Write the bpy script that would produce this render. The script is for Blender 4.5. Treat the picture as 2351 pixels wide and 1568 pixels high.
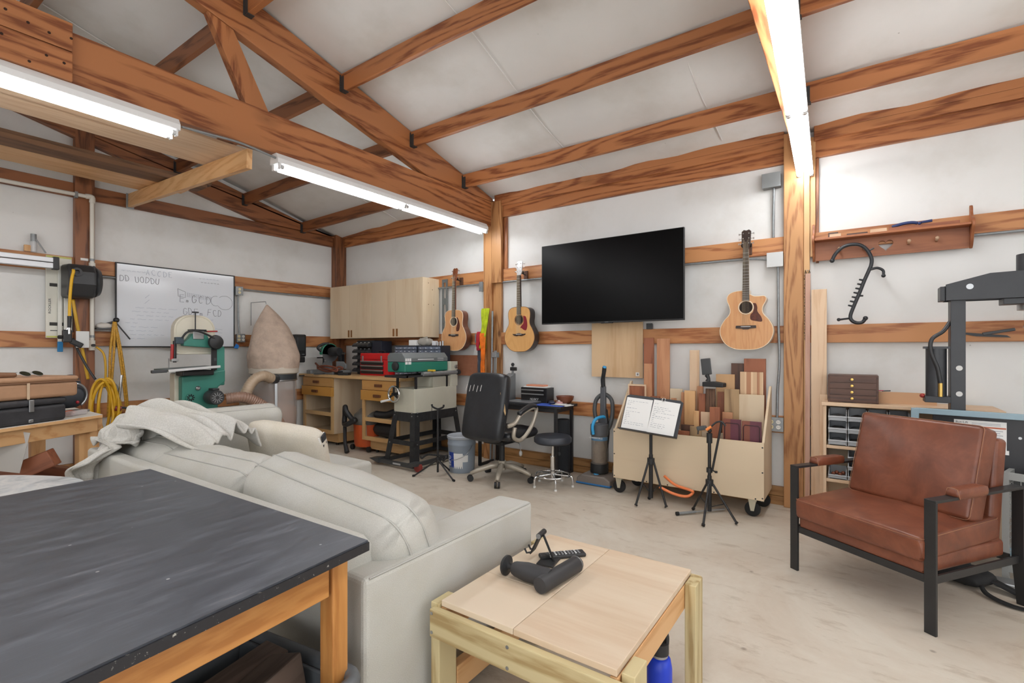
import bpy, bmesh, math, random
from mathutils import Vector, Matrix, Euler
for _o in list(bpy.data.objects): bpy.data.objects.remove(_o)
SC = bpy.context.scene
COL = SC.collection
PI = math.pi
R = math.radians
random.seed(7)

# ---------------------------------------------------------------- camera
cam_data = bpy.data.cameras.new('camera')
cam_data.sensor_width = 36.0
cam_data.lens = 36.0 * 1122.7 / 2351.0
cam_data.shift_y = 16.7 / 2351.0
cam_data.clip_start = 0.02
camera = bpy.data.objects.new('camera', cam_data)
COL.objects.link(camera)
camera.location = (0, 0, 1.30)
camera.rotation_euler = (R(90), 0, R(34.956))
SC.camera = camera

# ---------------------------------------------------------------- world, added area lights, exposure
world = bpy.data.worlds.new('world')
SC.world = world
world.use_nodes = True
world.node_tree.nodes['Background'].inputs[0].default_value = (0.93, 0.97, 1.0, 1)
world.node_tree.nodes['Background'].inputs[1].default_value = 0.9
SC.view_settings.view_transform = 'Standard'
SC.view_settings.look = 'None'
SC.view_settings.gamma = 1.0
SC.view_settings.use_curve_mapping = False
SC.view_settings.exposure = 0.3
TUBE_POWER = 26.0
def added_area_light(name, loc, rot, sx, sy, power):
    l = bpy.data.lights.new(name, 'AREA')
    l.shape = 'RECTANGLE'; l.size = sx; l.size_y = sy; l.energy = power; l.color = (0.98, 0.985, 1.0)
    o = bpy.data.objects.new(name, l); COL.objects.link(o)
    o.location = loc; o.rotation_euler = rot
    return o
# unseen area light added behind the camera to brighten the room softly
added_area_light('added_rear_light', (1.2, -3.75, 1.35), (R(90), 0, 0), 4.6, 2.6, 70)
# second unseen area light, added on the right as soft fill
added_area_light('side_door_daylight', (4.4, 0.6, 1.5), (R(90), 0, R(90)), 3.6, 2.4, 18)
SC.cycles.max_bounces = 7
SC.cycles.diffuse_bounces = 4
SC.cycles.glossy_bounces = 3
SC.cycles.transmission_bounces = 6
SC.cycles.transparent_max_bounces = 8
SC.cycles.caustics_reflective = False
SC.cycles.caustics_refractive = False
SC.cycles.sample_clamp_indirect = 4.0
SC.cycles.use_denoising = True

# ---------------------------------------------------------------- materials
def srgb(r, g, b):
    f = lambda c: (c/255/12.92) if c/255 <= .04045 else ((c/255+.055)/1.055)**2.4
    return (f(r), f(g), f(b), 1)
def new_mat(name):
    m = bpy.data.materials.new(name); m.use_nodes = True
    nt = m.node_tree
    return m, nt, nt.nodes['Principled BSDF']
def N(nt, t, **k):
    n = nt.nodes.new(t)
    for a, v in k.items(): setattr(n, a, v)
    return n
def ramp(nt, stops):
    n = nt.nodes.new('ShaderNodeValToRGB')
    e = n.color_ramp.elements
    while len(e) > 1: e.remove(e[-1])
    e[0].position, e[0].color = stops[0]
    for p, c in stops[1:]:
        x = e.new(p); x.color = c
    return n
MATS = {}
def plain(name, col, rough=.5, metal=0, spec=None, bump=0, bscale=200, vary=0, vscale=4, coat=0):
    if name in MATS: return MATS[name]
    m, nt, b = new_mat(name)
    b.inputs['Base Color'].default_value = col
    b.inputs['Roughness'].default_value = rough
    b.inputs['Metallic'].default_value = metal
    if spec is not None: b.inputs['Specular IOR Level'].default_value = spec
    if coat: b.inputs['Coat Weight'].default_value = coat
    tc = None
    if bump or vary: tc = N(nt, 'ShaderNodeTexCoord')
    if bump:
        n = N(nt, 'ShaderNodeTexNoise'); n.inputs['Scale'].default_value = bscale; n.inputs['Detail'].default_value = 3
        bp = N(nt, 'ShaderNodeBump'); bp.inputs['Strength'].default_value = bump; bp.inputs['Distance'].default_value = .004
        nt.links.new(tc.outputs['Object'], n.inputs['Vector'])
        nt.links.new(n.outputs['Fac'], bp.inputs['Height']); nt.links.new(bp.outputs['Normal'], b.inputs['Normal'])
    if vary:
        n = N(nt, 'ShaderNodeTexNoise'); n.inputs['Scale'].default_value = vscale; n.inputs['Detail'].default_value = 5; n.inputs['Roughness'].default_value = .65
        lo = tuple(c*(1-vary) for c in col[:3])+(1,); hi = tuple(min(1, c*(1+vary)) for c in col[:3])+(1,)
        rp = ramp(nt, [(.32, lo), (.68, hi)])
        nt.links.new(tc.outputs['Object'], n.inputs['Vector'])
        nt.links.new(n.outputs['Fac'], rp.inputs[0]); nt.links.new(rp.outputs[0], b.inputs['Base Color'])
    MATS[name] = m
    return m
def wood(name, light, dark, axis='X', grain=9.0, knots=0.0, rough=.5, contrast=1.0, knotcol=None, big=0.35):
    """grain lines run along `axis`; every object gets its own cut of the log"""
    key = name + '_' + axis
    if key in MATS: return MATS[key]
    m, nt, b = new_mat(key)
    L = nt.links.new
    tc = N(nt, 'ShaderNodeTexCoord'); oi = N(nt, 'ShaderNodeObjectInfo')
    mp = N(nt, 'ShaderNodeMapping')
    sc = {'X': (.10, 1, 1), 'Y': (1, .10, 1), 'Z': (1, 1, .10)}[axis]
    mp.inputs['Scale'].default_value = sc
    mul = N(nt, 'ShaderNodeMath', operation='MULTIPLY'); mul.inputs[1].default_value = 37.0
    L(oi.outputs['Random'], mul.inputs[0])
    cx = N(nt, 'ShaderNodeCombineXYZ'); 
    for i in range(3): L(mul.outputs[0], cx.inputs[i])
    L(cx.outputs[0], mp.inputs['Location']); L(tc.outputs['Object'], mp.inputs['Vector'])
    n1 = N(nt, 'ShaderNodeTexNoise'); n1.inputs['Scale'].default_value = grain*.45; n1.inputs['Detail'].default_value = 2
    L(mp.outputs[0], n1.inputs['Vector'])
    # rings: sine of a smooth field
    rm = N(nt, 'ShaderNodeMath', operation='MULTIPLY'); rm.inputs[1].default_value = grain*8
    L(n1.outputs['Fac'], rm.inputs[0])
    sn = N(nt, 'ShaderNodeMath', operation='SINE'); L(rm.outputs[0], sn.inputs[0])
    ad = N(nt, 'ShaderNodeMath', operation='MULTIPLY_ADD'); ad.inputs[1].default_value = .5; ad.inputs[2].default_value = .5
    L(sn.outputs[0], ad.inputs[0])
    n2 = N(nt, 'ShaderNodeTexNoise'); n2.inputs['Scale'].default_value = grain*9; n2.inputs['Detail'].default_value = 4
    L(mp.outputs[0], n2.inputs['Vector'])
    mx = N(nt, 'ShaderNodeMath', operation='MULTIPLY'); L(ad.outputs[0], mx.inputs[0]); L(n2.outputs['Fac'], mx.inputs[1])
    mid = tuple(light[i]*(1-.45*contrast)+dark[i]*.45*contrast for i in range(3))+(1,)
    dk = tuple(light[i]*(1-contrast)+dark[i]*contrast for i in range(3))+(1,)
    rp = ramp(nt, [(.0, light), (.2, light), (.38, mid), (.54, dk)])
    L(mx.outputs[0], rp.inputs[0])
    out = rp.outputs[0]
    # broad tone drift along the board
    n3 = N(nt, 'ShaderNodeTexNoise'); n3.inputs['Scale'].default_value = 2.2
    L(mp.outputs[0], n3.inputs['Vector'])
    r3 = ramp(nt, [(.3, (1-big, 1-big, 1-big, 1)), (.7, (1, 1, 1, 1))]); L(n3.outputs['Fac'], r3.inputs[0])
    mm = N(nt, 'ShaderNodeMix', data_type='RGBA', blend_type='MULTIPLY'); mm.inputs[0].default_value = 1
    L(out, mm.inputs[6]); L(r3.outputs[0], mm.inputs[7]); out = mm.outputs[2]
    if knots:
        mk = N(nt, 'ShaderNodeMapping')
        ks = {'X': (.55, 1, 1), 'Y': (1, .55, 1), 'Z': (1, 1, .55)}[axis]
        mk.inputs['Scale'].default_value = ks
        L(cx.outputs[0], mk.inputs['Location']); L(tc.outputs['Object'], mk.inputs['Vector'])
        v = N(nt, 'ShaderNodeTexVoronoi'); v.inputs['Scale'].default_value = knots
        L(mk.outputs[0], v.inputs['Vector'])
        kc = knotcol or tuple(c*.16 for c in dark[:3])+(1,)
        rk = ramp(nt, [(.0, (1, 1, 1, 1)), (.055, (.9, .9, .9, 1)), (.085, (.25, .25, .25, 1)), (.16, (0, 0, 0, 1))]); L(v.outputs['Distance'], rk.inputs[0])
        mk2 = N(nt, 'ShaderNodeMix', data_type='RGBA'); L(rk.outputs[0], mk2.inputs[0]); L(out, mk2.inputs[6]); mk2.inputs[7].default_value = kc
        out = mk2.outputs[2]
    L(out, b.inputs['Base Color'])
    b.inputs['Roughness'].default_value = rough
    bp = N(nt, 'ShaderNodeBump'); bp.inputs['Strength'].default_value = .12; bp.inputs['Distance'].default_value = .002
    L(n2.outputs['Fac'], bp.inputs['Height']); L(bp.outputs['Normal'], b.inputs['Normal'])
    MATS[key] = m
    return m
def emit(name, col, s):
    if name in MATS: return MATS[name]
    m, nt, b = new_mat(name)
    b.inputs['Base Color'].default_value = col
    b.inputs['Emission Color'].default_value = col; b.inputs['Emission Strength'].default_value = s
    MATS[name] = m; return m
def clear(name, col, rough=.08, alpha=.35):
    """thin clear plastic"""
    if name in MATS: return MATS[name]
    m, nt, b = new_mat(name)
    b.inputs['Base Color'].default_value = col; b.inputs['Roughness'].default_value = rough
    b.inputs['Alpha'].default_value = alpha
    MATS[name] = m; return m

FIR = lambda a='X': wood('fir', srgb(186, 122, 76), srgb(124, 66, 34), a, 8, 2.1, .42, .9, srgb(52, 28, 18), .22)
FIRD = lambda a='X': wood('fir_gable', srgb(158, 100, 62), srgb(100, 56, 32), a, 8, 1.6, .45, .85, srgb(44, 22, 12))
POST = lambda a='Z': wood('fir_post', srgb(198, 146, 96), srgb(146, 92, 50), a, 9, 2.6, .5, .85, srgb(92, 58, 34), .2)
GIRT = lambda a='X': wood('fir_girt', srgb(200, 140, 90), srgb(150, 86, 46), a, 8, 1.5, .5, .85, srgb(70, 38, 22), .22)
SKIRT = lambda a='X': wood('treated_skirt', srgb(186, 138, 86), srgb(134, 88, 44), a, 8, 1.5, .6, .7)
PINE = lambda a='X': wood('pine', srgb(224, 178, 126), srgb(196, 138, 82), a, 8, 1.8, .5, .6, srgb(120, 66, 34), .15)
PALE = lambda a='X': wood('pale_pine', srgb(226, 196, 164), srgb(204, 164, 126), a, 9, 2.0, .55, .55, srgb(150, 100, 66), .12)
PLY = lambda a='X': wood('birch_plywood', srgb(222, 202, 172), srgb(204, 176, 140), a, 4, 0, .5, .5, None, .08)
PLYT = lambda a='X': wood('sheathing_plywood', srgb(224, 206, 182), srgb(206, 178, 148), a, 3, 0, .5, .6, None, .1)
MAPLE = lambda a='X': wood('maple', srgb(214, 176, 124), srgb(194, 148, 94), a, 5, 0, .42, .5, None, .1)
AMBER = lambda a='X': wood('amber_table_wood', srgb(200, 142, 80), srgb(164, 104, 50), a, 7, .9, .38, .75, srgb(70, 40, 20), .12)
TREAT = lambda a='X': wood('treated_pine', srgb(206, 190, 146), srgb(164, 138, 90), a, 7, 1.4, .6, .9, srgb(110, 66, 28), .12)
RED = lambda a='Z': wood('redwood', srgb(158, 96, 66), srgb(112, 62, 40), a, 9, 0, .5, .6, None, .2)
CHERRY = lambda a='Z': wood('cherry', srgb(196, 142, 104), srgb(166, 108, 74), a, 8, 0, .5, .5, None, .15)
WAL = lambda a='Z': wood('walnut', srgb(92, 62, 48), srgb(58, 38, 30), a, 9, 0, .45, .7, None, .2)
GREYW = lambda a='Y': wood('weathered_plank', srgb(128, 92, 64), srgb(84, 58, 40), a, 8, 1, .7, .6)
SPR = lambda a='Z': wood('spruce_top', srgb(222, 170, 106), srgb(206, 148, 84), a, 14, 0, .28, .4, None, .06)
CEDAR = lambda a='Z': wood('cedar_top', srgb(214, 160, 110), srgb(192, 128, 78), a, 14, 0, .28, .45, None, .1)
BLK = plain('black_metal', srgb(32, 32, 34), .42)
BLKP = plain('black_plastic', srgb(34, 35, 37), .5)
RUB = plain('black_rubber', srgb(26, 26, 27), .8)
DGREY = plain('dark_grey_plastic', srgb(66, 68, 70), .5)
STEEL = plain('steel', srgb(176, 178, 180), .35, .9)
GALV = plain('galvanised', srgb(150, 154, 156), .5, .6, vary=.12, vscale=30)
CHROME = plain('chrome', srgb(226, 228, 230), .12, 1)
WHITEP = plain('white_enamel', srgb(236, 237, 238), .4)
CREAM = plain('cream_enamel', srgb(196, 194, 178), .45, vary=.05)
PAPER = plain('paper', srgb(238, 238, 236), .8)
BRASS = plain('brass', srgb(204, 170, 96), .3, .9)
PVC = plain('pvc', srgb(226, 222, 212), .45)
INK = plain('ink', srgb(60, 62, 66), .8)
TUBE = emit('lamp_tube', (.97, .985, 1, 1), TUBE_POWER)
LED = plain('lamp_cap', srgb(214, 216, 218), .4, .4)

# ---------------------------------------------------------------- mesh builder
class MB:
    def __init__(s): s.bm = bmesh.new(); s.M = Matrix.Identity(4)
    def _add(s, vs, fs):
        v = [s.bm.verts.new(s.M @ Vector(p)) for p in vs]
        for f in fs:
            try: s.bm.faces.new([v[i] for i in f])
            except ValueError: pass
        return v
    def box(s, x0, x1, y0, y1, z0, z1, M=None):
        vs = [(x, y, z) for x in (x0, x1) for y in (y0, y1) for z in (z0, z1)]
        if M is not None: vs = [M @ Vector(p) for p in vs]
        s._add(vs, [(0, 1, 3, 2), (4, 6, 7, 5), (0, 4, 5, 1), (2, 3, 7, 6), (0, 2, 6, 4), (1, 5, 7, 3)])
        return s
    def cbox(s, c, size, rot=None):
        M = Matrix.Translation(c) @ (Euler(rot).to_matrix().to_4x4() if rot else Matrix.Identity(4))
        a, b, d = [q/2 for q in size]
        return s.box(-a, a, -b, b, -d, d, M)
    def bar(s, p0, p1, w, h, up=(0, 0, 1)):
        """rectangular bar between two points: w sideways, h along up"""
        p0, p1 = Vector(p0), Vector(p1); d = (p1-p0); L = d.length; d.normalize()
        u = Vector(up); sd = d.cross(u)
        if sd.length < 1e-5: sd = d.cross(Vector((1, 0, 0)))
        sd.normalize(); u = sd.cross(d).normalized()
        vs = []
        for p in (p0, p1):
            for a in (-w/2, w/2):
                for b in (-h/2, h/2): vs.append(p+sd*a+u*b)
        s._add(vs, [(0, 1, 3, 2), (4, 6, 7, 5), (0, 4, 5, 1), (2, 3, 7, 6), (0, 2, 6, 4), (1, 5, 7, 3)])
        return s
    def quad(s, *p): s._add(p, [tuple(range(len(p)))]); return s
    def ring_tube(s, pts, rads, seg=10, caps=True, closed=False):
        pts = [Vector(p) for p in pts]; n = len(pts)
        if not hasattr(rads, '__len__'): rads = [rads]*n
        prev = None; rings = []
        for i, p in enumerate(pts):
            if closed: t = pts[(i+1) % n]-pts[i-1]
            else: t = (pts[min(i+1, n-1)]-pts[max(i-1, 0)])
            if t.length < 1e-9: t = Vector((0, 0, 1))
            t.normalize()
            if prev is None:
                a = Vector((0, 0, 1)) if abs(t.z) < .9 else Vector((1, 0, 0))
                u = t.cross(a).normalized()
            else:
                u = (prev - t*prev.dot(t))
                if u.length < 1e-6: u = t.orthogonal()
                u.normalize()
            prev = u; w = t.cross(u)
            rings.append([s.bm.verts.new(s.M @ (p+(u*math.cos(2*PI*k/seg)+w*math.sin(2*PI*k/seg))*rads[i])) for k in range(seg)])
        m = n if closed else n-1
        for i in range(m):
            A, B = rings[i], rings[(i+1) % n]
            for k in range(seg):
                s.bm.faces.new((A[k], A[(k+1) % seg], B[(k+1) % seg], B[k]))
        if caps and not closed:
            s.bm.faces.new(list(reversed(rings[0]))); s.bm.faces.new(rings[-1])
        return s
    def cyl(s, p0, p1, r, r2=None, seg=16): return s.ring_tube([p0, p1], [r, r if r2 is None else r2], seg)
    def lathe(s, prof, o=(0, 0, 0), seg=24, axis='Z', caps=True):
        """prof: (radius, height) list"""
        rings = []
        for r, h in prof:
            rg = []
            for k in range(seg):
                a = 2*PI*k/seg; x, y, z = r*math.cos(a), r*math.sin(a), h
                if axis == 'X': x, y, z = z, x, y
                if axis == 'Y': x, y, z = y, z, x
                rg.append(s.bm.verts.new(s.M @ Vector((o[0]+x, o[1]+y, o[2]+z))))
            rings.append(rg)
        for A, B in zip(rings, rings[1:]):
            for k in range(seg): s.bm.faces.new((A[k], A[(k+1) % seg], B[(k+1) % seg], B[k]))
        if caps:
            s.bm.faces.new(list(reversed(rings[0]))); s.bm.faces.new(rings[-1])
        return s
    def prism(s, poly, a0, a1, axis='Y'):
        """2-D outline extruded: axis Y -> poly is (x,z); X -> (y,z); Z -> (x,y)"""
        def P(p, a):
            if axis == 'Y': return (p[0], a, p[1])
            if axis == 'X': return (a, p[0], p[1])
            return (p[0], p[1], a)
        n = len(poly)
        v = [P(p, a0) for p in poly]+[P(p, a1) for p in poly]
        fs = [tuple(range(n)), tuple(range(2*n-1, n-1, -1))]+[(i, i+n, (i+1) % n+n, (i+1) % n) for i in range(n)]
        s._add(v, fs); return s
    def ball(s, c, r, seg=14, rg=9, sc=(1, 1, 1)):
        prof = [(max(1e-4, math.sin(PI*i/rg))*r, -math.cos(PI*i/rg)*r) for i in range(rg+1)]
        rings = []
        for rr, h in prof:
            rings.append([s.bm.verts.new(s.M @ Vector((c[0]+rr*math.cos(2*PI*k/seg)*sc[0], c[1]+rr*math.sin(2*PI*k/seg)*sc[1], c[2]+h*sc[2]))) for k in range(seg)])
        for A, B in zip(rings, rings[1:]):
            for k in range(seg): s.bm.faces.new((A[k], A[(k+1) % seg], B[(k+1) % seg], B[k]))
        return s
    def cushion(s, sx, sy, sz, n=14, e=4.0, puff=.35, M=None, wob=0, seed=0):
        """stuffed cushion: rounded rectangle sx*sy, thickness sz fattest in the middle, pinched rim"""
        M = M or Matrix.Identity(4)
        rnd = random.Random(seed); ph = [rnd.uniform(0, 6.28) for _ in range(6)]
        def pt(u, v, side):
            # u,v in -1..1
            pu = math.copysign(abs(u), u); pv = v
            k = (1-abs(u)**e)*(1-abs(v)**e)
            pin = 1-.05*(1-k)
            h = sz/2*((1-puff)*min(1, (k*6))**.5+puff*k)
            w = wob*(math.sin(5*u+ph[0])*math.sin(4*v+ph[1])+.5*math.sin(11*u+7*v+ph[2]))*k
            corner = 1-.06*(abs(u)*abs(v))**6
            return M @ Vector((pu*sx/2*corner*(1-.03*(abs(v)**2)), pv*sy/2*corner*(1-.03*abs(u)**2), side*h+w))
        def grid(side):
            g = []
            for i in range(n+1):
                a = math.sin((i/n-.5)*PI)
                g.append([s.bm.verts.new(s.M @ pt(a, math.sin((j/n-.5)*PI), side)) for j in range(n+1)])
            return g
        A, B = grid(1), grid(-1)
        for i in range(n):
            for j in range(n):
                s.bm.faces.new((A[i][j], A[i+1][j], A[i+1][j+1], A[i][j+1]))
                s.bm.faces.new((B[i][j], B[i][j+1], B[i+1][j+1], B[i+1][j]))
        bmesh.ops.remove_doubles(s.bm, verts=s.bm.verts, dist=1e-5)
        return s
    def boxcushion(s, sx, sy, sz, crown=.02, r=.02, n=8, M=None, wob=0, seed=0, top_in=0):
        """boxed upholstery cushion: flat walls, rolled edges, crowned faces"""
        M = M or Matrix.Identity(4); rnd = random.Random(seed); ph = [rnd.uniform(0, 6.28) for _ in range(4)]
        def axis(L):
            h = L/2; e = [h, h-.12*r, h-.4*r, h-.75*r, h-r]; k = h-r
            return [-v for v in e]+[-k+2*k*i/n for i in range(1, n)]+e[::-1]
        X, Y = axis(sx), axis(sy); nx, ny = len(X), len(Y)
        def pt(x, y, sd):
            du, dv = sx/2-abs(x), sy/2-abs(y)
            if du < r and dv < r:
                a, b_ = r-du, r-dv; m = math.hypot(a, b_)
                if m > r: a, b_ = a*r/m, b_*r/m; m = r
                x, y = math.copysign(sx/2-r+a, x), math.copysign(sy/2-r+b_, y); dd = r-m
            else: dd = min(du, dv, r)
            u, v = 2*x/sx, 2*y/sy
            h = sz/2-r+math.sqrt(max(0, r*r-(r-dd)**2))+crown*(1-u*u)*(1-v*v)
            if wob: h += wob*(math.sin(4.2*u+ph[0])*math.sin(3.7*v+ph[1])+.6*math.sin(9*u+5*v+ph[2]))*(1-u**4)*(1-v**4)
            return M @ Vector((x*(1-top_in*(sd*h/sz+.5)), y, sd*h))
        T = [[s.bm.verts.new(s.M @ pt(x, y, 1)) for y in Y] for x in X]; B = [[s.bm.verts.new(s.M @ pt(x, y, -1)) for y in Y] for x in X]
        for i in range(nx-1):
            for j in range(ny-1):
                s.bm.faces.new((T[i][j], T[i+1][j], T[i+1][j+1], T[i][j+1])); s.bm.faces.new((B[i][j], B[i][j+1], B[i+1][j+1], B[i+1][j]))
        lp = [(i, 0) for i in range(nx)]+[(nx-1, j) for j in range(1, ny)]+[(i, ny-1) for i in range(nx-2, -1, -1)]+[(0, j) for j in range(ny-2, 0, -1)]
        for a, b_ in zip(lp, lp[1:]+lp[:1]): s.bm.faces.new((T[a[0]][a[1]], B[a[0]][a[1]], B[b_[0]][b_[1]], T[b_[0]][b_[1]]))
        s.rims = [[T[i][j].co.copy() for i, j in lp], [B[i][j].co.copy() for i, j in lp]]
        bmesh.ops.remove_doubles(s.bm, verts=s.bm.verts, dist=1e-5)
        return s
    def build(s, name, mat, parent=None, smooth=False, bevel=0, segs=2, loc=None, sub=0, solid=0):
        bmesh.ops.recalc_face_normals(s.bm, faces=s.bm.faces)
        me = bpy.data.meshes.new(name); s.bm.to_mesh(me); s.bm.free()
        me.materials.append(mat)
        o = bpy.data.objects.new(name, me); COL.objects.link(o)
        if parent is not None: o.parent = parent
        if loc is not None: o.location = loc
        if smooth:
            me.polygons.foreach_set('use_smooth', [True]*len(me.polygons))
            if smooth != 'all': me.set_sharp_from_angle(angle=.75)
        if solid:
            md = o.modifiers.new('solid', 'SOLIDIFY'); md.thickness = solid; md.offset = 0
        if bevel:
            md = o.modifiers.new('bevel', 'BEVEL'); md.width = bevel; md.segments = segs; md.limit_method = 'ANGLE'; md.angle_limit = R(40)
            md.harden_normals = False
        if sub:
            md = o.modifiers.new('sub', 'SUBSURF'); md.levels = sub; md.render_levels = sub
        return o
def thing(name, label, cat, loc=(0, 0, 0), rz=0, group=None, rot=None):
    o = bpy.data.objects.new(name, None); COL.objects.link(o)
    o.empty_display_size = .05
    o.location = loc; o.rotation_euler = rot if rot else (0, 0, rz)
    o['label'] = label; o['category'] = cat
    if group: o['group'] = group
    return o
def tag(o, label, cat, group=None, kind=None):
    if label: o['label'] = label
    if cat: o['category'] = cat
    if group: o['group'] = group
    if kind: o['kind'] = kind
    return o
def struct(o, label=None):
    o['kind'] = 'structure'
    if label: o['label'] = label
    return o
def dup(root, loc=None, rz=None, label=None, group=None):
    r = root.copy(); COL.objects.link(r)
    if loc is not None: r.location = loc
    if rz is not None: r.rotation_euler = (0, 0, rz)
    if label: r['label'] = label
    if group: r['group'] = group
    for ch in list(root.children):
        c = ch.copy(); COL.objects.link(c); c.parent = r
        for g in list(ch.children):
            d = g.copy(); COL.objects.link(d); d.parent = c
    return r
def text(name, body, size, mat, parent=None, loc=(0, 0, 0), rot=(R(90), 0, 0), ext=.0006, align='LEFT', shear=0, sx=1.0):
    cu = bpy.data.curves.new(name, 'FONT'); cu.body = body; cu.size = size; cu.extrude = ext
    cu.align_x = align; cu.shear = shear; cu.materials.append(mat)
    o = bpy.data.objects.new(name, cu); COL.objects.link(o)
    bpy.context.view_layer.update()
    me = bpy.data.meshes.new_from_object(o); bpy.data.objects.remove(o)
    o = bpy.data.objects.new(name, me); COL.objects.link(o)
    if parent is not None: o.parent = parent
    o.location = loc; o.rotation_euler = rot; o.scale = (sx, 1, 1)
    return o
def bez(pts, n=8):
    """smooth path through points (Catmull-Rom)"""
    P = [Vector(p) for p in pts]; out = []
    for i in range(len(P)-1):
        a = P[max(i-1, 0)]; b = P[i]; c = P[i+1]; d = P[min(i+2, len(P)-1)]
        for k in range(n):
            t = k/n
            out.append(.5*((2*b)+(c-a)*t+(2*a-5*b+4*c-d)*t*t+(3*b-a-3*c+d)*t**3))
    out.append(P[-1]); return out
# ---------------------------------------------------------------- the shell
YG, YW = 4.61, 4.65          # inner face of the girts / of the insulated wall behind them
XG, XW = -6.40, -6.44
YF, XR = -3.9, 4.6
YR = .36                     # ridge line
roofz = lambda y: 3.085+.25*(4.62-y) if y >= YR else 3.085+.25*(4.62-YR)-.25*(YR-y)
def wall_white():
    m, nt, b = new_mat('wall_insulation'); L = nt.links.new
    tc = N(nt, 'ShaderNodeTexCoord')
    n = N(nt, 'ShaderNodeTexNoise'); n.inputs['Scale'].default_value = 1.3; n.inputs['Detail'].default_value = 6; n.inputs['Roughness'].default_value = .6
    L(tc.outputs['Object'], n.inputs['Vector'])
    rp = ramp(nt, [(.30, srgb(216, 214, 209)), (.5, srgb(229, 229, 227)), (.75, srgb(234, 234, 233))]); L(n.outputs['Fac'], rp.inputs[0])
    v = N(nt, 'ShaderNodeTexVoronoi'); v.inputs['Scale'].default_value = 5.5; L(tc.outputs['Object'], v.inputs['Vector'])
    rk = ramp(nt, [(.0, (1, 1, 1, 1)), (.022, (.8, .8, .8, 1)), (.032, (0, 0, 0, 1))]); L(v.outputs['Distance'], rk.inputs[0])
    n2 = N(nt, 'ShaderNodeTexNoise'); n2.inputs['Scale'].default_value = 2.5; L(tc.outputs['Object'], n2.inputs['Vector'])
    r2 = ramp(nt, [(.55, (0, 0, 0, 1)), (.62, (.55, .55, .55, 1))]); L(n2.outputs['Fac'], r2.inputs[0])
    mu = N(nt, 'ShaderNodeMath', operation='MULTIPLY'); L(rk.outputs[0], mu.inputs[0]); L(r2.outputs[0], mu.inputs[1])
    mx = N(nt, 'ShaderNodeMix', data_type='RGBA'); L(mu.outputs[0], mx.inputs[0]); L(rp.outputs[0], mx.inputs[6]); mx.inputs[7].default_value = srgb(120, 112, 102)
    L(mx.outputs[2], b.inputs['Base Color']); b.inputs['Roughness'].default_value = .62
    w = N(nt, 'ShaderNodeTexNoise'); w.inputs['Scale'].default_value = 3; w.inputs['Detail'].default_value = 4; L(tc.outputs['Object'], w.inputs['Vector'])
    bp = N(nt, 'ShaderNodeBump'); bp.inputs['Strength'].default_value = .25; bp.inputs['Distance'].default_value = .03
    L(w.outputs['Fac'], bp.inputs['Height']); L(bp.outputs['Normal'], b.inputs['Normal'])
    return m
def concrete():
    m, nt, b = new_mat('concrete'); L = nt.links.new
    tc = N(nt, 'ShaderNodeTexCoord')
    n = N(nt, 'ShaderNodeTexNoise'); n.inputs['Scale'].default_value = 1.1; n.inputs['Detail'].default_value = 8; n.inputs['Roughness'].default_value = .68; n.inputs['Distortion'].default_value = .5
    L(tc.outputs['Object'], n.inputs['Vector'])
    rp = ramp(nt, [(.28, srgb(176, 158, 138)), (.42, srgb(202, 190, 174)), (.6, srgb(214, 206, 192)), (.78, srgb(222, 216, 206))]); L(n.outputs['Fac'], rp.inputs[0])
    mp = N(nt, 'ShaderNodeMapping'); mp.inputs['Scale'].default_value = (.55, 1.6, 1); mp.inputs['Rotation'].default_value = (0, 0, R(30)); L(tc.outputs['Object'], mp.inputs['Vector'])
    s = N(nt, 'ShaderNodeTexNoise'); s.inputs['Scale'].default_value = 7; s.inputs['Detail'].default_value = 9; s.inputs['Roughness'].default_value = .72; L(mp.outputs[0], s.inputs['Vector'])
    rs = ramp(nt, [(.0, (.5, .45, .4, 1)), (.36, (.78, .74, .7, 1)), (.46, (1, 1, 1, 1))]); L(s.outputs['Fac'], rs.inputs[0])
    m1 = N(nt, 'ShaderNodeMix', data_type='RGBA', blend_type='MULTIPLY'); m1.inputs[0].default_value = .8; L(rp.outputs[0], m1.inputs[6]); L(rs.outputs[0], m1.inputs[7])
    # dark oil spots and crumbs
    v = N(nt, 'ShaderNodeTexVoronoi'); v.inputs['Scale'].default_value = 4; L(tc.outputs['Object'], v.inputs['Vector'])
    rv = ramp(nt, [(.0, (.7, .7, .7, 1)), (.03, (.5, .5, .5, 1)), (.06, (0, 0, 0, 1))]); L(v.outputs['Distance'], rv.inputs[0])
    m2 = N(nt, 'ShaderNodeMix', data_type='RGBA'); L(rv.outputs[0], m2.inputs[0]); L(m1.outputs[2], m2.inputs[6]); m2.inputs[7].default_value = srgb(108, 92, 76)
    L(m2.outputs[2], b.inputs['Base Color']); b.inputs['Roughness'].default_value = .55
    bp = N(nt, 'ShaderNodeBump'); bp.inputs['Strength'].default_value = .12; bp.inputs['Distance'].default_value = .006
    L(s.outputs['Fac'], bp.inputs['Height']); L(bp.outputs['Normal'], b.inputs['Normal'])
    return m
WALLM, CONC = wall_white(), concrete()
struct(MB().box(XW, XR, YF, YW, -.1, 0).build('floor', CONC))
b = MB(); b.prism([(XW, 0), (XR, 0), (XR, 3.06), (XW, 3.06)], YW, YW+.08, 'Y'); struct(b.build('wall_back', WALLM))
b = MB(); b.prism([(YF, 0), (YW, 0), (YW, 3.06), (YR, 4.12), (YF, 3.0)], XW-.08, XW, 'X'); struct(b.build('wall_left', WALLM))
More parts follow.
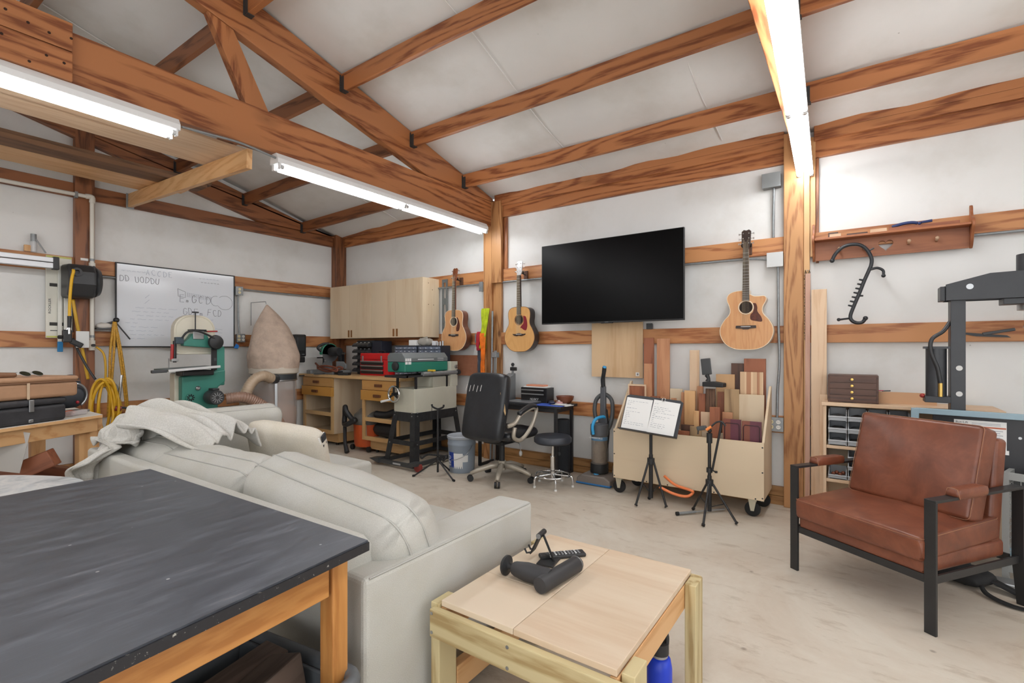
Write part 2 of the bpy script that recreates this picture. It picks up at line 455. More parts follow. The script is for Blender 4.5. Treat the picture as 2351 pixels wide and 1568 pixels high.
# roof insulation blanket: sags a little between the purlins
def roof_sheet():
    b = MB(); ys = [YW-.0+(YR-YW)*i/60 for i in range(61)]; xs = [XW+(XR-XW)*i/80 for i in range(81)]
    g = [[b.bm.verts.new((x, y, roofz(y)-(.11*(1-min(1, max(0, (x+6.44)/2.6))) if x < -3.8 else 0)+.012*math.sin(5.1*x+2*y)*math.sin(2.3*x)+.006*math.sin(11*x+3*y))) for x in xs] for y in ys]
    for i in range(60):
        for j in range(80): b.bm.faces.new((g[i][j], g[i+1][j], g[i+1][j+1], g[i][j+1]))
    b.quad((XW, YR, roofz(YR)-.0), (XR, YR, roofz(YR)), (XR, YF, roofz(YF)), (XW, YF, roofz(YF)))
    o = b.build('ceiling', WALLM, smooth='all', solid=.02); return struct(o)
ceiling = roof_sheet()
sm = MB()
for x0, y0, y1 in ((-2.25, 1.0, 4.5), (-.95, 1.0, 4.5), (-5.05, 1.0, 4.5), (1.05, 1, 4.5)):
    sm.ring_tube([(x0+.02*math.sin(3*y), y, roofz(y)-.014-(.06 if x0 < -3.8 else 0)) for y in [y0+(y1-y0)*i/24 for i in range(25)]], .005, 6)
sm.build('blanket_seam', WALLM, ceiling)
# the far end and the right side of the building, with unseen openings added for the area lights
b = MB(); b.box(XW, -1.6, YF-.08, YF, 0, 3.0); b.box(4.0, XR, YF-.08, YF, 0, 3.0); b.box(-1.6, 4.0, YF-.08, YF, 2.75, 3.0); struct(b.build('wall_front', WALLM))
b = MB(); b.prism([(YF, 0), (-1.3, 0), (-1.3, 2.8), (2.5, 2.8), (2.5, 0), (YW, 0), (YW, 3.06), (YR, 4.12), (YF, 3.0)], XR, XR+.08, 'X'); struct(b.build('wall_right', WALLM))

# ---------------------------------------------------------------- wall framing
def girt(x0, x1, z0, where, mat=None, y=YG, h=.141, label=None):
    o = MB().box(-(x1-x0)/2, (x1-x0)/2, 0, YW-y, 0, h).build('wall_girt', mat or GIRT('X'), bevel=.003, loc=((x0+x1)/2, y, z0))
    return tag(o, label or f'orange fir wall girt {where}', 'wall girt', 'fir girts along the walls')
girt(-6.32, -3.61, 2.089, 'above the plywood wall cabinet, at headstock height of the guitar there')
girt(-3.35, -.47, 2.089, 'behind the television top and two guitar headstocks')
girt(-.26, 4.6, 2.089, 'behind the heart cut-out peg shelf')
girt(-6.32, -3.61, 1.349, 'running just under the plywood wall cabinet')
girt(-3.49, -.47, 1.349, 'just below the television, behind the guitar bodies')
girt(-.33, 4.6, 1.349, 'behind the hydraulic press, below the black hook stick')
girt(-6.32, -3.61, .599, 'low on the wall behind the workbench')
girt(-3.49, -.47, .599, 'low on the wall behind the desk and wood cart')
girt(-.33, 4.6, .599, 'low on the wall behind the brown armchair')
def skirt(x0, x1, where):
    o = MB().box(-(x1-x0)/2, (x1-x0)/2, 0, YW-YG, 0, .072).box(-(x1-x0)/2, (x1-x0)/2, 0, YW-YG, .076, .15).build('skirt_board', SKIRT('X'), bevel=.002, loc=((x0+x1)/2, YG, 0))
    tag(o, f'weathered timber skirt board at the floor {where}', 'skirt board', 'skirt boards at the wall foot')
skirt(-6.32, -3.61, 'behind the workbench'); skirt(-3.49, -.47, 'between the two posts, behind desk and cart'); skirt(-.33, 4.6, 'behind the brown armchair')
def girt_left(y0, y1, z0, where, h=.15):
    o = MB().box(0, XG-XW, -(y1-y0)/2, (y1-y0)/2, 0, h).build('wall_girt', GIRT('Y'), bevel=.003, loc=(XW, (y0+y1)/2, z0))
    tag(o, f'orange fir wall girt {where}', 'wall girt', 'fir girts along the walls')
girt_left(1.66, 4.47, 2.067, 'across the top of the whiteboard'); girt_left(-3.5, 1.50, 2.067, 'behind the hose reel and track on the pale wall')
girt_left(1.66, 4.47, 1.33, 'behind the lower edge of the whiteboard'); girt_left(-3.5, 1.50, 1.315, 'behind the foot of the white saw track')
girt_left(1.66, 4.47, .585, 'low behind the green bandsaw'); girt_left(-3.5, 1.50, .585, 'low on the wall behind the cluttered bench')
def skl(y0, y1, where):
    o = MB().box(0, XG-XW, -(y1-y0)/2, (y1-y0)/2, 0, .15).build('skirt_board', SKIRT('Y'), bevel=.002, loc=(XW, (y0+y1)/2, 0))
    tag(o, f'weathered timber skirt board at the floor {where}', 'skirt board', 'skirt boards at the wall foot')
skl(1.66, 4.47, 'behind the green bandsaw'); skl(-3.5, 1.5, 'behind the cluttered bench')
# eave beams
def eave(x0, x1, where):
    t = thing('eave_beam', f'fir eave beam under the roof edge {where}', 'beam', ((x0+x1)/2, YG, 2.834), group='eave beams along the tall wall')
    h = (x1-x0)/2
    MB().box(-h, h, 0, YW-YG, 0, .19).build('girder', FIR('X'), t, bevel=.004)
    MB().box(-h, h, -.035, YW-YG, .195, .262).box(-h, h, -.035, -.002, .125, .194).build('purlin_plate', FIR('X'), t, bevel=.003)
eave(-6.32, -3.61, 'above the wall cabinet'); eave(-3.45, -.47, 'above the television'); eave(-.26, 4.6, 'above the peg shelf and press')
b = MB().box(0, XG-XW, -1.405, 1.405, 0, .142).build('eave_beam', FIRD('Y'), bevel=.004, loc=(XW, 3.065, 2.82)); tag(b, 'dark fir tie beam above the whiteboard, running into the corner post', 'beam')
b = MB().box(0, XG-XW, -2.5, 2.5, 0, .142).build('eave_beam', FIRD('Y'), bevel=.004, loc=(XW, -1.0, 2.82)); tag(b, 'dark fir tie beam with a white pipe running along its lower edge', 'beam')
# posts
o = MB().box(-.06, .06, 0, .078, 0, 3.05).build('timber_post', POST('Z'), bevel=.005, loc=(-3.55, 4.57, 0)); t1 = o
tag(o, 'square fir post between the two left guitars, carrying the roof truss', 'post')
o.data.transform(Matrix.Identity(4))
MB().box(.062, .20, .0, .038, 2.07, 3.02).build('cleat', POST('Z'), o, bevel=.003); MB().box(.062, .175, .035, .075, 0, 2.07).build('packer', POST('Z'), o, bevel=.003)
MB().box(.18, .245, .05, .079, 2.235, 2.83).build('jamb_board', FIR('Z'), o, bevel=.002)
o = MB().box(-.07, .07, -.005, .078, 0, 3.06).build('timber_post', POST('Z'), bevel=.005, loc=(-.402, 4.57, 0))
tag(o, 'tall stained fir post with a chain on its side, behind the brown armchair', 'post')
MB().box(.0715, .112, .0, .04, 0, 3.0).build('side_board', PINE('Z'), o, bevel=.003); MB().box(.114, .15, .03, .075, 2.04, 3.0).build('cleat', PINE('Z'), o, bevel=.003); MB().box(.152, .172, .05, .079, 1.99, 2.83).build('jamb_board', FIRD('Z'), o, bevel=.002)
o = MB().box(XW, -6.323, 4.47, YW, 0, 3.0).build('corner_post', FIRD('Z'), bevel=.006); tag(o, 'dark fir post standing in the room corner beside the wall cabinet', 'post')
o = MB().box(XW, -6.36, 1.50, 1.655, 0, 3.6).build('timber_post', FIRD('Z'), bevel=.006); tag(o, 'dark fir post carrying the hose reel and white air pipe', 'post')

# ---------------------------------------------------------------- roof trusses and purlins
def hanger(parent, x, y, zt, side=1, h=.14):
    b = MB(); 
    b.box(x-.002 if side > 0 else x-.006, x+.006 if side > 0 else x+.002, y-.03, y+.03, zt-h-.004, zt-.01)
    b.box(min(x, x+side*.05), max(x, x+side*.05), y-.024, y+.024, zt-h-.007, zt-h-.001)
    b.box(min(x, x+side*.045), max(x, x+side*.045), y-.026, y-.021, zt-h, zt-.03)
    for k in range(4): b.cyl((x+side*.006, y-.027, zt-.03-k*.03), (x+side*.011, y-.027, zt-.03-k*.03), .005, seg=6)
    b.build('joist_hanger', plain('dark_hanger', srgb(78, 82, 84), .5, .6), parent)
PY = [4.07, 3.31, 2.53, 1.75, .97]
def truss(xc, mat, label, w=.076, zt=lambda y: 3.06+.25*(4.62-y), lo=.305, bz=2.74, hang=(1,), web=True, splice=False):
    t = thing('roof_truss', label, 'truss', (xc, 0, 0))
    h = w/2
    MB().prism([(-3.8, bz), (4.565, bz), (4.565, bz+.285), (-3.8, bz+.285)], -h, h, 'X').build('bottom_chord', mat('Y'), t, bevel=.004)
    y1 = (zt(0)-lo-bz-.29)
    b = MB(); yk = 4.62-(0) 
    yb = next(y/100 for y in range(460, 0, -1) if zt(y/100)-lo > bz+.288)
    b.prism([(4.60, bz+.288), (4.60, zt(4.60)), (YR, zt(YR)), (YR, zt(YR)-lo), (yb, bz+.288)], -h, h, 'X').build('top_chord', mat('Y'), t, bevel=.004)
    b = MB(); zf = lambda y: zt(2*YR-y); b.prism([(-3.8, bz+.29), (-3.8, zf(-3.8)), (YR-.01, zt(YR)), (YR-.01, zt(YR)-lo), (-3.0, bz+.29)], -h, h, 'X').build('top_chord', mat('Y'), t, bevel=.004)
    if web:
        b = MB(); zt_ = bz+.286
        b.prism([(1.74, zt_), (1.905, zt_), (1.66, zt(1.66)-lo-.003), (1.495, zt(1.495)-lo-.003)], -h+.006, h-.006, 'X').build('web', mat('Z'), t, bevel=.003)
        b = MB(); b.prism([(-1.0, zt_), (-1.16, zt_), (-.93, zf(-.93)-lo-.003), (-.77, zf(-.77)-lo-.003)], -h+.006, h-.006, 'X').build('web', mat('Z'), t, bevel=.003)
    if splice:
        rnd = random.Random(3)
        for z0, z1 in ((bz+.002, bz+.158), (bz+.162, bz+.315)):
            p = MB().box(h+.001, h+.035, -.75, .805, z0, z1).build('splice_plate', mat('Y'), t, bevel=.003)
            for k in range(20):
                y = .78-.075*k+rnd.uniform(-.02, .02); z = rnd.uniform(z0+.02, z1-.02)
                MB().cyl((h+.034, y, z), (h+.0365, y, z), .007, seg=8).build('nail_head', plain('nail_hole', srgb(48, 26, 14), .8), p)
    for s in hang:
        for y in PY[:4]: hanger(t, s*h, y, zt(y)-.005, s)
    return t
tr1 = truss(-3.528, FIR, 'big fir roof truss with knotted bottom chord and slanted web, strip lights under it', hang=(1, -1), splice=True)
tr2 = truss(-.33, FIR, 'fir roof truss hidden above the paired overhead lamp near the tall post', w=.06, hang=(1, -1), web=False)
ztg = lambda y: 2.955+.245*(4.45-y)
t = thing('roof_truss', 'dark gable truss chord sloping up the end wall over the whiteboard', 'truss', (-6.40, 0, 0))
MB().prism([(4.46, 2.965), (4.46, ztg(4.46)), (YR, ztg(YR)), (YR, ztg(YR)-.265), (3.35, 2.965)], -.04, .038, 'X').build('top_chord', FIRD('Y'), t, bevel=.004)
MB().prism([(-3.6, 2.965), (-3.6, ztg(2*YR+3.6)), (YR-.005, ztg(YR)), (YR-.005, ztg(YR)-.265)], -.04, .038, 'X').build('top_chord', FIRD('Y'), t, bevel=.004)
for y in (3.95, 3.15, 2.39): hanger(t, .038, y, ztg(y)-.005, 1)
def purlin(p0, p1, label, mat=FIR):
    c = (Vector(p0)+Vector(p1))/2
    o = MB().bar(Vector(p0)-c, Vector(p1)-c, .04, .14).build('roof_purlin', mat('X'), bevel=.003, loc=c)
    tag(o, label, 'roof purlin', 'roof purlins')
nm = ['nearest the tall wall', 'second up from the tall wall', 'third up from the tall wall', 'fourth up from the tall wall', 'highest, near the ridge']
for k, y in enumerate(PY):
    z = 3.06+.25*(4.62-y)-.075
    purlin((-3.485, y, z), (-.365, y, z), f'long fir roof purlin over the middle bay, {nm[k]}')
    purlin((-.295, y, z), (4.58, y, z), f'long fir roof purlin over the armchair bay, {nm[k]}')
    yl = (3.95, 3.15, 2.39, 1.62, .85)[k]
    purlin((-6.355, yl, ztg(yl)-.075), (-3.572, y, z), f'fir roof purlin over the whiteboard bay, {nm[k]}', FIRD)
# loft rack: hung beam with stored boards
t = thing('loft_beam', 'pale fir joist hung from the big truss, carrying stored boards', 'beam', (0, 0, 0))
MB().bar((-6.35, 1.95, 2.885), (-3.56, 1.80, 2.665), .04, .14).build('joist', PINE('X'), t, bevel=.003)
b = MB().box(-6.362, -6.355, 1.915, 1.985, 2.80, 2.96).build('joist_hanger', GALV, t)
def plank(x0, x1, y0, y1, z, th, mat, label, tilt=0):
    o = MB().box(-(x1-x0)/2, (x1-x0)/2, -(y1-y0)/2, (y1-y0)/2, 0, th).build('stored_plank', mat, bevel=.003, loc=((x0+x1)/2, (y0+y1)/2, z)); o.rotation_euler = (0, tilt, 0)
    tag(o, label, 'plank', 'planks stored on the loft joist')
plank(-5.42, -5.20, -.6, 2.22, 2.88, .04, GREYW('Y'), 'dark weathered plank on the loft joist, nearest the truss of the far planks')
plank(-5.70, -5.44, -.6, 2.18, 2.90, .04, PINE('Y'), 'pale plank on the loft joist beside the dark weathered plank')
plank(-5.98, -5.73, -.6, 2.12, 2.92, .04, PINE('Y'), 'tan plank on the loft joist closest to the end wall')
plank(-5.40, -5.24, -.6, 2.28, 2.924, .035, GREYW('Y'), 'short-ended grey plank lying on top of the dark loft plank')
plank(-4.35, -4.05, -.6, 1.86, 2.80, .02, PALE('Y'), 'wide pale board on the loft joist, further from the truss')
plank(-4.02, -3.72, -.6, 1.86, 2.775, .02, PALE('Y'), 'wide pale board on the loft joist, tight beside the truss')

# ---------------------------------------------------------------- strip lights
def strip_light(loc, rz, label, n=2, ends=(0, 1)):
    """n 4-ft lamp pairs in one white channel; runs along local +y"""
    t = thing('strip_light', label, 'strip light', loc, rz, 'fluorescent strip lights under the trusses')
    L = 1.235*n+.04
    MB().prism([(-.055, .0), (-.055, .035), (-.03, .075), (.03, .075), (.055, .035), (.055, 0)], 0, L, 'Y').build('housing', WHITEP, t, bevel=.002)
    for k in range(n):
        y0 = .03+k*1.235
        for x in (-.041, .041):
            tb = MB().cyl((x, y0+.012, -.022), (x, y0+1.205, -.022), .0155, seg=14).build('tube', TUBE, t, smooth=True)
            for y in (y0, y0+1.2): MB().cyl((x, y, -.022), (x, y+.018, -.022), .0165, seg=12).build('tube_cap', LED, tb, smooth=True)
    for k in range(n+1):
        y = .02+k*1.235
        for x in (-.041, .041): MB().cbox((x, y, -.016), (.03, .012, .048)).build('lampholder', WHITEP, t, bevel=.002)
    return t
SL1 = strip_light((-3.505, 1.95, 2.665), 0, 'white twin-tube strip light under the big truss, ending near the post')
SL2 = strip_light((-3.505, 1.32-2.51, 2.665), 0, 'white twin-tube strip light under the big truss, cut off by the photo edge')
SL3 = strip_light((-.235, 2.09, 2.722), R(2.0), 'bright twin-tube strip light overhead, ending at the tall post')
def lamp_unseen(loc): 
    o = dup(SL2, loc, 0, 'added white twin-tube strip light outside the view'); return o
lamp_unseen((-.22, -.6, 2.722)); lamp_unseen((-.22, -3.3, 2.722)); lamp_unseen((3.0, 1.4, 2.70)); lamp_unseen((3.0, -1.6, 2.7)); lamp_unseen((-3.505, -3.75, 2.665))  # unseen strip lights added to even out the room's light
# flexible conduit between the two strip lights
b = MB(); b.ring_tube(bez([(-3.475, 1.335, 2.70), (-3.47, 1.5, 2.71), (-3.47, 1.7, 2.72), (-3.475, 1.945, 2.70)]), .008, 8)
tag(b.build('flexible_conduit', GALV, smooth=True), 'thin metal conduit linking the two strip lights along the big truss', 'conduit')
# ---------------------------------------------------------------- black work table in front
def painted_top():
    m, nt, b = new_mat('worn_black_paint'); L = nt.links.new
    tc = N(nt, 'ShaderNodeTexCoord'); mp = N(nt, 'ShaderNodeMapping'); mp.inputs['Rotation'].default_value = (0, 0, R(8)); mp.inputs['Scale'].default_value = (1, .16, 1)
    L(tc.outputs['Object'], mp.inputs['Vector'])
    n = N(nt, 'ShaderNodeTexNoise'); n.inputs['Scale'].default_value = 26; n.inputs['Detail'].default_value = 7; n.inputs['Roughness'].default_value = .7; L(mp.outputs[0], n.inputs['Vector'])
    rp = ramp(nt, [(.3, srgb(46, 49, 56)), (.52, srgb(60, 64, 72)), (.64, srgb(78, 82, 90)), (.76, srgb(116, 114, 116))]); L(n.outputs['Fac'], rp.inputs[0])
    v = N(nt, 'ShaderNodeTexVoronoi'); v.inputs['Scale'].default_value = 9; L(tc.outputs['Object'], v.inputs['Vector'])
    rk = ramp(nt, [(.0, (1, 1, 1, 1)), (.03, (.9, .9, .9, 1)), (.04, (0, 0, 0, 1))]); L(v.outputs['Distance'], rk.inputs[0])
    mx = N(nt, 'ShaderNodeMix', data_type='RGBA'); L(rk.outputs[0], mx.inputs[0]); L(rp.outputs[0], mx.inputs[6]); mx.inputs[7].default_value = srgb(170, 172, 172)
    L(mx.outputs[2], b.inputs['Base Color'])
    r2 = ramp(nt, [(.3, (.3, .3, .3, 1)), (.7, (.5, .5, .5, 1))]); L(n.outputs['Fac'], r2.inputs[0]); L(r2.outputs[0], b.inputs['Roughness'])
    bp = N(nt, 'ShaderNodeBump'); bp.inputs['Strength'].default_value = .15; bp.inputs['Distance'].default_value = .003; L(n.outputs['Fac'], bp.inputs['Height']); L(bp.outputs['Normal'], b.inputs['Normal'])
    return m
def chipped_edge():
    m, nt, b = new_mat('chipped_black_edge'); L = nt.links.new
    tc = N(nt, 'ShaderNodeTexCoord')
    n = N(nt, 'ShaderNodeTexNoise'); n.inputs['Scale'].default_value = 70; n.inputs['Detail'].default_value = 6; n.inputs['Roughness'].default_value = .7; L(tc.outputs['Object'], n.inputs['Vector'])
    rp = ramp(nt, [(.0, srgb(26, 27, 31)), (.63, srgb(34, 35, 40)), (.68, srgb(170, 168, 160))]); L(n.outputs['Fac'], rp.inputs[0])
    L(rp.outputs[0], b.inputs['Base Color']); b.inputs['Roughness'].default_value = .5
    return m
t = thing('work_table', 'large wooden table with scuffed black top standing behind the grey sofa', 'table', (-1.17, .935, 0))
o = MB().prism([(0, 0), (-1.53, -.03), (-1.41, -1.55), (.165, -1.55)], .712, .738, 'Z').build('tabletop', painted_top(), t)
MB().prism([(.004, .002), (-1.535, -.029), (-1.415, -1.555), (.170, -1.555)], .708, .733, 'Z').build('edge_band', chipped_edge(), o)
M_ = Matrix.Rotation(R(5.85), 4, 'Z')
def rot_bar(name, p0, p1, w, h, mat): return MB().bar(p0, p1, w, h).build(name, mat, t, bevel=.003)
rot_bar('apron', (-.025, -.12, .66), (.105, -1.42, .66), .022, .088, AMBER('Y'))
rot_bar('apron', (-1.40, -.06, .66), (-.10, -.04, .66), .022, .088, AMBER('X'))
rot_bar('apron', (-1.48, -.12, .66), (-1.37, -1.42, .66), .022, .088, AMBER('Y'))
for x, y in ((-.042, -.085), (-1.475, -.075), (.085, -1.47), (-1.37, -1.47)):
    b = MB(); b.M = Matrix.Translation((x, y, 0)) @ M_; b.box(-.027, .027, -.027, .027, 0, .708); b.build('leg', AMBER('Z'), t, bevel=.004)
# tote with old bricks beneath it
BR = plain('sooty_brick', srgb(86, 72, 64), .85, vary=.35, vscale=14, bump=.4, bscale=60)
t = thing('storage_tote', 'grey plastic tote of dark wood blocks under the black table', 'tote', (-1.36, .52, 0), R(8))
TOTE = plain('tote_plastic', srgb(96, 100, 104), .45)
def tote(t):
    b = MB(); W, D, H = .24, .32, .36
    for s in (-1, 1):
        b.prism([(s*W*.86, 0), (s*W, H), (s*(W-.012), H), (s*(W*.86-.012), .012)], -D, D, 'Y')
        b.prism([(s*D*.86, 0), (s*D, H), (s*(D-.012), H), (s*(D*.86-.012), .012)], -W, W, 'X')
    b.box(-W*.86, W*.86, -D*.86, D*.86, 0, .012)
    b.build('bin', TOTE, t, bevel=.004)
    r = MB(); pts = []
    for cx, cy, a0 in ((W-.03, D-.03, 0), (-W+.03, D-.03, 90), (-W+.03, -D+.03, 180), (W-.03, -D+.03, 270)):
        for k in range(5): a = R(a0+22.5*k); pts.append((cx+.05*math.cos(a), cy+.05*math.sin(a), H+.005))
    r.ring_tube(pts, .022, 8, closed=True).build('rim', TOTE, t, smooth='all')
tote(t)
def block(loc, size, rot, mat, label):
    o = MB().cbox((0, 0, 0), size).build('wood_block', mat, bevel=.006, loc=loc); o.rotation_euler = rot
    tag(o, label, 'block', 'blocks in the tote under the black table')
DKW = wood('dark_old_wood', srgb(96, 80, 70), srgb(62, 50, 44), 'Y', 9, 0, .6, .7)
block((-1.28, .66, .345), (.10, .28, .16), (0, R(-12), R(20)), DKW, 'long dark wood block leaning on the tote rim')
block((-1.41, .68, .33), (.09, .26, .15), (0, R(8), R(14)), DKW, 'dark wood block beside the leaning one in the tote')
block((-1.33, .36, .33), (.12, .16, .15), (R(8), 0, R(40)), DKW, 'short dark wood block nearest the front of the tote')
block((-1.47, .42, .33), (.05, .30, .12), (0, 0, R(25)), PALE('Y'), 'pale thin board standing in the tote')

# ---------------------------------------------------------------- sofa
def fabric(name, col, sc=420):
    m, nt, b = new_mat(name); L = nt.links.new
    tc = N(nt, 'ShaderNodeTexCoord')
    n = N(nt, 'ShaderNodeTexNoise'); n.inputs['Scale'].default_value = sc; n.inputs['Detail'].default_value = 2; L(tc.outputs['Object'], n.inputs['Vector'])
    n2 = N(nt, 'ShaderNodeTexNoise'); n2.inputs['Scale'].default_value = 5; n2.inputs['Detail'].default_value = 4; L(tc.outputs['Object'], n2.inputs['Vector'])
    lo = tuple(c*.84 for c in col[:3])+(1,); rp = ramp(nt, [(.35, lo), (.65, col)]); L(n.outputs['Fac'], rp.inputs[0])
    r2 = ramp(nt, [(.3, (.93, .92, .88, 1)), (.6, (1, 1, 1, 1))]); L(n2.outputs['Fac'], r2.inputs[0])
    mm = N(nt, 'ShaderNodeMix', data_type='RGBA', blend_type='MULTIPLY'); mm.inputs[0].default_value = 1; L(rp.outputs[0], mm.inputs[6]); L(r2.outputs[0], mm.inputs[7])
    L(mm.outputs[2], b.inputs['Base Color']); b.inputs['Roughness'].default_value = .92; b.inputs['Specular IOR Level'].default_value = .15
    bp = N(nt, 'ShaderNodeBump'); bp.inputs['Strength'].default_value = .25; bp.inputs['Distance'].default_value = .002; L(n.outputs['Fac'], bp.inputs['Height']); L(bp.outputs['Normal'], b.inputs['Normal'])
    return m
SOFA = fabric('sofa_fabric', srgb(198, 197, 191)); SEAM = plain('sofa_seam', srgb(178, 177, 172), .95)
t = thing('sofa', 'light grey fabric corner sofa seen from behind, in the middle of the room', 'sofa', (-1.21, .955, 0))
# local: -x along the length, +y to the front
MB().box(-.19, 0, 0, .94, .06, .60).build('arm', SOFA, t, bevel=.018, segs=3)
MB().box(-2.61, -2.42, 0, 1.45, .06, .60).build('arm', SOFA, t, bevel=.018, segs=3)
b = MB(); b.prism([(.0, .06), (.0, .685), (.012, .697), (.075, .697), (.15, .60), (.17, .44), (.18, .06)], -2.60, -.095, 'X'); b.build('back', SOFA, t, bevel=.012, segs=3)
MB().box(-2.41, -.195, .19, .93, .06, .29).box(-2.41, -1.75, .93, 1.43, .06, .29).build('base', SOFA, t, bevel=.012)
for i, (x0, x1, y1) in enumerate(((-.97, -.2, .98), (-1.74, -.98, .98), (-2.41, -1.75, 1.46))):
    b = MB(); cy = (.19+y1)/2; b.boxcushion(x1-x0, y1-.19, .165, .015, .03, 8, Matrix.Translation(((x0+x1)/2, cy, .375)))
    b.build('seat_cushion', SOFA, t, smooth='all')
for x in (-.1, -2.5):
    for y in (.1, .85): MB().box(x-.03, x+.03, y-.03, y+.03, 0, .065).build('foot', BLKP, t)
def back_cushion(c, size, rot, seed, crown=.05, r=.075):
    M = Matrix.Translation(c) @ Euler(rot).to_matrix().to_4x4() @ Matrix.Rotation(R(90), 4, 'X')
    b = MB(); b.boxcushion(size[0], size[1], size[2], crown, r, 10, M, .010, seed); rims = b.rims
    o = b.build('back_cushion', SOFA, t, smooth='all')
    for rim in rims:
        MB().ring_tube([q+(q-Vector(c))*.004 for q in rim[::2]], .0035, 6, closed=True).build('piping', SEAM, o, smooth='all')
back_cushion((-.525, .285, .585), (1.0, .42, .28), (R(24), R(4), R(-1)), 1, .05, .10)
back_cushion((-1.49, .28, .565), (.98, .42, .27), (R(27), R(-1), R(1)), 5, .05, .10)
back_cushion((-2.20, .285, .575), (.78, .42, .26), (R(25), R(-2), 0), 9, .05, .10)
back_cushion((-2.33, .60, .665), (.84, .46, .20), (R(14), 0, R(88)), 12, .03, .06)
# seam lines along the top edges of the cushions and arms
s = MB(); s.ring_tube([(-.003, .02, .597), (-.003, .92, .597)], .003, 6).build('piping', SEAM, t)
# throw blanket
BL = fabric('blanket_plush', srgb(206, 204, 199), 160)
def blanket():
    path = bez([(-2.90, 1.38, .80), (-3.05, 1.33, .855), (-3.25, 1.27, .905), (-3.43, 1.22, .93), (-3.57, 1.15, .905), (-3.585, 1.06, .82), (-3.575, 1.0, .745), (-3.60, .94, .665), (-3.635, .928, .57), (-3.65, .925, .50)], 9)
    n = len(path); m = 44; b = MB(); g = []
    for i, p in enumerate(path):
        u = i/(n-1); t_ = (path[min(i+1, n-1)]-path[max(i-1, 0)]).normalized()
        side = t_.cross(Vector((0, 0, 1)))
        if side.length < .2: side = Vector((-.75, .65, 0))
        side.normalize()
        if side.y < 0: side = -side
        w = .13*(1-u)**.6+.075+.05*math.sin(u*3.1); row = []
        nrm = side.cross(t_); nrm = nrm if nrm.z > 0 or u > .8 else -nrm
        for k in range(m+1):
            v = k/m*2-1
            fold = .024*math.sin(11*v+5*u+1.2*math.sin(9*u))+.022*math.sin(17*v-7*u)*(.4+.6*math.sin(7*u+2))+.012*math.sin(27*v+11*u)+.018*math.sin(21*u+3*v)*(1-u)
            sag = -.10*v*v*(1-u*.6)
            off = Vector((0, 0, fold+sag+.03)) if u < .62 else Vector((-.6, -.8, 0))*(-fold*.8-.01)
            row.append(b.bm.verts.new(p+side*w*v+off))
        g.append(row)
    for i in range(n-1):
        for k in range(m): b.bm.faces.new((g[i][k], g[i+1][k], g[i+1][k+1], g[i][k+1]))
    o = b.build('throw_blanket', BL, smooth='all', solid=.016, sub=1)
    tag(o, 'rumpled pale grey plush blanket thrown over the corner of the sofa', 'blanket')
blanket()
# scatter pillow
CREAMF = fabric('pillow_cotton', srgb(222, 215, 202), 300)
t = thing('scatter_pillow', 'cream cotton pillow with a black patterned edge lying on the sofa seat', 'pillow', (-3.00, 1.78, .60))
t.rotation_euler = (R(-62), R(8), R(30))
MB().cushion(.52, .50, .17, 16, 3.4, .5, None, .012, 3).build('cover', CREAMF, t, smooth='all')
b = MB()
for k in range(7): b.cbox((.247, -.205+.066*k, .0), (.012, .052, .05))
b.build('patterned_edge', plain('pillow_black', srgb(44, 46, 50), .9, vary=.6, vscale=120), t, bevel=.006)
for k in (-1, 1): MB().ring_tube([(.232+.008*math.sin(i), -.22+.44*i/12, k*.030) for i in range(13)], .006, 6).build('fringe', plain('pillow_fringe', srgb(232, 230, 224), .9), t, smooth='all')

# ---------------------------------------------------------------- low plywood table
t = thing('coffee_table', 'low plywood table on greenish treated-pine legs in the foreground', 'table', (-.82, 1.56, 0))
# local extents x -.32..+.315 ; y -.36..+.36
MB().box(-.31, -.020, -.10, .355, .440, .460).build('tabletop_panel', PLYT('X'), t, bevel=.002)
MB().box(-.31, -.020, -.355, -.102, .440, .460).build('tabletop_panel', PLYT('X'), t, bevel=.002)
MB().box(-.018, .312, -.355, .357, .440, .460).build('tabletop_panel', PLYT('X'), t, bevel=.002)
for x0, x1, y0, y1 in ((-.352, -.314, -.362, -.275), (.318, .356, -.34, -.25), (.316, .356, .255, .35), (-.352, -.314, .262, .35)):
    MB().box(x0, x1, y0, y1, 0, .447).build('leg', TREAT('Z'), t, bevel=.003)
ap = MB().box(-.335, .34, -.386, -.358, .345, .437).build('apron', TREAT('X'), t, bevel=.003)
for x, z in ((-.325, .425), (-.325, .362), (-.018, .42), (-.018, .358), (.318, .425), (.318, .362)):
    MB().cyl((x, -.388, z), (x, -.386, z), .0055, seg=10).build('screw_head', STEEL, ap)
MB().box(-.33, .345, .352, .378, .345, .437).build('apron', TREAT('X'), t, bevel=.003)
MB().box(-.313, -.29, -.355, .35, .352, .437).build('side_rail', PINE('Y'), t, bevel=.003)
MB().box(.292, .315, -.355, .35, .352, .437).build('side_rail', PINE('Y'), t, bevel=.003)
MB().box(-.352, -.314, -.27, .26, .10, .19).build('lower_rail', PINE('Y'), t, bevel=.003)
MB().box(.318, .352, -.24, .25, .02, .06).build('lower_rail', PINE('Y'), t, bevel=.003)
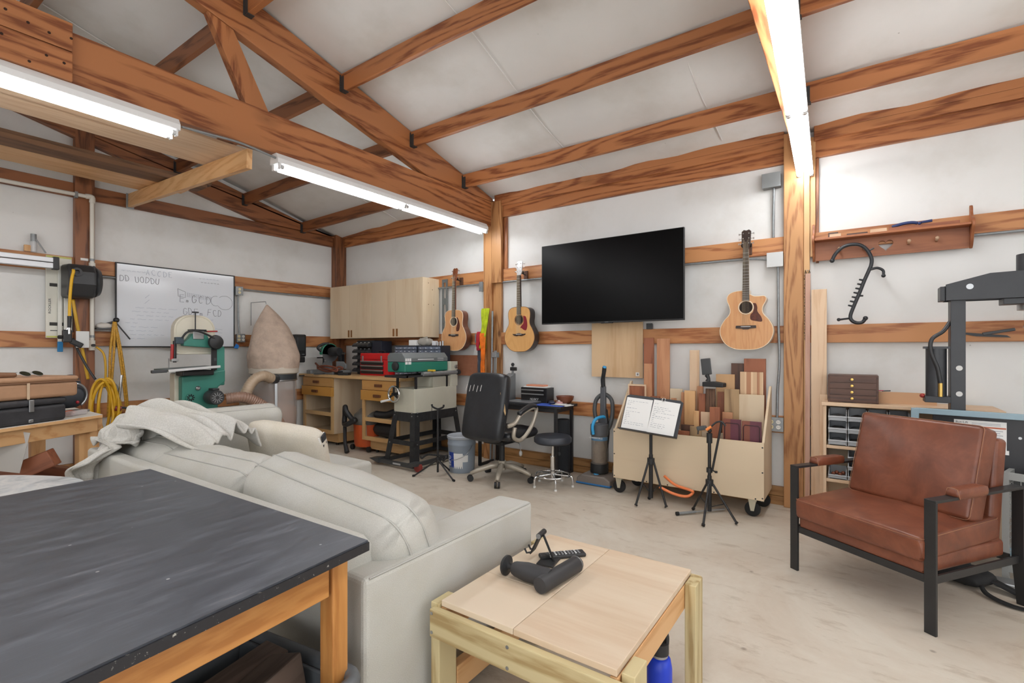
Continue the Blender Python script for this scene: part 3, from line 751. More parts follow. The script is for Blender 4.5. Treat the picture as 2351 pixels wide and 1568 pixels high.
# massage gun
t = thing('massage_gun', 'black massage gun lying on the low plywood table', 'massage gun', (-.895, 1.535, .460), R(0))
GUN = plain('gun_rubber', srgb(46, 46, 48), .55)
hx = Vector((-.965, 1.60, .035)) - Vector((-.895, 1.535, 0))
MB().lathe([(.001, -.125), (.027, -.122), (.029, -.11), (.029, .10), (.026, .112), (.001, .114)], axis='Y', seg=24).build('grip', GUN, t, smooth=True)
g = t.children[0]; g.rotation_euler = (0, 0, R(-6)); g.location = (.028, .01, .030)
MB().lathe([(.03, .1), (.0302, .1), (.0302, .103), (.03, .103)], axis='Y', seg=24).build('light_ring', STEEL, g, smooth=True)
h = MB().lathe([(.001, -.07), (.030, -.068), (.033, -.055), (.033, .03), (.026, .075), (.022, .085), (.001, .086)], axis='X', seg=24).build('motor_head', GUN, t, smooth=True)
h.rotation_euler = (0, 0, R(182)); h.location = (-.045, -.055, .034)
a = MB().lathe([(.01, .085), (.012, .105), (.016, .108), (.036, .112), (.036, .12), (.03, .126), (.001, .127)], axis='X', seg=24).build('flat_attachment', BLKP, t, smooth=True)
a.rotation_euler = (0, 0, R(182)); a.location = (-.045, -.055, .037)
# folding phone holder
t = thing('phone_holder', 'small black folding phone holder standing behind the massage gun', 'phone holder', (-.985, 1.66, .460), R(10))
MB().box(-.035, .035, -.045, .045, 0, .008).build('base', BLKP, t, bevel=.003)
MB().bar((.012, .02, .006), (-.022, -.0, .105), .05, .009).build('arm', BLKP, t, bevel=.002)
MB().cyl((-.03, -.03, .107), (-.03, .03, .107), .011, seg=16).build('hinge', BLKP, t, smooth=True)
MB().cyl((-.03, -.034, .107), (-.03, -.0305, .107), .0095, seg=16).build('hinge_cap', STEEL, t, smooth=True)
MB().bar((-.03, 0, .11), (-.068, 0, .03), .055, .006).build('cradle', BLKP, t, bevel=.002)
for y in (-.02, .02): MB().ring_tube([(-.066, y, .035), (-.085, y, .03), (-.094, y, .046)], .004, 8).build('prong', BLKP, t, smooth=True)
LBW_ = plain('label_white', srgb(225, 225, 225), .6)
for k, f in enumerate((.2, .33, .45, .62)): q = Vector((.012, 0, .006)).lerp(Vector((-.022, 0, .105)), f); MB().cbox((0, 0, 0), (.010, .008 if k < 3 else .014, .0012), (0, R(71), 0)).build('printed_mark', LBW_, t, loc=(q.x+.0052, -.004, q.z+.002))
# remote
t = thing('tv_remote', 'slim black television remote lying beside the phone holder', 'remote control', (-.965, 1.735, .460), R(-43))
MB().box(-.024, .024, -.095, .095, 0, .016).build('shell', BLKP, t, bevel=.007, segs=3)
KEY = plain('remote_keys', srgb(150, 152, 156), .5)
for r_ in range(8):
    for c_ in range(3):
        MB().cyl((-.013+.013*c_, -.03+.014*r_, .016), (-.013+.013*c_, -.03+.014*r_, .0178), .0042, seg=8).build('button', KEY if r_ % 3 else plain('remote_white', srgb(220, 222, 224), .5), t)
MB().lathe([(.001, 0), (.014, 0), (.013, .003), (.001, .003)], (0, -.058, .016), seg=18).build('dial', DGREY, t, smooth=True)
# bottle below the table
t = thing('water_bottle', 'tall blue steel water bottle standing under the low plywood table', 'bottle', (-.545, 1.66, 0))
BLUE = plain('bottle_blue', srgb(18, 56, 190), .38)
MB().lathe([(.001, .0), (.040, .0), (.042, .01), (.042, .215), (.036, .245), (.028, .252), (.001, .252)], seg=28).build('body', BLUE, t, smooth=True)
MB().lathe([(.028, .252), (.028, .262), (.001, .262)], seg=24).build('collar', STEEL, t, smooth=True)
MB().lathe([(.001, .262), (.031, .262), (.031, .30), (.02, .306), (.001, .306)], seg=24).build('lid', BLKP, t, smooth=True)
MB().ring_tube(bez([(-.026, 0, .30), (-.022, 0, .335), (.022, 0, .335), (.026, 0, .30)], 6), .007, 8).build('carry_loop', BLKP, t, smooth=True)
# tape holder on the floor below the table
t = thing('tape_dispenser', 'grey tape dispenser lying on the floor beneath the low plywood table', 'dispenser', (-.94, 1.42, 0), R(20))
GR = plain('pale_grey_plastic', srgb(176, 174, 170), .5)
b = MB(); b.lathe([(.022, 0), (.05, 0), (.05, .05), (.022, .05), (.022, 0)], seg=24, caps=False); b.build('roll', GR, t, smooth=True)
MB().box(.03, .19, -.028, .028, .012, .04).build('arm', GR, t, bevel=.004); MB().box(.10, .13, -.07, .07, .0, .05).build('foot', BLKP, t, bevel=.004)

# ---------------------------------------------------------------- brown leather armchair
def leather():
    m, nt, b = new_mat('brown_leather'); L = nt.links.new
    tc = N(nt, 'ShaderNodeTexCoord')
    n = N(nt, 'ShaderNodeTexNoise'); n.inputs['Scale'].default_value = 7; n.inputs['Detail'].default_value = 6; n.inputs['Roughness'].default_value = .62; n.inputs['Distortion'].default_value = .6; L(tc.outputs['Object'], n.inputs['Vector'])
    rp = ramp(nt, [(.28, srgb(96, 53, 36)), (.5, srgb(113, 63, 43)), (.72, srgb(131, 77, 54))]); L(n.outputs['Fac'], rp.inputs[0]); L(rp.outputs[0], b.inputs['Base Color'])
    b.inputs['Roughness'].default_value = .36
    v = N(nt, 'ShaderNodeTexNoise'); v.inputs['Scale'].default_value = 14; v.inputs['Detail'].default_value = 5; L(tc.outputs['Object'], v.inputs['Vector'])
    bp = N(nt, 'ShaderNodeBump'); bp.inputs['Strength'].default_value = .25; bp.inputs['Distance'].default_value = .006; L(v.outputs['Fac'], bp.inputs['Height']); L(bp.outputs['Normal'], b.inputs['Normal'])
    return m
LEA = leather(); STITCH = plain('stitching', srgb(150, 104, 76), .7)
t = thing('armchair', 'brown leather armchair on a black flat-steel frame beside the tall post', 'armchair', (-.287, 3.317, 0), R(-35))
# local: x width 0..0.70, y depth 0 (front)..0.68
FR = plain('chair_frame', srgb(34, 34, 35), .4)
for x in (.0, .70):
    MB().box(x-.024, x+.024, -.006, .008, 0, .600).build('front_leg', FR, t, bevel=.0015)
    MB().box(x-.024, x+.024, -.006, .69, .600, .613).build('arm_rail', FR, t, bevel=.0015)
    MB().prism([(.676, .60), (.690, .60), (.690, .24), (.735, 0), (.720, 0), (.676, .24)], x-.024, x+.024, 'X').build('rear_leg', FR, t, bevel=.0015)
    MB().box(x-.006, x+.006, .008, .676, .225, .262).build('side_rail', FR, t, bevel=.0015)
    b = MB(); M = Matrix.Translation((x, .27, .624)); b.cushion(.062, .24, .052, 10, 6, .3, M); o = b.build('arm_pad', LEA, t, smooth='all')
    MB().ring_tube([(x-.03, .158, .605), (x-.02, .158, .647), (x, .158, .651), (x+.02, .158, .647), (x+.03, .158, .605)], .002, 6).build('arm_stitch', STITCH, o, smooth='all')
MB().box(.024, .676, .0, .012, .225, .262).build('front_rail', FR, t, bevel=.0015)
MB().box(.024, .676, .655, .667, .225, .262).build('rear_rail', FR, t, bevel=.0015)
b = MB(); b.boxcushion(.65, .62, .085, .0, .018, 6, Matrix.Translation((.35, .312, .298))); b.build('seat_base', LEA, t, smooth='all')
def leather_cushion(nm, M, sx, sy, sz, seed):
    b = MB(); b.boxcushion(sx, sy, sz, .022, .022, 12, M, .004, seed); rims = b.rims; o = b.build(nm, LEA, t, smooth='all')
    c = M.translation; nz = (M.to_3x3() @ Vector((0, 0, 1)))
    MB().ring_tube([q+nz*.016+(q-c)*-.006 for q in rims[0][::2]], .0016, 6, closed=True).build('stitch_line', STITCH, o, smooth='all')
leather_cushion('seat_cushion', Matrix.Translation((.35, .275, .388)) @ Euler((R(3), 0, 0)).to_matrix().to_4x4(), .66, .60, .115, 2)
leather_cushion('back_cushion', Matrix.Translation((.365, .475, .672)) @ Euler((R(74), 0, 0)).to_matrix().to_4x4(), .60, .475, .125, 4)
b = MB(); M = Matrix.Translation((.35, .592, .545)) @ Euler((R(83), 0, 0)).to_matrix().to_4x4(); b.boxcushion(.63, .60, .09, .0, .02, 6, M); b.build('back_panel', LEA, t, smooth='all')
# ---------------------------------------------------------------- guitars on the wall
def smooth_poly(pts, n=6): return [(p.x, p.z) for p in bez([(x, 0, z) for x, z in pts], n)]
DRED = [(0, 0), (.07, .004), (.13, .03), (.172, .075), (.196, .135), (.192, .195), (.168, .25), (.142, .295), (.136, .335), (.143, .385), (.143, .43), (.128, .465), (.09, .487), (.03, .493)]
GA = [(0, 0), (.075, .004), (.14, .032), (.182, .08), (.202, .14), (.196, .195), (.166, .25), (.132, .29), (.122, .325), (.130, .37), (.146, .415), (.143, .45), (.118, .477), (.075, .49), (.03, .493)]
GACUT = [(0, 0), (.075, .004), (.14, .032), (.182, .08), (.202, .14), (.196, .195), (.166, .25), (.132, .29), (.122, .325), (.128, .36), (.148, .40), (.150, .425), (.135, .440), (.10, .440), (.06, .443), (.03, .46)]
def guitar(name_lab, loc, left, right, top, side, dark, rosette, pick, pickm, bridge_moustache, headm, tilt=0, white_head=False, depth=.105):
    t = thing('acoustic_guitar', name_lab, 'guitar', loc, group='acoustic guitars hanging on the wall')
    t.rotation_euler = (0, tilt, 0)
    out = [(x, z) for x, z in smooth_poly(right)] + [(-x, z) for x, z in reversed(smooth_poly(left))]
    out = out[:-1] if abs(out[-1][0]) < 1e-6 else out
    MB().prism(out, .004, depth, 'Y').build('body', side, t, smooth=True, bevel=.003)
    sb = MB().prism(out, 0, .0055, 'Y').build('soundboard', top, t, bevel=.0015)
    bd = MB(); n = len(out); bd.ring_tube([(x*1.002, .002, z*1.0+.0) for x, z in out], .0032, 6, closed=True); bd.build('binding', rosette, sb, smooth='all')
    zc = .352
    MB().cyl((0, -.0006, zc), (0, .003, zc), .05, seg=40).build('soundhole', plain('soundhole_dark', srgb(34, 24, 20), .9), sb)
    r = MB(); r.ring_tube([(.056*math.cos(2*PI*k/40), -.0004, zc+.056*math.sin(2*PI*k/40)) for k in range(40)], .0042, 6, closed=True); r.build('rosette', rosette, sb, smooth='all')
    MB().prism(smooth_poly(pick, 5), -.0012, .001, 'Y').build('pickguard', pickm, sb)
    zb = .185
    if bridge_moustache: bp = smooth_poly([(-.085, zb+.012), (-.05, zb+.01), (0, zb+.02), (.05, zb+.01), (.085, zb+.012), (.07, zb-.004), (.03, zb-.014), (0, zb-.008), (-.03, zb-.014), (-.07, zb-.004), (-.085, zb+.012)], 4)[:-1]
    else: bp = [(-.076, zb+.016), (.076, zb+.016), (.078, zb-.006), (.03, zb-.010), (.02, zb-.016), (-.02, zb-.016), (-.03, zb-.010), (-.078, zb-.006)]
    MB().prism(bp, -.009, .001, 'Y').build('bridge', dark, sb, bevel=.0015)
    MB().box(-.037, .037, -.011, -.008, zb+.004, zb+.008).build('saddle', PAPER, sb)
    zn, zt_ = .842, 1.005          # nut, tip of the headstock
    MB().prism([(-.027, .41), (.027, .41), (.0215, zn), (-.0215, zn)], -.008, -.001, 'Y').build('fretboard', dark, t)
    fb = t.children[-1]
    b = MB(); L = .645; zs = zb
    for k in range(1, 20):
        z = zn-(zn-zs)*(1-2**(-k/12)); w = .0215+(zn-z)/(zn-.41)*.0055
        b.box(-w, w, -.0096, -.0078, z-.001, z+.001)
    b.build('fret', STEEL, fb)
    b = MB(); b.prism([(-.026, .44), (.026, .44), (.021, zn), (-.021, zn)], -.001, .022, 'Y'); b.build('neck', side, t, bevel=.008)
    b = MB(); b.box(-.03, .03, 0, .075, .455, .497); b.build('heel', side, t, bevel=.01)
    b = MB(); b.M = Matrix.Translation((0, -.002, zn)) @ Matrix.Rotation(R(-9), 4, 'X')
    b.prism([(-.0215, 0), (.0215, 0), (.034, .04), (.036, .15), (.02, .165), (0, .158), (-.02, .165), (-.036, .15), (-.034, .04)], 0, .014, 'Y'); b.build('headstock', headm, t, bevel=.0015)
    hs = t.children[-1]
    for k in range(3):
        for s in (-1, 1):
            z = zn+.045+.042*k; y = .006+.15*(z-zn)
            tn = MB().cyl((s*.034, y+.006, z), (s*.052, y+.006, z), .003, seg=8).lathe([(.001, 0), (.008, .001), (.009, .006), (.001, .008)], (s*.052 if s > 0 else -.060, y+.006, z), 10, 'X').cyl((s*.022, y-.018, z), (s*.022, y, z), .004, seg=8)
            tn.build('tuner', CHROME, hs, smooth=True)
    b = MB()
    for k in range(6):
        x = -.0175+.007*k; b.ring_tube([(x*1.55, -.013, zb+.006), (x, -.0105, zn), (x*1.2, -.004, zn+.05+.015*abs(k-2.5))], .0005 if k > 2 else .0008, 4)
    b.build('string', plain('string_wire', srgb(198, 186, 160), .35, .8), t)
    return t
def wall_hook(x, z, label):
    t = thing('guitar_hanger', label, 'guitar hanger', (x, 4.61, z), group='guitar hangers on the upper girt')
    MB().box(-.025, .025, -.018, 0, -.05, .04).build('backplate', plain('hanger_wood', srgb(84, 52, 34), .5), t, bevel=.003)
    MB().cyl((0, -.018, -.005), (0, -.09, .005), .006, seg=10).build('stem', BLK, t)
    MB().ring_tube(bez([(-.036, -.125, .024), (-.034, -.12, .006), (-.028, -.10, .004), (0, -.09, .004), (.028, -.10, .004), (.034, -.12, .006), (.036, -.125, .024)], 5), .0065, 8).build('yoke', RUB, t, smooth=True)
SAP = wood('mahogany_side', srgb(126, 74, 50), srgb(92, 50, 34), 'Z', 9, 0, .32, .6)
DKS = wood('dark_side', srgb(62, 46, 40), srgb(36, 28, 26), 'Z', 9, 0, .28, .6)
ROSE = wood('ebony', srgb(58, 42, 36), srgb(38, 28, 24), 'Z', 10, 0, .4, .6)
TORT = plain('tortoise', srgb(84, 40, 26), .2, vary=.5, vscale=40)
REDP = plain('red_pickguard', srgb(128, 30, 42), .2)
IVORY = plain('binding_cream', srgb(236, 222, 196), .4); DARKB = plain('rosette_dark', srgb(120, 82, 54), .4)
pk_d = [(.045, .40), (.062, .40), (.085, .36), (.098, .30), (.085, .245), (.05, .235), (.042, .27), (.05, .30), (.059, .34), (.045, .40)]
pk_o = [(.055, .392), (.085, .385), (.102, .345), (.108, .28), (.092, .235), (.06, .24), (.03, .26), (.015, .262), (.035, .29), (.055, .31), (.062, .35), (.055, .392)]
pk_t = [(.052, .385), (.075, .382), (.086, .35), (.088, .315), (.115, .27), (.12, .232), (.075, .236), (.036, .25), (.035, .29), (.052, .31), (.06, .345), (.052, .385)]
HW = wood('headstock_rose', srgb(132, 76, 46), srgb(86, 46, 30), 'Z', 10, 0, .3, .6)
GT1 = guitar('tan acoustic guitar with dark pickguard and reddish sides, hanging beside the wall cabinet', (-3.985, 4.46, 1.277), DRED, DRED, CEDAR('Z'), SAP, ROSE, IVORY, pk_d, TORT, False, HW, R(.6))
GT2 = guitar('pale acoustic guitar with red pickguard and black sides, hanging between post and television', (-3.02, 4.46, 1.268), DRED, DRED, SPR('Z'), DKS, ROSE, DARKB, pk_o, REDP, True, plain('pearl_headstock', srgb(222, 222, 224), .2), R(-.5))
GT3 = guitar('cutaway acoustic guitar with brown pickguard, hanging above the wood cart by the tall post', (-.738, 4.46, 1.293), GA, GACUT, CEDAR('Z'), plain('pale_maple_side', srgb(206, 190, 170), .35), ROSE, IVORY, pk_t, TORT, False, ROSE)
wall_hook(-3.98, 2.14, 'guitar hanger holding the tan guitar beside the wall cabinet'); wall_hook(-3.025, 2.135, 'guitar hanger holding the red-pickguard guitar'); wall_hook(-.738, 2.155, 'guitar hanger holding the cutaway guitar by the tall post')

# ---------------------------------------------------------------- television
t = thing('television', 'large black flat-screen television on the back wall', 'television', (-1.96, 4.40, 1.965))
MB().box(-.735, .735, 0, .03, -.411, .411).build('housing', BLKP, t, bevel=.004)
MB().box(-.728, .728, -.0015, .002, -.398, .405).build('screen', plain('tv_screen', srgb(3, 3, 4), .28, spec=.12), t)
MB().box(-.06, .06, -.003, .02, -.419, -.411).build('sensor_bar', BLK, t, bevel=.002)
MB().box(-.018, .018, -.0022, -.001, -.4085, -.4035).build('maker_mark', plain('tv_logo', srgb(110, 112, 114), .4), t)
MB().box(-.22, .22, .03, .10, -.2, .2).build('rear_housing', BLKP, t, bevel=.01)
MB().box(-.2, .2, .10, .209, -.12, .22).build('wall_mount', BLK, t)
o = MB().box(-.27, .27, 0, .012, 0, .545).build('plywood_panel', wood('rustic_plywood', srgb(224, 192, 152), srgb(196, 152, 108), 'Z', 3, 0, .55, .6, None, .15), bevel=.001, loc=(-1.94, 4.592, 1.015))
tag(o, 'square plywood sheet fixed to the wall below the television', 'panel')
MB().box(.20, .235, -.0015, .001, .02, .055).build('sticker', PAPER, o)
MB().box(.211, .215, -.002, -.001, .028, .046).box(.219, .226, -.002, -.001, .028, .046).build('sticker_print', INK, o.children[0])

# ---------------------------------------------------------------- electrical boxes and conduit
def ebox(loc, w, h, d, mat, label, ax='Y', lid=None):
    t = thing('junction_box', label, 'electrical box', loc)
    if ax == 'Y': MB().box(-w/2, w/2, -d, 0, -h/2, h/2).build('box', mat, t, bevel=.004); p = MB().box(-w/2-.003, w/2+.003, -d-.004, -d, -h/2-.003, h/2+.003)
    else: MB().box(0, d, -w/2, w/2, -h/2, h/2).build('box', mat, t, bevel=.004); p = MB().box(d, d+.004, -w/2-.003, w/2+.003, -h/2-.003, h/2+.003)
    p.build('cover', lid or mat, t, bevel=.002); return t
def outlet(t, d, ax='Y', quad=True):
    OUT = plain('outlet_white', srgb(236, 236, 232), .4); OU2 = plain('outlet_ivory', srgb(226, 212, 170), .4); SL = plain('outlet_slot', srgb(40, 38, 34), .8)
    for i, a in enumerate((-.026, .026) if quad else (0,)):
        for b_ in (-.021, .021):
            m = OU2 if i == 0 else OUT
            if ax == 'Y': f = MB().lathe([(.001, -d-.008), (.016, -d-.008), (.017, -d-.003)], (a, 0, b_), 16, 'Y', True).build('socket', m, t)
            else: f = MB().lathe([(.001, d+.008), (.016, d+.008), (.017, d+.003)], (0, a, b_), 16, 'X', True).build('socket', m, t)
            for k in (-.006, .006):
                q = MB()
                if ax == 'Y': q.box(a+k-.0012, a+k+.0012, -d-.0088, -d-.007, b_-.003, b_+.006)
                else: q.box(d+.007, d+.0088, a+k-.0012, a+k+.0012, b_-.003, b_+.006)
                q.build('slot', SL, f)
b1 = ebox((-.565, 4.65, 2.705), .135, .115, .075, plain('grey_box', srgb(126, 128, 128), .5, .2), 'grey metal electrical box high on the wall left of the tall post')
b2 = ebox((-.535, 4.61, 2.037), .115, .115, .055, plain('pale_box', srgb(206, 208, 208), .45, .1), 'pale square electrical box on the upper girt beside the tall post')
b3 = ebox((-.535, 4.61, .675), .12, .11, .055, GALV, 'metal outlet box low on the wall right of the wood cart'); outlet(b3, .057)
def pipe(pts, r, mat, label, cat='conduit', grp='metal conduit runs on the walls', n=6, name='conduit_pipe'):
    return tag(MB().ring_tube(bez(pts, n), r, 10).build(name, mat, smooth=True), label, cat, grp)
pipe([(-.548, 4.615, 2.645), (-.552, 4.62, 2.45), (-.555, 4.63, 2.235)], .010, GALV, 'steel conduit dropping from the high grey box to the upper girt')
pipe([(-.592, 4.585, 2.045), (-.70, 4.598, 2.065), (-.9, 4.6, 2.072), (-1.9, 4.6, 2.075)], .010, GALV, 'steel conduit under the upper girt running behind the cutaway guitar and television')
pipe([(-3.34, 4.6, 2.075), (-2.9, 4.6, 2.075), (-2.2, 4.6, 2.075)], .010, GALV, 'steel conduit under the upper girt behind the red-pickguard guitar')
pipe([(-.515, 4.59, 1.98), (-.512, 4.59, 1.5), (-.505, 4.59, 1.2), (-.52, 4.6, .95), (-.522, 4.59, .73)], .010, GALV, 'long steel conduit dropping beside the tall post to the low outlet box')
pipe([(.64, 4.6, 2.085), (2, 4.6, 2.085), (4.5, 4.6, 2.085)], .010, GALV, 'steel conduit under the girt right of the peg shelf')
pipe([(-4.37, 4.6, 2.075), (-4.0, 4.6, 2.075), (-3.64, 4.6, 2.075)], .010, GALV, 'steel conduit under the girt behind the tan guitar')
b4 = ebox((-3.638, 4.61, 2.04), .05, .11, .05, GALV, 'small grey electrical box on the left side of the guitar post')
b5 = ebox((-3.69, 4.61, 1.425), .075, .10, .05, GALV, 'small grey outlet box between the tan guitar and the hanging straps')
b6 = ebox((-1.60, 4.61, 1.515), .055, .05, .03, plain('small_black_box', srgb(70, 72, 74), .5), 'tiny dark socket just below the television bottom edge')
# unistrut with slots
t = thing('steel_bracket', 'upright slotted steel channel beside the wall cabinet, behind the tan guitar', 'bracket', (-4.255, 4.605, 1.08))
b = MB(); x = .045
b.box(-x, -.018, -.012, 0, 0, 1.1); b.box(.018, x, -.012, 0, 0, 1.1)
for z0, z1 in ((0, .05), (.28, .34), (.55, .62), (.78, .86), (.98, 1.0), (1.06, 1.1)): b.box(-.018, .018, -.012, 0, z0, z1)
b.build('channel', plain('strut_grey', srgb(112, 118, 120), .5, .3), t, bevel=.001)
o = MB().box(-.25, .25, 0, .006, 0, .25).build('hardboard_sheet', plain('hardboard', srgb(146, 94, 68), .7, vary=.12, vscale=20), loc=(-3.965, 4.585, .972)); tag(o, 'brown hardboard sheet leaning on the wall behind the green sander', 'panel')
# straps and poles hanging at the left post
def strap(pts, w, mat, label):
    p = bez(pts, 6); b = MB(); g = []
    for i, q in enumerate(p):
        tw = .5*math.sin(i*.35); g.append([b.bm.verts.new(q+Vector((w*k/4*math.cos(tw), .02*math.sin(k*2.1+i*.4)+w*k/4*math.sin(tw)*.5, 0))) for k in range(-4, 5)])
    for A, B_ in zip(g, g[1:]):
        for k in range(8): b.bm.faces.new((A[k], A[k+1], B_[k+1], B_[k]))
    tag(b.build('hanging_scarf', mat, smooth='all', solid=.006), label, 'scarf', 'coloured scarves hanging at the guitar post')
strap([(-3.515, 4.495, 1.77), (-3.52, 4.48, 1.6), (-3.545, 4.48, 1.42), (-3.555, 4.49, 1.30)], .045, plain('lime_cloth', srgb(180, 196, 30), .8, vary=.3, vscale=14), 'lime and yellow scarf hanging at the guitar post, topmost')
strap([(-3.53, 4.46, 1.48), (-3.52, 4.45, 1.25), (-3.53, 4.46, 1.05), (-3.53, 4.47, .72)], .030, plain('orange_cloth', srgb(232, 118, 24), .8, vary=.25, vscale=14), 'long orange scarf hanging at the guitar post')
strap([(-3.60, 4.49, 1.50), (-3.62, 4.48, 1.36), (-3.615, 4.49, 1.28)], .024, plain('crimson_cloth', srgb(176, 36, 52), .8), 'short crimson scarf end beside the lime scarf')
strap([(-3.62, 4.52, 1.36), (-3.622, 4.51, 1.1), (-3.62, 4.52, .8)], .016, plain('slate_cloth', srgb(70, 76, 88), .8), 'dark grey strap hanging left of the orange scarf')
tag(MB().cyl((-3.45, 4.50, 0.0), (-3.455, 4.545, 1.74), .012).build('pole', GALV, smooth=True), 'grey metal pole leaning on the guitar post behind the scarves', 'pole')
t = thing('clamp_bar', 'pale steel bar clamp leaning on the guitar post beside the scarves', 'clamp', (-3.40, 4.50, 0), rot=(R(-1.2), 0, 0))
MB().box(-.02, .02, -.006, .006, 0, 1.28).build('bar', STEEL, t, bevel=.002); MB().box(-.035, .035, -.03, .03, 1.20, 1.26).build('jaw', GALV, t, bevel=.004)

# ---------------------------------------------------------------- wall cabinet
t = thing('wall_cabinet', 'plywood wall cabinet with four doors mounted in the corner over the workbench', 'cabinet', (-5.308, 4.32, 1.445))
MB().box(-.942, .942, .02, .29, 0, .745).build('carcass', PLY('Z'), t, bevel=.002)
SLOT = plain('pull_slot', srgb(132, 88, 44), .6)
for x0, x1, hx_ in ((-.942, -.50, -.515), (-.497, -.022, -.455), (-.018, .44, .412), (.444, .942, .475)):
    d = MB().box(x0+.001, x1-.001, 0, .0195, .001, .744).build('door', PLY('Z'), t, bevel=.0015)
    MB().box(hx_-.018, hx_+.018, -.002, .004, .015, .115).build('finger_pull', SLOT, d, bevel=.008)
sc = t.children[0]
for y, z in ((.10, .68), (.17, .60), (.10, .41), (.19, .41)): MB().cyl((.942, y, z), (.9435, y, z), .006, seg=8).build('screw_hole', plain('screw_dark', srgb(110, 84, 62), .8), sc)

# ---------------------------------------------------------------- workbench along the back wall
MAPZ = MAPLE('Z')
def base_unit(x0, x1, label):
    w = x1-x0; t = thing('base_cabinet', label, 'cabinet', (x0, 3.95, 0), group='drawer cabinets under the long workbench')
    D = .60
    for x in (0, w-.02): MB().box(x, x+.02, 0, D, .17, .915).build('side_panel', PLY('Z'), t, bevel=.0015)
    MB().box(.02, w-.02, .02, D, .17, .19).build('bottom_panel', PLY('X'), t); MB().box(.02, w-.02, D-.012, D, .19, .915).build('back_panel', PLY('Z'), t)
    MB().box(.02, w-.02, .03, D-.012, .42, .44).build('shelf', PLY('X'), t)
    for x in (0, w-.045): MB().box(x, x+.045, -.02, 0, .17, .665).build('stile', MAPZ, t, bevel=.001)
    for z in (.17, .405): MB().box(.045, w-.045, -.02, 0, z, z+.05).build('rail', MAPLE('X'), t, bevel=.001)
    for z0, z1 in ((.668, .79), (.795, .912)):
        d = MB().box(.0, w, -.042 if z0 < .7 else -.022, -.001, z0, z1).build('drawer', wood('drawer_front_a' if z0 > .7 else 'drawer_front_b', srgb(222, 172, 104) if z0 > .7 else srgb(218, 160, 78), srgb(204, 146, 78), 'X', 4, 0, .4, .5), t, bevel=.002)
        y = -.042 if z0 < .7 else -.022; zc = (z0+z1)/2; xc = w/2-.02
        MB().box(xc-.062, xc+.062, y-.022, y, zc-.018, zc+.016).build('pull', plain('drawer_pull', srgb(104, 62, 36), .5), d, bevel=.004)
    MB().box(.05, w-.02, .07, .09, .045, .17).build('toe_board', MAPLE('X'), t); MB().box(w-.03, w-.01, .09, D-.05, .045, .17).build('toe_board', MAPLE('Y'), t)
    for x in (.12, w-.1):
        for y in (.12, .5): MB().cyl((x, y, 0), (x, y, .05), .018, seg=12).build('leveller', BLK, t)
    return t
base_unit(-6.31, -5.63, 'maple base cabinet with two drawers, left under the workbench in the corner')
base_unit(-5.03, -4.36, 'maple base cabinet with two drawers, right under the workbench behind the green sander')
o = MB().box(-1.04, 1.02, -.04, .64, 0, .035).build('worktop', MAPLE('X'), bevel=.003, loc=(-5.34, 3.95, .918)); tag(o, 'long maple worktop spanning the two drawer cabinets', 'worktop')
# red tool chest
t = thing('tool_chest', 'red metal tool chest with three drawers on the worktop', 'tool chest', (-5.10, 4.17, .953))
REDM = plain('red_enamel', srgb(196, 30, 34), .32)
MB().box(-.275, .275, 0, .27, 0, .205).build('case', REDM, t, bevel=.004); MB().box(-.275, .275, 0, .27, .207, .29).build('lid', REDM, t, bevel=.008)
for k in range(3):
    d = MB().box(-.25, .185, -.012, .002, .022+.058*k, .062+.058*k).build('drawer', plain('drawer_dark', srgb(36, 32, 33), .5), t, bevel=.002)
    MB().box(-.25, .185, -.024, -.010, .055+.058*k, .073+.058*k).build('drawer_pull', STEEL, d, bevel=.004)
for x in (-.22, .15): MB().box(x-.012, x+.012, -.010, .0, .15, .255).build('latch', STEEL, t, bevel=.002)
MB().box(.02, .13, -.002, .001, .165, .178).build('badge', plain('badge_grey', srgb(150, 120, 140), .4), t); MB().box(.0, .14, -.0015, .001, .18, .19).build('badge', plain('badge_dark', srgb(110, 70, 100), .4), t)
MB().ring_tube(bez([(-.06, .13, .29), (-.055, .13, .315), (.055, .13, .315), (.06, .13, .29)], 5), .008, 8).build('handle', BLKP, t, smooth=True)
# small-parts organisers
def organiser(x0, w, y0, d, h, rows, cols, drawer_mat, label, pull=True):
    t = thing('parts_organiser', label, 'organiser', (x0, y0, .953), group='small-parts drawer cabinets on the worktop')
    NAVY = plain('organiser_navy', srgb(30, 36, 48), .5)
    MB().box(0, w, .012, d, 0, h).build('case', NAVY, t, bevel=.004)
    dh = (h-.02)/rows; dw = (w-.02)/cols
    for r in range(rows):
        for c in range(cols):
            b = MB().box(.01+dw*c+.003, .01+dw*(c+1)-.003, -.004, .012, .01+dh*r+.003, .01+dh*(r+1)-.003)
            dr = b.build('drawer', drawer_mat, t, bevel=.002)
            if pull: MB().box(.01+dw*(c+.5)-.008, .01+dw*(c+.5)+.008, -.012, -.004, .01+dh*(r+.5)-.004, .01+dh*(r+.5)+.004).build('knob', plain('clear_grey', srgb(176, 182, 190), .3), dr)
    return t
CLR = plain('smoky_drawer', srgb(104, 112, 128), .25, vary=.4, vscale=30)
organiser(-4.80, .40, 4.25, .17, .385, 9, 5, CLR, 'navy small-parts cabinet with many clear drawers, beside the red tool chest')
organiser(-4.38, .38, 4.25, .17, .385, 9, 4, CLR, 'navy small-parts cabinet with clear drawers, behind the green sander')
t = thing('bin_rack', 'black tiered rack of hardware bins behind the saw and red tool chest', 'rack', (-5.66, 4.24, .953))
MB().box(0, .36, .10, .24, 0, .46).build('case', BLKP, t, bevel=.004); MB().box(.36, .55, .06, .24, .0, .45).build('side_case', plain('organiser_navy', (0, 0, 0, 1)), t, bevel=.004)
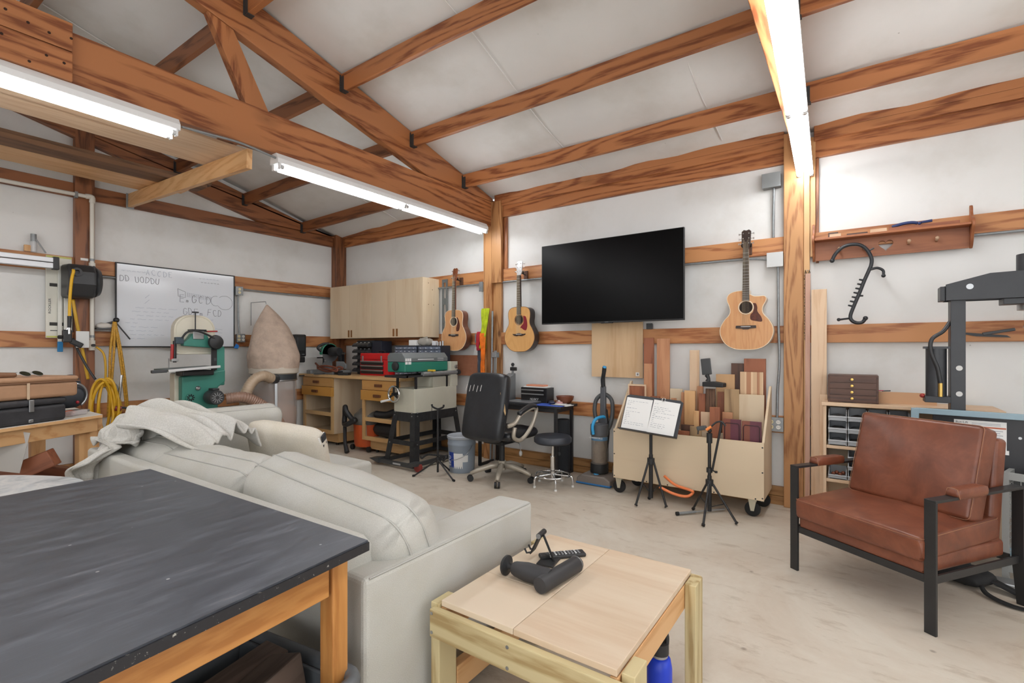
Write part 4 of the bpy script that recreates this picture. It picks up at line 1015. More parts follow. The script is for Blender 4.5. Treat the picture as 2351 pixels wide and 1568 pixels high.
for r in range(5):
    for c in range(4):
        b = MB(); x = .02+.083*c; z = .035+.085*r
        b.prism([(.0, z), (.10, z), (.10, z+.055), (.03, z+.05), (.0, z+.025)], x, x+.076, 'X'); bn = b.build('bin', plain('bin_black', srgb(44, 45, 47), .4), t, bevel=.002)
        if r > 1: MB().ball((x+.038, .055, z+.048), .016, 8, 5).build('hardware', STEEL, bn, smooth='all')
def smallbox(loc, size, mat, label, name='small_box', cat='box', rz=0):
    o = MB().box(-size[0]/2, size[0]/2, -size[1]/2, size[1]/2, 0, size[2]).build(name, mat, bevel=.003, loc=loc); o.rotation_euler = (0, 0, rz); return tag(o, label, cat)
smallbox((-4.52, 4.34, 1.34), (.12, .1, .07), PAPER, 'white carton on top of the navy parts cabinets, leftmost')
smallbox((-4.17, 4.33, 1.34), (.05, .05, .055), plain('can_white', srgb(222, 224, 228), .4), 'small white tin on top of the navy parts cabinets')
t = thing('plastic_bag', 'crumpled clear bag of parts on top of the navy parts cabinets', 'bag', (-4.33, 4.33, 1.34)); b = MB(); b.cushion(.18, .12, .10, 10, 2.5, .5, Matrix.Translation((0, 0, .045)), .02, 5); b.build('bag_film', clear('bag_clear', srgb(190, 188, 180), .2, .6), t, smooth='all')
for k, x in enumerate((-4.11, -4.07, -4.03)): tag(MB().cyl((0, 0, 0), (0, 0, .045+.006*k), .012, seg=10).build('spray_tip', STEEL, smooth=True, loc=(x, 4.32, 1.338)), f'tiny metal part standing on the navy cabinet edge, {["left","middle","right"][k]} of three', 'metal part', 'metal bits on the parts cabinet')
# mitre saw
t = thing('mitre_saw', 'black and green mitre saw with metal fence on the left end of the worktop', 'saw', (-6.0, 4.15, .953))
GRN = plain('saw_green', srgb(44, 118, 92), .35); MAG = plain('magnesium', srgb(150, 154, 156), .45, .4)
MB().box(-.30, .28, -.16, .14, 0, .055).build('base', MAG, t, bevel=.006)
MB().lathe([(.001, .055), (.17, .055), (.17, .072), (.001, .072)], (0, -.01, 0), 32).build('turntable', MAG, t, smooth=True)
for s in (-1, 1): MB().prism([(s*.06, .07), (s*.27, .07), (s*.27, .13), (s*.20, .17), (s*.06, .17)], .05, .075, 'Y').build('fence', MAG, t, bevel=.003)
MB().bar((.02, .17, .06), (.02, .16, .30), .07, .06).build('pivot_arm', BLK, t, bevel=.006)
for x in (-.03, .05): MB().cyl((x, .02, .28), (x, .20, .28), .014).build('slide_rail', STEEL, t, smooth=True)
g = MB(); g.prism([(.135*math.cos(R(a)), .29+.135*math.sin(R(a))) for a in range(-20, 201, 15)], -.06, -.0, 'X'); gd = g.build('blade_guard', GRN, t, bevel=.008)
MB().cyl((-.004, .0, .285), (.0, .0, .285), .125, seg=40).build('blade', STEEL, gd)
bl = t.children[-1]
MB().lathe([(.001, -.10), (.055, -.10), (.062, -.07), (.06, .06), (.05, .10), (.001, .10)], (.11, -.0, .31), 20, 'X').build('motor', BLKP, t, smooth=True)
MB().ring_tube(bez([(-.02, -.11, .30), (-.04, -.17, .36), (-.03, -.10, .41), (.0, -.02, .42)], 6), .018, 10).build('handle', BLKP, t, smooth=True)
MB().cyl((-.25, .06, .13), (-.25, .06, .25), .012).cyl((-.25, .06, .22), (-.25, -.04, .22), .009).build('hold_down_clamp', BLK, t, smooth=True)
CORDB = plain('brown_cord', srgb(112, 62, 44), .6)
b = MB()
b.ring_tube(bez([(-5.97+.02*math.sin(k*1.7), 3.97+.03*math.cos(k*2.3)+.02*(k % 3), .985+.035*math.sin(k*.9)+.05*(1 if k % 2 else .4)) for k in range(0)] or [(-6.12, 4.0, 1.10), (-5.95, 3.96, 1.05), (-5.75, 3.98, 1.02), (-5.62, 4.02, 1.06), (-5.60, 4.05, 1.03), (-5.8, 3.97, .995), (-6.0, 3.95, 1.04), (-5.85, 3.96, 1.07), (-5.66, 4.0, 1.045), (-5.62, 3.98, 1.0), (-5.8, 3.96, 1.03), (-6.05, 3.98, 1.06)], 8), .013, 8)
tag(b.build('power_cord', CORDB, smooth='all'), 'coiled brown power cord draped in front of the mitre saw', 'cord')
for k, (x, y, w_, h_, m_) in enumerate(((-6.22, 4.0, .10, .05, MAG), (-5.72, 4.06, .12, .045, BLKP), (-5.48, 4.0, .14, .035, BLKP), (-5.93, 3.93, .12, .012, DGREY))):
    smallbox((x, y, .953), (w_, .09, h_), m_, ['grey metal block at the corner end of the worktop', 'black tool lying in front of the hardware bin rack', 'flat black case on the worktop left of the red tool chest', 'thin dark tool lying on the worktop front edge'][k], 'bench_tool', 'tool', .2*k)

# ---------------------------------------------------------------- green and grey drum sander on its stand
t = thing('drum_sander', 'green and grey bench machine on a cream cabinet with black steel legs and handwheel', 'machine', (-4.065, 3.74, 0))
# local x -.165..+.165, y 0..0.68
LEGM = plain('stand_black', srgb(44, 45, 47), .5, .2, vary=.35, vscale=18)
MB().box(-.165, .165, 0, .68, .57, .86).build('cabinet', CREAM, t, bevel=.004)
MB().box(-.165, .165, .58, .70, .86, 1.15).build('end_column', CREAM, t, bevel=.004)
MB().box(-.15, .15, .30, .58, .86, .98).build('gearbox', plain('cream_shade', srgb(176, 174, 160), .5), t, bevel=.004)
GRNM = plain('sander_green', srgb(36, 116, 98), .38); GRYM = plain('sander_grey', srgb(104, 110, 112), .45)
hd = MB().prism([(-.16, 1.045), (.12, 1.045), (.12, 1.155), (-.16, 1.155)], -.10, .575, 'Y').build('head', GRNM, t, bevel=.01)
MB().prism([(-.16, 1.156), (.12, 1.156), (.12, 1.20), (.07, 1.255), (-.12, 1.255), (-.16, 1.22)], -.10, .575, 'Y').build('hood', GRYM, t, bevel=.006)
LBW = plain('label_white', srgb(225, 225, 225), .6)
for y0, y1, z0, z1 in ((-.095, -.072, 1.165, 1.195), (-.066, -.043, 1.165, 1.195), (-.037, -.01, 1.165, 1.195), (-.095, -.06, 1.130, 1.158), (-.052, -.01, 1.130, 1.158)): MB().box(.1195, .1212, y0, y1, z0, z1).build('logo_letter', LBW, hd, bevel=.0005)
MB().box(.1195, .121, .09, .34, 1.178, 1.186).build('trim_stripe', LBW, hd)
for z in (1.16, 1.178, 1.19): MB().box(.1195, .121, .40, .50, z, z+.006).build('label_line', plain('label_grey', srgb(176, 178, 180), .6), hd)
MB().lathe([(.001, -.13), (.03, -.13), (.048, -.12), (.048, -.10), (.001, -.10)], (-.02, 0, 1.11), 24, 'Y').build('drum_cap', BLKP, t, smooth=True)
for x in (-.14, .15):
    for y in (.03, .52): MB().box(x-.011, x+.011, y-.011, y+.011, .86, 1.0).build('table_post', BLK, t)
MB().bar((-.14, -.12, 1.0), (-.14, .55, 1.0), .03, .02).build('table_rail', BLK, t); MB().bar((.15, -.12, 1.0), (.15, .55, 1.0), .03, .02).build('table_rail', BLK, t); MB().bar((-.155, -.12, 1.0), (.165, -.12, 1.0), .05, .025).build('table_rail', BLK, t)
MB().cyl((.16, .12, 1.02), (.16, .68, 1.02), .024).build('feed_roller', GALV, t, smooth=True)
MB().lathe([(.001, 0), (.03, 0), (.034, .02), (.03, .05), (.001, .05)], (.16, .68, 1.02), 16, 'Y').build('feed_motor', BLKP, t, smooth=True)
MB().lathe([(.02, .0), (.022, .02), (.001, .025)], (.165, .66, 1.09), 14, 'X').build('switch_knob', STEEL, t, smooth=True)
b = MB(); b.ring_tube([(.085*math.cos(2*PI*k/36), -.07, .80+.085*math.sin(2*PI*k/36)) for k in range(36)], .012, 10, closed=True); w = b.build('handwheel', CHROME, t, smooth='all'); w.location = (-.09, 0, 0)
for k in range(3): a = R(90+120*k); MB().bar((0, -.07, .80), (.08*math.cos(a), -.07, .80+.08*math.sin(a)), .02, .014, (0, 1, 0)).build('spoke', BLK, w)
MB().cyl((0, -.09, .80), (0, -.0, .80), .018).build('hub', BLK, w, smooth=True); MB().cyl((-.055, -.08, .735), (-.055, -.20, .725), .013).build('crank_grip', plain('grip_white', srgb(222, 222, 220), .4), w, smooth=True)
for sx, sy, ex, ey in ((-1, 0, -.25, -.06), (1, 0, .19, -.03), (-1, 1, -.25, .78), (1, 1, .19, .78)):
    x0, y0 = sx*.165, sy*.68
    l = MB(); 
    l.bar((x0, y0+.035*(1-2*sy), .60), (x0+(ex-x0), ey+.035*(1-2*sy), .06), .005, .075, (0, 1, 0)); l.bar((x0-sx*.035, y0, .60), (ex-sx*.035, ey, .06), .075, .005, (0, 1, 0))
    lg = l.build('leg', LEGM, t, bevel=.001)
    for z, f in ((.60, .04), (.565, .1), (.26, .62)):
        px, py = x0+(ex-x0)*f, y0+(ey-y0)*f
        for d_ in (.0,): MB().cyl((px+sx*.004, py+.035*(1-2*sy), z), (px+sx*.009, py+.035*(1-2*sy), z), .008, seg=8).build('bolt', STEEL, lg)
        MB().cyl((px-sx*.035, py-.004*(1-2*sy)-.003, z), (px-sx*.035, py-.008*(1-2*sy)-.004, z), .008, seg=8).build('bolt', STEEL, lg)
for y in (.0, .68): MB().box(-.165, .165, y-.006, y+.006, .50, .60).build('top_brace', LEGM, t)
for x in (-.165, .165): MB().box(x-.006, x+.006, 0, .68, .50, .60).build('top_brace', LEGM, t)
for y in (-.03, .73): MB().bar((-.215, y, .27), (.185, y, .27), .012, .05).build('stretcher', LEGM, t)
for x in (-.215, .18): MB().bar((x, -.03, .27), (x, .73, .27), .012, .05).build('stretcher', LEGM, t)
MBASE = plain('mobile_base_grey', srgb(58, 60, 62), .5)
for y in (-.09, .80): MB().box(-.32, .25, y-.02, y+.02, .03, .07).build('base_rail', MBASE, t, bevel=.003)
for x in (-.27, .21): MB().box(x-.02, x+.02, -.09, .80, .03, .07).build('base_rail', MBASE, t, bevel=.003)
MB().prism([(-.42, .07), (-.27, .03), (-.27, .09)], -.14, -.03, 'Y').build('foot_plate', MBASE, t)
MB().prism([(.20, .04), (.33, .07), (.33, .10), (.20, .09)], -.14, -.02, 'Y').build('caster_bracket', MBASE, t)
for y in (-.08, .78): MB().lathe([(.001, -.02), (.045, -.02), (.048, -.012), (.048, .012), (.045, .02), (.001, .02)], (.30, y, .048), 20, 'Y').build('wheel', plain('wheel_red', srgb(130, 46, 40), .5), t, smooth=True)
MB().box(-.06, .06, -.1115, -.109, .042, .06).build('maker_label', plain('label_grey', srgb(176, 178, 180), .6), t)
tag(MB().box(-.055, .055, -.02, .02, 0, .02).build('small_tool', plain('tool_yellow', srgb(222, 184, 60), .5), bevel=.006, loc=(-3.91, 4.0, 1.045)), 'small yellow tool lying on the grey sander roller', 'tool')
# hoses and bags in the open shelves, shop vacuum between the cabinets
t = thing('shop_vacuum', 'orange and black shop vacuum tucked between the two drawer cabinets', 'vacuum', (-5.14, 4.12, 0))
ORG = plain('vac_orange', srgb(196, 84, 36), .5)
MB().lathe([(.001, .06), (.17, .06), (.18, .10), (.19, .34), (.001, .34)], seg=24).build('tank', ORG, t, smooth=True)
MB().lathe([(.19, .34), (.2, .36), (.18, .46), (.10, .53), (.001, .54)], seg=24).build('motor_head', plain('vac_grey', srgb(104, 102, 98), .5), t, smooth=True)
MB().ring_tube(bez([(-.02, -.19, .36), (-.10, -.26, .50), (-.16, -.24, .56), (-.22, -.20, .45), (-.20, -.22, .34), (-.05, -.28, .36), (.08, -.26, .42)], 10), .032, 12).build('hose', BLKP, t, smooth='all')
MB().ring_tube([(-.18, -.23, .32), (-.08, -.30, .12), (-.0, -.33, .02)], [.022, .022, .03], 12).build('wand', BLKP, t, smooth=True)
for x, y in ((-.17, -.12), (.15, -.12), (-.12, .15)): MB().lathe([(.001, -.015), (.035, -.015), (.035, .015), (.001, .015)], (x, y, .036), 14, 'Y').build('caster', BLK, t, smooth=True)
tag(MB().ring_tube(bez([(-4.86, 4.0, .49), (-4.72, 4.05, .485), (-4.58, 4.1, .53), (-4.50, 4.16, .50)], 6), .042, 14).build('hose_end', BLKP, smooth='all'), 'black vacuum hose piece on the upper open shelf behind the sander legs', 'hose')
t = thing('tool_bag', 'black bag on the lower open shelf behind the sander legs', 'bag', (-4.72, 4.16, .19)); b = MB(); b.cushion(.50, .28, .20, 12, 3, .5, Matrix.Translation((0, 0, .10)), .02, 8); b.build('bag_body', BLKP, t, smooth='all')
MB().ring_tube(bez([(-.15, -.06, .18), (-.05, -.1, .24), (.08, -.06, .20)], 6), .012, 8).build('strap', plain('bag_yellow', srgb(170, 116, 50), .7), t, smooth='all')

# ---------------------------------------------------------------- desk corner
t = thing('computer_desk', 'small black steel-legged desk against the wall behind the office chair', 'desk', (-2.40, 4.44, 0))
DK = plain('desk_black', srgb(38, 38, 40), .5)
MB().box(-1.03, .02, -.20, .165, .70, .722).build('desktop', DK, t, bevel=.002)
for x in (-1.01, -.04):
    for y in (-.185, .145): MB().box(x-.015, x+.015, y-.015, y+.015, 0, .70).build('leg', DK, t, bevel=.002)
    MB().box(x-.014, x+.014, -.17, .13, .0, .028).build('foot_rail', DK, t, bevel=.002); MB().box(x-.014, x+.014, -.17, .13, .66, .699).build('top_rail', DK, t)
MB().box(-.995, -.055, -.195, -.175, .66, .699).build('front_rail', DK, t)
t = thing('laptop', 'closed grey laptop on the desk beside the office chair', 'laptop', (-2.90, 4.36, .722), R(-3)); MB().box(-.17, .17, -.115, .115, .0, .013).build('base', plain('laptop_dark', srgb(70, 72, 76), .4), t, bevel=.004); MB().box(-.17, .17, -.115, .115, .0135, .022).build('lid', plain('laptop_silver', srgb(150, 152, 156), .35, .6), t, bevel=.004)
o = MB().box(-.16, .16, -.10, .10, 0, .004).build('mouse_mat', plain('mat_blue', srgb(58, 92, 190), .7), bevel=.001, loc=(-2.54, 4.34, .722)); o.rotation_euler = (0, 0, R(6)); tag(o, 'blue mouse mat on the front of the desk', 'mat')
t = thing('computer_mouse', 'black mouse resting on the blue mat', 'mouse', (-2.555, 4.37, .727), R(40)); b = MB(); b.cushion(.062, .105, .04, 10, 2.6, .5, Matrix.Translation((0, 0, .019))); b.build('shell', plain('mouse_navy', srgb(24, 30, 60), .3), t, smooth='all')
t = thing('tool_box', 'small black two-drawer tool box standing on the desk', 'tool box', (-2.82, 4.44, .722))
BT = plain('box_black', srgb(26, 26, 28), .35)
MB().box(-.165, .165, 0, .15, 0, .16).build('case', BT, t, bevel=.004)
for z in (.085, .128): d = MB().box(-.152, .152-.02, -.008, .0, z-.012, z+.014).build('drawer', BT, t, bevel=.002); MB().box(-.15, .13, -.016, -.008, z-.001, z+.012).build('drawer_pull', STEEL, d, bevel=.003)
text('brand_lettering', 'HUSKY', .034, plain('label_white', srgb(225, 225, 225), .6), t, (-.05, -.001, .025), shear=.3)
smallbox((-2.82, 4.51, .882), (.28, .12, .012), PAPER, 'stack of papers lying on the small black tool box', 'paper_stack', 'papers', .05)
smallbox((-2.82, 4.51, .895), (.22, .10, .016), plain('copper_tray', srgb(214, 140, 108), .5), 'copper-coloured tray on the papers over the small black tool box', 'tray', 'tray', -.05)
t = thing('bowl', 'brown ceramic bowl at the back of the desk', 'bowl', (-2.47, 4.50, .722)); MB().lathe([(.03, 0), (.045, .004), (.085, .05), (.095, .085), (.09, .085), (.08, .05), (.03, .012), (.001, .010)], seg=28, caps=False).build('bowl_body', plain('brown_glaze', srgb(112, 62, 40), .3), t, smooth=True)
for k, (x, y, dz, s_) in enumerate(((-2.44, 4.38, 0, (.20, .13)), (-2.46, 4.40, .004, (.18, .12)), (-2.50, 4.42, .008, (.16, .11)))):
    smallbox((x, y, .7225+dz), (s_[0], s_[1], .0035), PAPER, ['lowest loose papers at the desk corner below the bowl', 'loose papers at the desk corner, in the middle of the pile', 'topmost papers of the pile at the desk corner'][k], 'loose_paper', 'papers', .2*k-.1)
t = thing('glue_pot', 'small pink and white lidded pot on the papers by the bowl', 'pot', (-2.50, 4.44, .734)); MB().lathe([(.001, 0), (.035, 0), (.037, .02), (.001, .022)], seg=18).build('pot', plain('pot_pink', srgb(206, 160, 158), .5), t, smooth=True); MB().lathe([(.001, .022), (.02, .022), (.018, .034), (.001, .035)], seg=16).build('lid', PAPER, t, smooth=True)
t = thing('file_box', 'tall grey plastic file holder with papers behind the office chair', 'file holder', (-3.20, 4.47, .722)); GB = plain('file_grey', srgb(120, 122, 124), .5)
MB().prism([(-.15, 0), (.11, 0), (.11, .30), (-.03, .25), (-.15, .12)], -.05, .05, 'X').build('case', GB, t, bevel=.003)
for k in range(4): MB().box(-.04+.02*k, -.038+.02*k, -.14, .09, .02, .26).build('paper_sheet', PAPER, t)
t = thing('trigger_clamp', 'black and grey clamp standing up behind the grey file holder', 'clamp', (-3.17, 4.55, .722)); MB().box(-.012, .012, -.006, .006, 0, .40).build('bar', GALV, t); MB().box(-.03, .05, -.015, .015, .33, .37).build('jaw', BLKP, t, bevel=.005); MB().ball((0, 0, .40), .02, 10, 7).build('grip', BLKP, t, smooth='all')
tag(MB().lathe([(.001, 0), (.072, 0), (.075, .01), (.075, .55), (.065, .565), (.02, .56), (.001, .555)], seg=24).build('foam_roller', plain('foam_black', srgb(34, 36, 40), .9, bump=.3, bscale=90), smooth=True, loc=(-2.49, 4.49, 0)), 'black foam roller standing upright under the desk', 'roller')

# ---------------------------------------------------------------- office chair
t = thing('office_chair', 'worn black leather office chair with champagne arms and five-star base', 'office chair', (-2.87, 3.93, 0), R(-4))
BL_ = plain('worn_black_leather', srgb(36, 38, 42), .34, vary=.18, vscale=10, bump=.15, bscale=40); CH = plain('champagne', srgb(184, 176, 162), .35, .35)
hubz = .115
for k in range(5):
    a = R(-72+72*k+14); d = Vector((math.cos(a), math.sin(a), 0))
    sp = MB(); sp.ring_tube([d*.03+Vector((0, 0, .145)), d*.12+Vector((0, 0, .14)), d*.24+Vector((0, 0, .105)), d*.315+Vector((0, 0, .075))], [.030, .030, .024, .018], 8); sp.build('base_spoke', CH, t, smooth='all')
    c = MB(); q = d*.315
    tv = Vector((-d.y, d.x, 0))
    for s in (-1, 1): p_ = q+tv*(.016*s); c.cyl(p_+tv*(-.009)+Vector((0, 0, .03)), p_+tv*.009+Vector((0, 0, .03)), .03, seg=16)
    c.build('caster', BLKP, t, smooth=True)
MB().cyl((0, 0, .10), (0, 0, .19), .04).build('hub', CH, t, smooth=True); MB().cyl((0, 0, .19), (0, 0, .40), .028).build('gas_column', BLKP, t, smooth=True)
MB().box(-.12, .12, -.14, .16, .37, .41).build('tilt_plate', BLKP, t, bevel=.01)
MB().ring_tube(bez([(.1, .03, .385), (.19, .02, .385), (.215, .02, .36), (.22, .02, .30)], 5), .005, 8).build('lever', STEEL, t, smooth=True); MB().ball((.22, .02, .285), .018, 10, 8, (1, 1, 1.6)).build('lever_grip', GR, t, smooth='all')
b = MB(); b.cushion(.50, .52, .12, 14, 4, .4, Matrix.Translation((0, .06, .465)), .006, 2); b.build('seat', BL_, t, smooth='all')
M = Matrix.Translation((0, -.235, .745)) @ Euler((R(78), 0, 0)).to_matrix().to_4x4()
bk = MB(); bk.cushion(.50, .66, .12, 18, 7, .3, M, .004, 4); bk = bk.build('backrest', BL_, t, smooth='all')
tr = MB(); tr.prism([(.0, -.12), (.012, -.10), (.02, -.02), (.012, .06), (.005, .10), (-.006, .04), (-.004, -.06)], -.003, .003, 'Y'); q = tr.build('torn_patch', plain('foam_tan', srgb(190, 160, 118), .9), bk); q.location = (.225, -.262, .80); q.rotation_euler = (R(-10), R(-14), R(35))
for k in range(5):
    q = MB().box(-.003, .003, -.001, .001, -.03, .03).build('scuff', plain('scuff_white', srgb(200, 198, 194), .8), bk); q.location = (-.16+.045*k, -.338+.002*k, .93-.008*(k % 2)); q.rotation_euler = (R(-12), R(8), 0)
for s in (-1, 1):
    x = s*.275
    arm = MB(); arm.ring_tube(bez([(x*.93, -.22, .58), (x, -.14, .60), (x*1.06, -.06, .68), (x*1.08, .10, .725), (x*1.06, .18, .70), (x*1.02, .13, .56), (x, .02, .46), (x*.96, -.06, .43), (x*.96, -.14, .47), (x*.98, -.13, .56)], 7), .020, 10); arm.build('armrest_frame', CH, t, smooth='all')
    MB().ring_tube(bez([(x*1.05, -.10, .68), (x*1.08, -.02, .72), (x*1.08, .09, .745), (x*1.06, .17, .728)], 6), [.016]+[.026]*17+[.016], 10).build('arm_pad', BL_, t, smooth='all')

# ---------------------------------------------------------------- chrome stool
t = thing('shop_stool', 'round black swivel stool with chrome foot ring beside the desk', 'stool', (-2.345, 4.03, 0))
MB().lathe([(.001, .405), (.16, .405), (.178, .42), (.18, .455), (.165, .475), (.001, .482)], seg=36).build('seat', plain('stool_vinyl', srgb(48, 52, 60), .4), t, smooth=True)
MB().cyl((0, 0, .25), (0, 0, .405), .013).build('piston', CHROME, t, smooth=True); MB().cyl((0, 0, .07), (0, 0, .28), .022, .024).build('column', CHROME, t, smooth=True)
MB().ring_tube([(.165*math.cos(2*PI*k/36), .165*math.sin(2*PI*k/36), .105) for k in range(36)], .009, 10, closed=True).build('foot_ring', CHROME, t, smooth='all')
for k in range(5):
    a = R(20+72*k); d = Vector((math.cos(a), math.sin(a), 0))
    l = MB().ring_tube(bez([d*.02+Vector((0, 0, .11)), d*.15+Vector((0, 0, .10)), d*.185+Vector((0, 0, .085)), d*.19+Vector((0, 0, .01))], 5), .010, 10).build('leg', CHROME, t, smooth='all')
    MB().lathe([(.001, 0), (.014, 0), (.014, .012), (.01, .018), (.001, .018)], tuple(d*.19), 12).build('glide', plain('glide_white', srgb(214, 214, 210), .4), l, smooth=True)
MB().ring_tube(bez([(.02, 0, .395), (.07, -.01, .39), (.075, -.01, .33)], 5), .004, 8).build('lever', BLK, t, smooth=True); MB().ball((.075, -.01, .315), .014, 8, 6, (1, .5, 1.5)).build('lever_grip', BLKP, t, smooth='all')

# ---------------------------------------------------------------- bucket, guitar stand
t = thing('plastic_bucket', 'pale grey five-gallon bucket with blue label beside the office chair', 'bucket', (-3.43, 3.97, 0))
BK = plain('bucket_grey', srgb(150, 162, 176), .45)
MB().lathe([(.001, 0), (.130, 0), (.134, .01), (.146, .28), (.15, .285), (.15, .305), (.147, .31), (.148, .35), (.001, .352)], seg=36).build('pail', BK, t, smooth=True)
MB().lathe([(.001, .352), (.152, .352), (.156, .357), (.156, .378), (.148, .385), (.13, .376), (.001, .376)], seg=36).build('lid', plain('bucket_lid', srgb(172, 180, 190), .45), t, smooth=True)
def label_patch(name, a0, a1, z0, z1, mat, parent, dr=.0012):
    b = MB(); g = []
    for i in range(9):
        a = R(a0+(a1-a0)*i/8); g.append([b.bm.verts.new(((.1315+.0155*(z/.28)+dr)*math.cos(a), (.1315+.0155*(z/.28)+dr)*math.sin(a), z)) for z in (z0, z1)])
    for A, B_ in zip(g, g[1:]): b.bm.faces.new((A[0], B_[0], B_[1], A[1]))
    return b.build(name, mat, parent, smooth='all')
label_patch('label_blue', -112, -85, .06, .22, plain('label_blue', srgb(34, 66, 160), .5), t); label_patch('label_white', -85, -45, .05, .21, PAPER, t); label_patch('tag', -50, -22, .12, .19, PAPER, t, .002)
text('label_lettering', 'EZ U', .05, PAPER, t, (-.028, -.1395, .075), (R(90), R(-90), R(-10)))
MB().ring_tube(bez([(.15, 0, .29), (.135, -.09, .20), (.05, -.15, .15), (.0, -.16, .145)], 6), .003, 6).build('bail', STEEL, t, smooth=True)
t = thing('guitar_stand', 'black tubular guitar stand on the floor in front of the sander', 'guitar stand', (-3.455, 3.63, 0), R(12))
MB().cyl((0, 0, .05), (0, 0, .69), .011).build('upright', BLK, t, smooth=True)
MB().ring_tube(bez([(-.07, 0, .735), (-.06, 0, .71), (0, 0, .69), (.06, 0, .71), (.07, 0, .735)], 6), .010, 8).build('neck_yoke', RUB, t, smooth=True)
for a in (200, 340, 90):
    d = Vector((math.cos(R(a)), math.sin(R(a)), 0)); lg = MB().cyl(d*.01+Vector((0, 0, .17)), d*.24+Vector((0, 0, .012)), .008).build('leg', BLK, t, smooth=True); MB().cyl(d*.235+Vector((0, 0, .015)), d*.26+Vector((0, 0, .010)), .011).build('rubber_foot', RUB, lg, smooth=True)
MB().cyl((0, 0, .15), (0, 0, .20), .02).build('collar', BLKP, t, smooth=True)
for s in (-1, 1): MB().ring_tube(bez([(0, 0, .22), (s*.09, -.02, .225), (s*.12, -.04, .215), (s*.125, -.10, .20), (s*.125, -.12, .22)], 5), .009, 8).build('cradle_arm', RUB, t, smooth=True)
MB().ring_tube(bez([(-.07, 0, .71), (-.075, 0, .60), (-.085, .0, .55), (-.07, 0, .60)], 5), .0025, 6).build('strap', RUB, t, smooth=True)
# ---------------------------------------------------------------- lumber cart
t = thing('lumber_cart', 'plywood lumber cart on casters filled with wood offcuts under the television', 'cart', (-1.165, 4.12, 0))
CP = PLY('X'); CPZ = PLY('Z')
fp = MB().box(-.605, .608, 0, .018, .145, .585).build('front_panel', CP, t, bevel=.002)
for x in (-.605, .590):
    MB().prism([(.019, .145), (.019, .575), (.40, .99), (.43, .99), (.43, .145)], x, x+.018, 'X').build('side_panel', CPZ, t, bevel=.002)
MB().box(-.586, .589, .019, .43, .145, .163).build('floor_panel', CP, t); MB().box(-.586, .589, .415, .43, .163, .80).build('back_panel', CP, t)
MB().box(-.586, .589, .20, .212, .163, .60).build('divider', CP, t)
SCR = plain('black_screw', srgb(40, 40, 42), .5)
for x, z in ((-.595, .56), (-.595, .36), (-.595, .165), (-.26, .55), (-.26, .38), (-.30, .155), (-.12, .155), (.598, .55), (.598, .36), (.598, .165), (.55, .155), (.25, .155), (.0, .155)):
    MB().cyl((x, -.001, z), (x, .001, z), .006, seg=8).build('screw', SCR, fp)
for x, y in ((-.575, .07), (.52, .07), (-.52, .37), (.55, .37)):
    MB().box(x-.035, x+.035, y-.03, y+.03, .136, .144).build('caster_plate', plain('caster_zinc', srgb(196, 190, 170), .4, .4), t)
    b = MB()
    for s in (-1, 1): b.prism([(x-.03, .136), (x+.03, .136), (x+.012, .045), (x-.012, .045)], y+s*.022-.002, y+s*.022+.002, 'Y')
    b.build('caster_fork', plain('caster_zinc', (0, 0, 0, 1)), t)
    MB().lathe([(.001, -.016), (.045, -.016), (.056, -.012), (.057, 0), (.056, .012), (.045, .016), (.001, .016)], (x, y, .057), 24, 'Y').build('caster_wheel', RUB, t, smooth=True)
STRIPE = None
def striped(name, cols, n):
    m, nt, b = new_mat(name); L = nt.links.new
    tc = N(nt, 'ShaderNodeTexCoord'); mp = N(nt, 'ShaderNodeMapping'); mp.inputs['Scale'].default_value = (n, .02, .02); L(tc.outputs['Object'], mp.inputs['Vector'])
    v = N(nt, 'ShaderNodeTexVoronoi'); v.inputs['Scale'].default_value = 1; v.inputs['Randomness'].default_value = .6; L(mp.outputs[0], v.inputs['Vector'])
    sp = N(nt, 'ShaderNodeSeparateColor'); L(v.outputs['Color'], sp.inputs[0])
    rp = ramp(nt, [(i/len(cols), c) for i, c in enumerate(cols)]); rp.color_ramp.interpolation = 'CONSTANT'; L(sp.outputs[0], rp.inputs[0])
    L(rp.outputs[0], b.inputs['Base Color']); b.inputs['Roughness'].default_value = .4
    return m
STR = striped('striped_lamination', [srgb(206, 172, 136), srgb(176, 126, 92), srgb(222, 192, 156), srgb(150, 98, 70)], 60)
ROUGH = wood('rough_bark', srgb(122, 92, 72), srgb(70, 50, 40), 'Z', 14, 0, .8, .8)
OLIVE = wood('olive_board', srgb(176, 146, 108), srgb(120, 94, 66), 'Z', 5, 0, .5, .7)
ALD = wood('alder', srgb(210, 168, 122), srgb(188, 140, 94), 'Z', 6, 0, .45, .5, None, .1)
WOODS = {'RED': RED(), 'CHERRY': CHERRY(), 'PALE': PALE('Z'), 'PINE': PINE('Z'), 'WAL': WAL(), 'PLY': PLY('Z'), 'alder': ALD, 'striped': STR, 'brown': OLIVE, 'rough': ROUGH, 'green': OLIVE}
def stick(m, x0, x1, y, zt, label, th=.022, z0=.163, lean=0, tz=0):
    o = MB().box(-(x1-x0)/2, (x1-x0)/2, 0, th, 0, zt-z0).build('wood_offcut', WOODS[m], bevel=.002, loc=((x0+x1)/2, y, z0)); o.rotation_euler = (0, lean, 0)
    tag(o, label, 'wood board', 'offcuts standing in the lumber cart'); return o
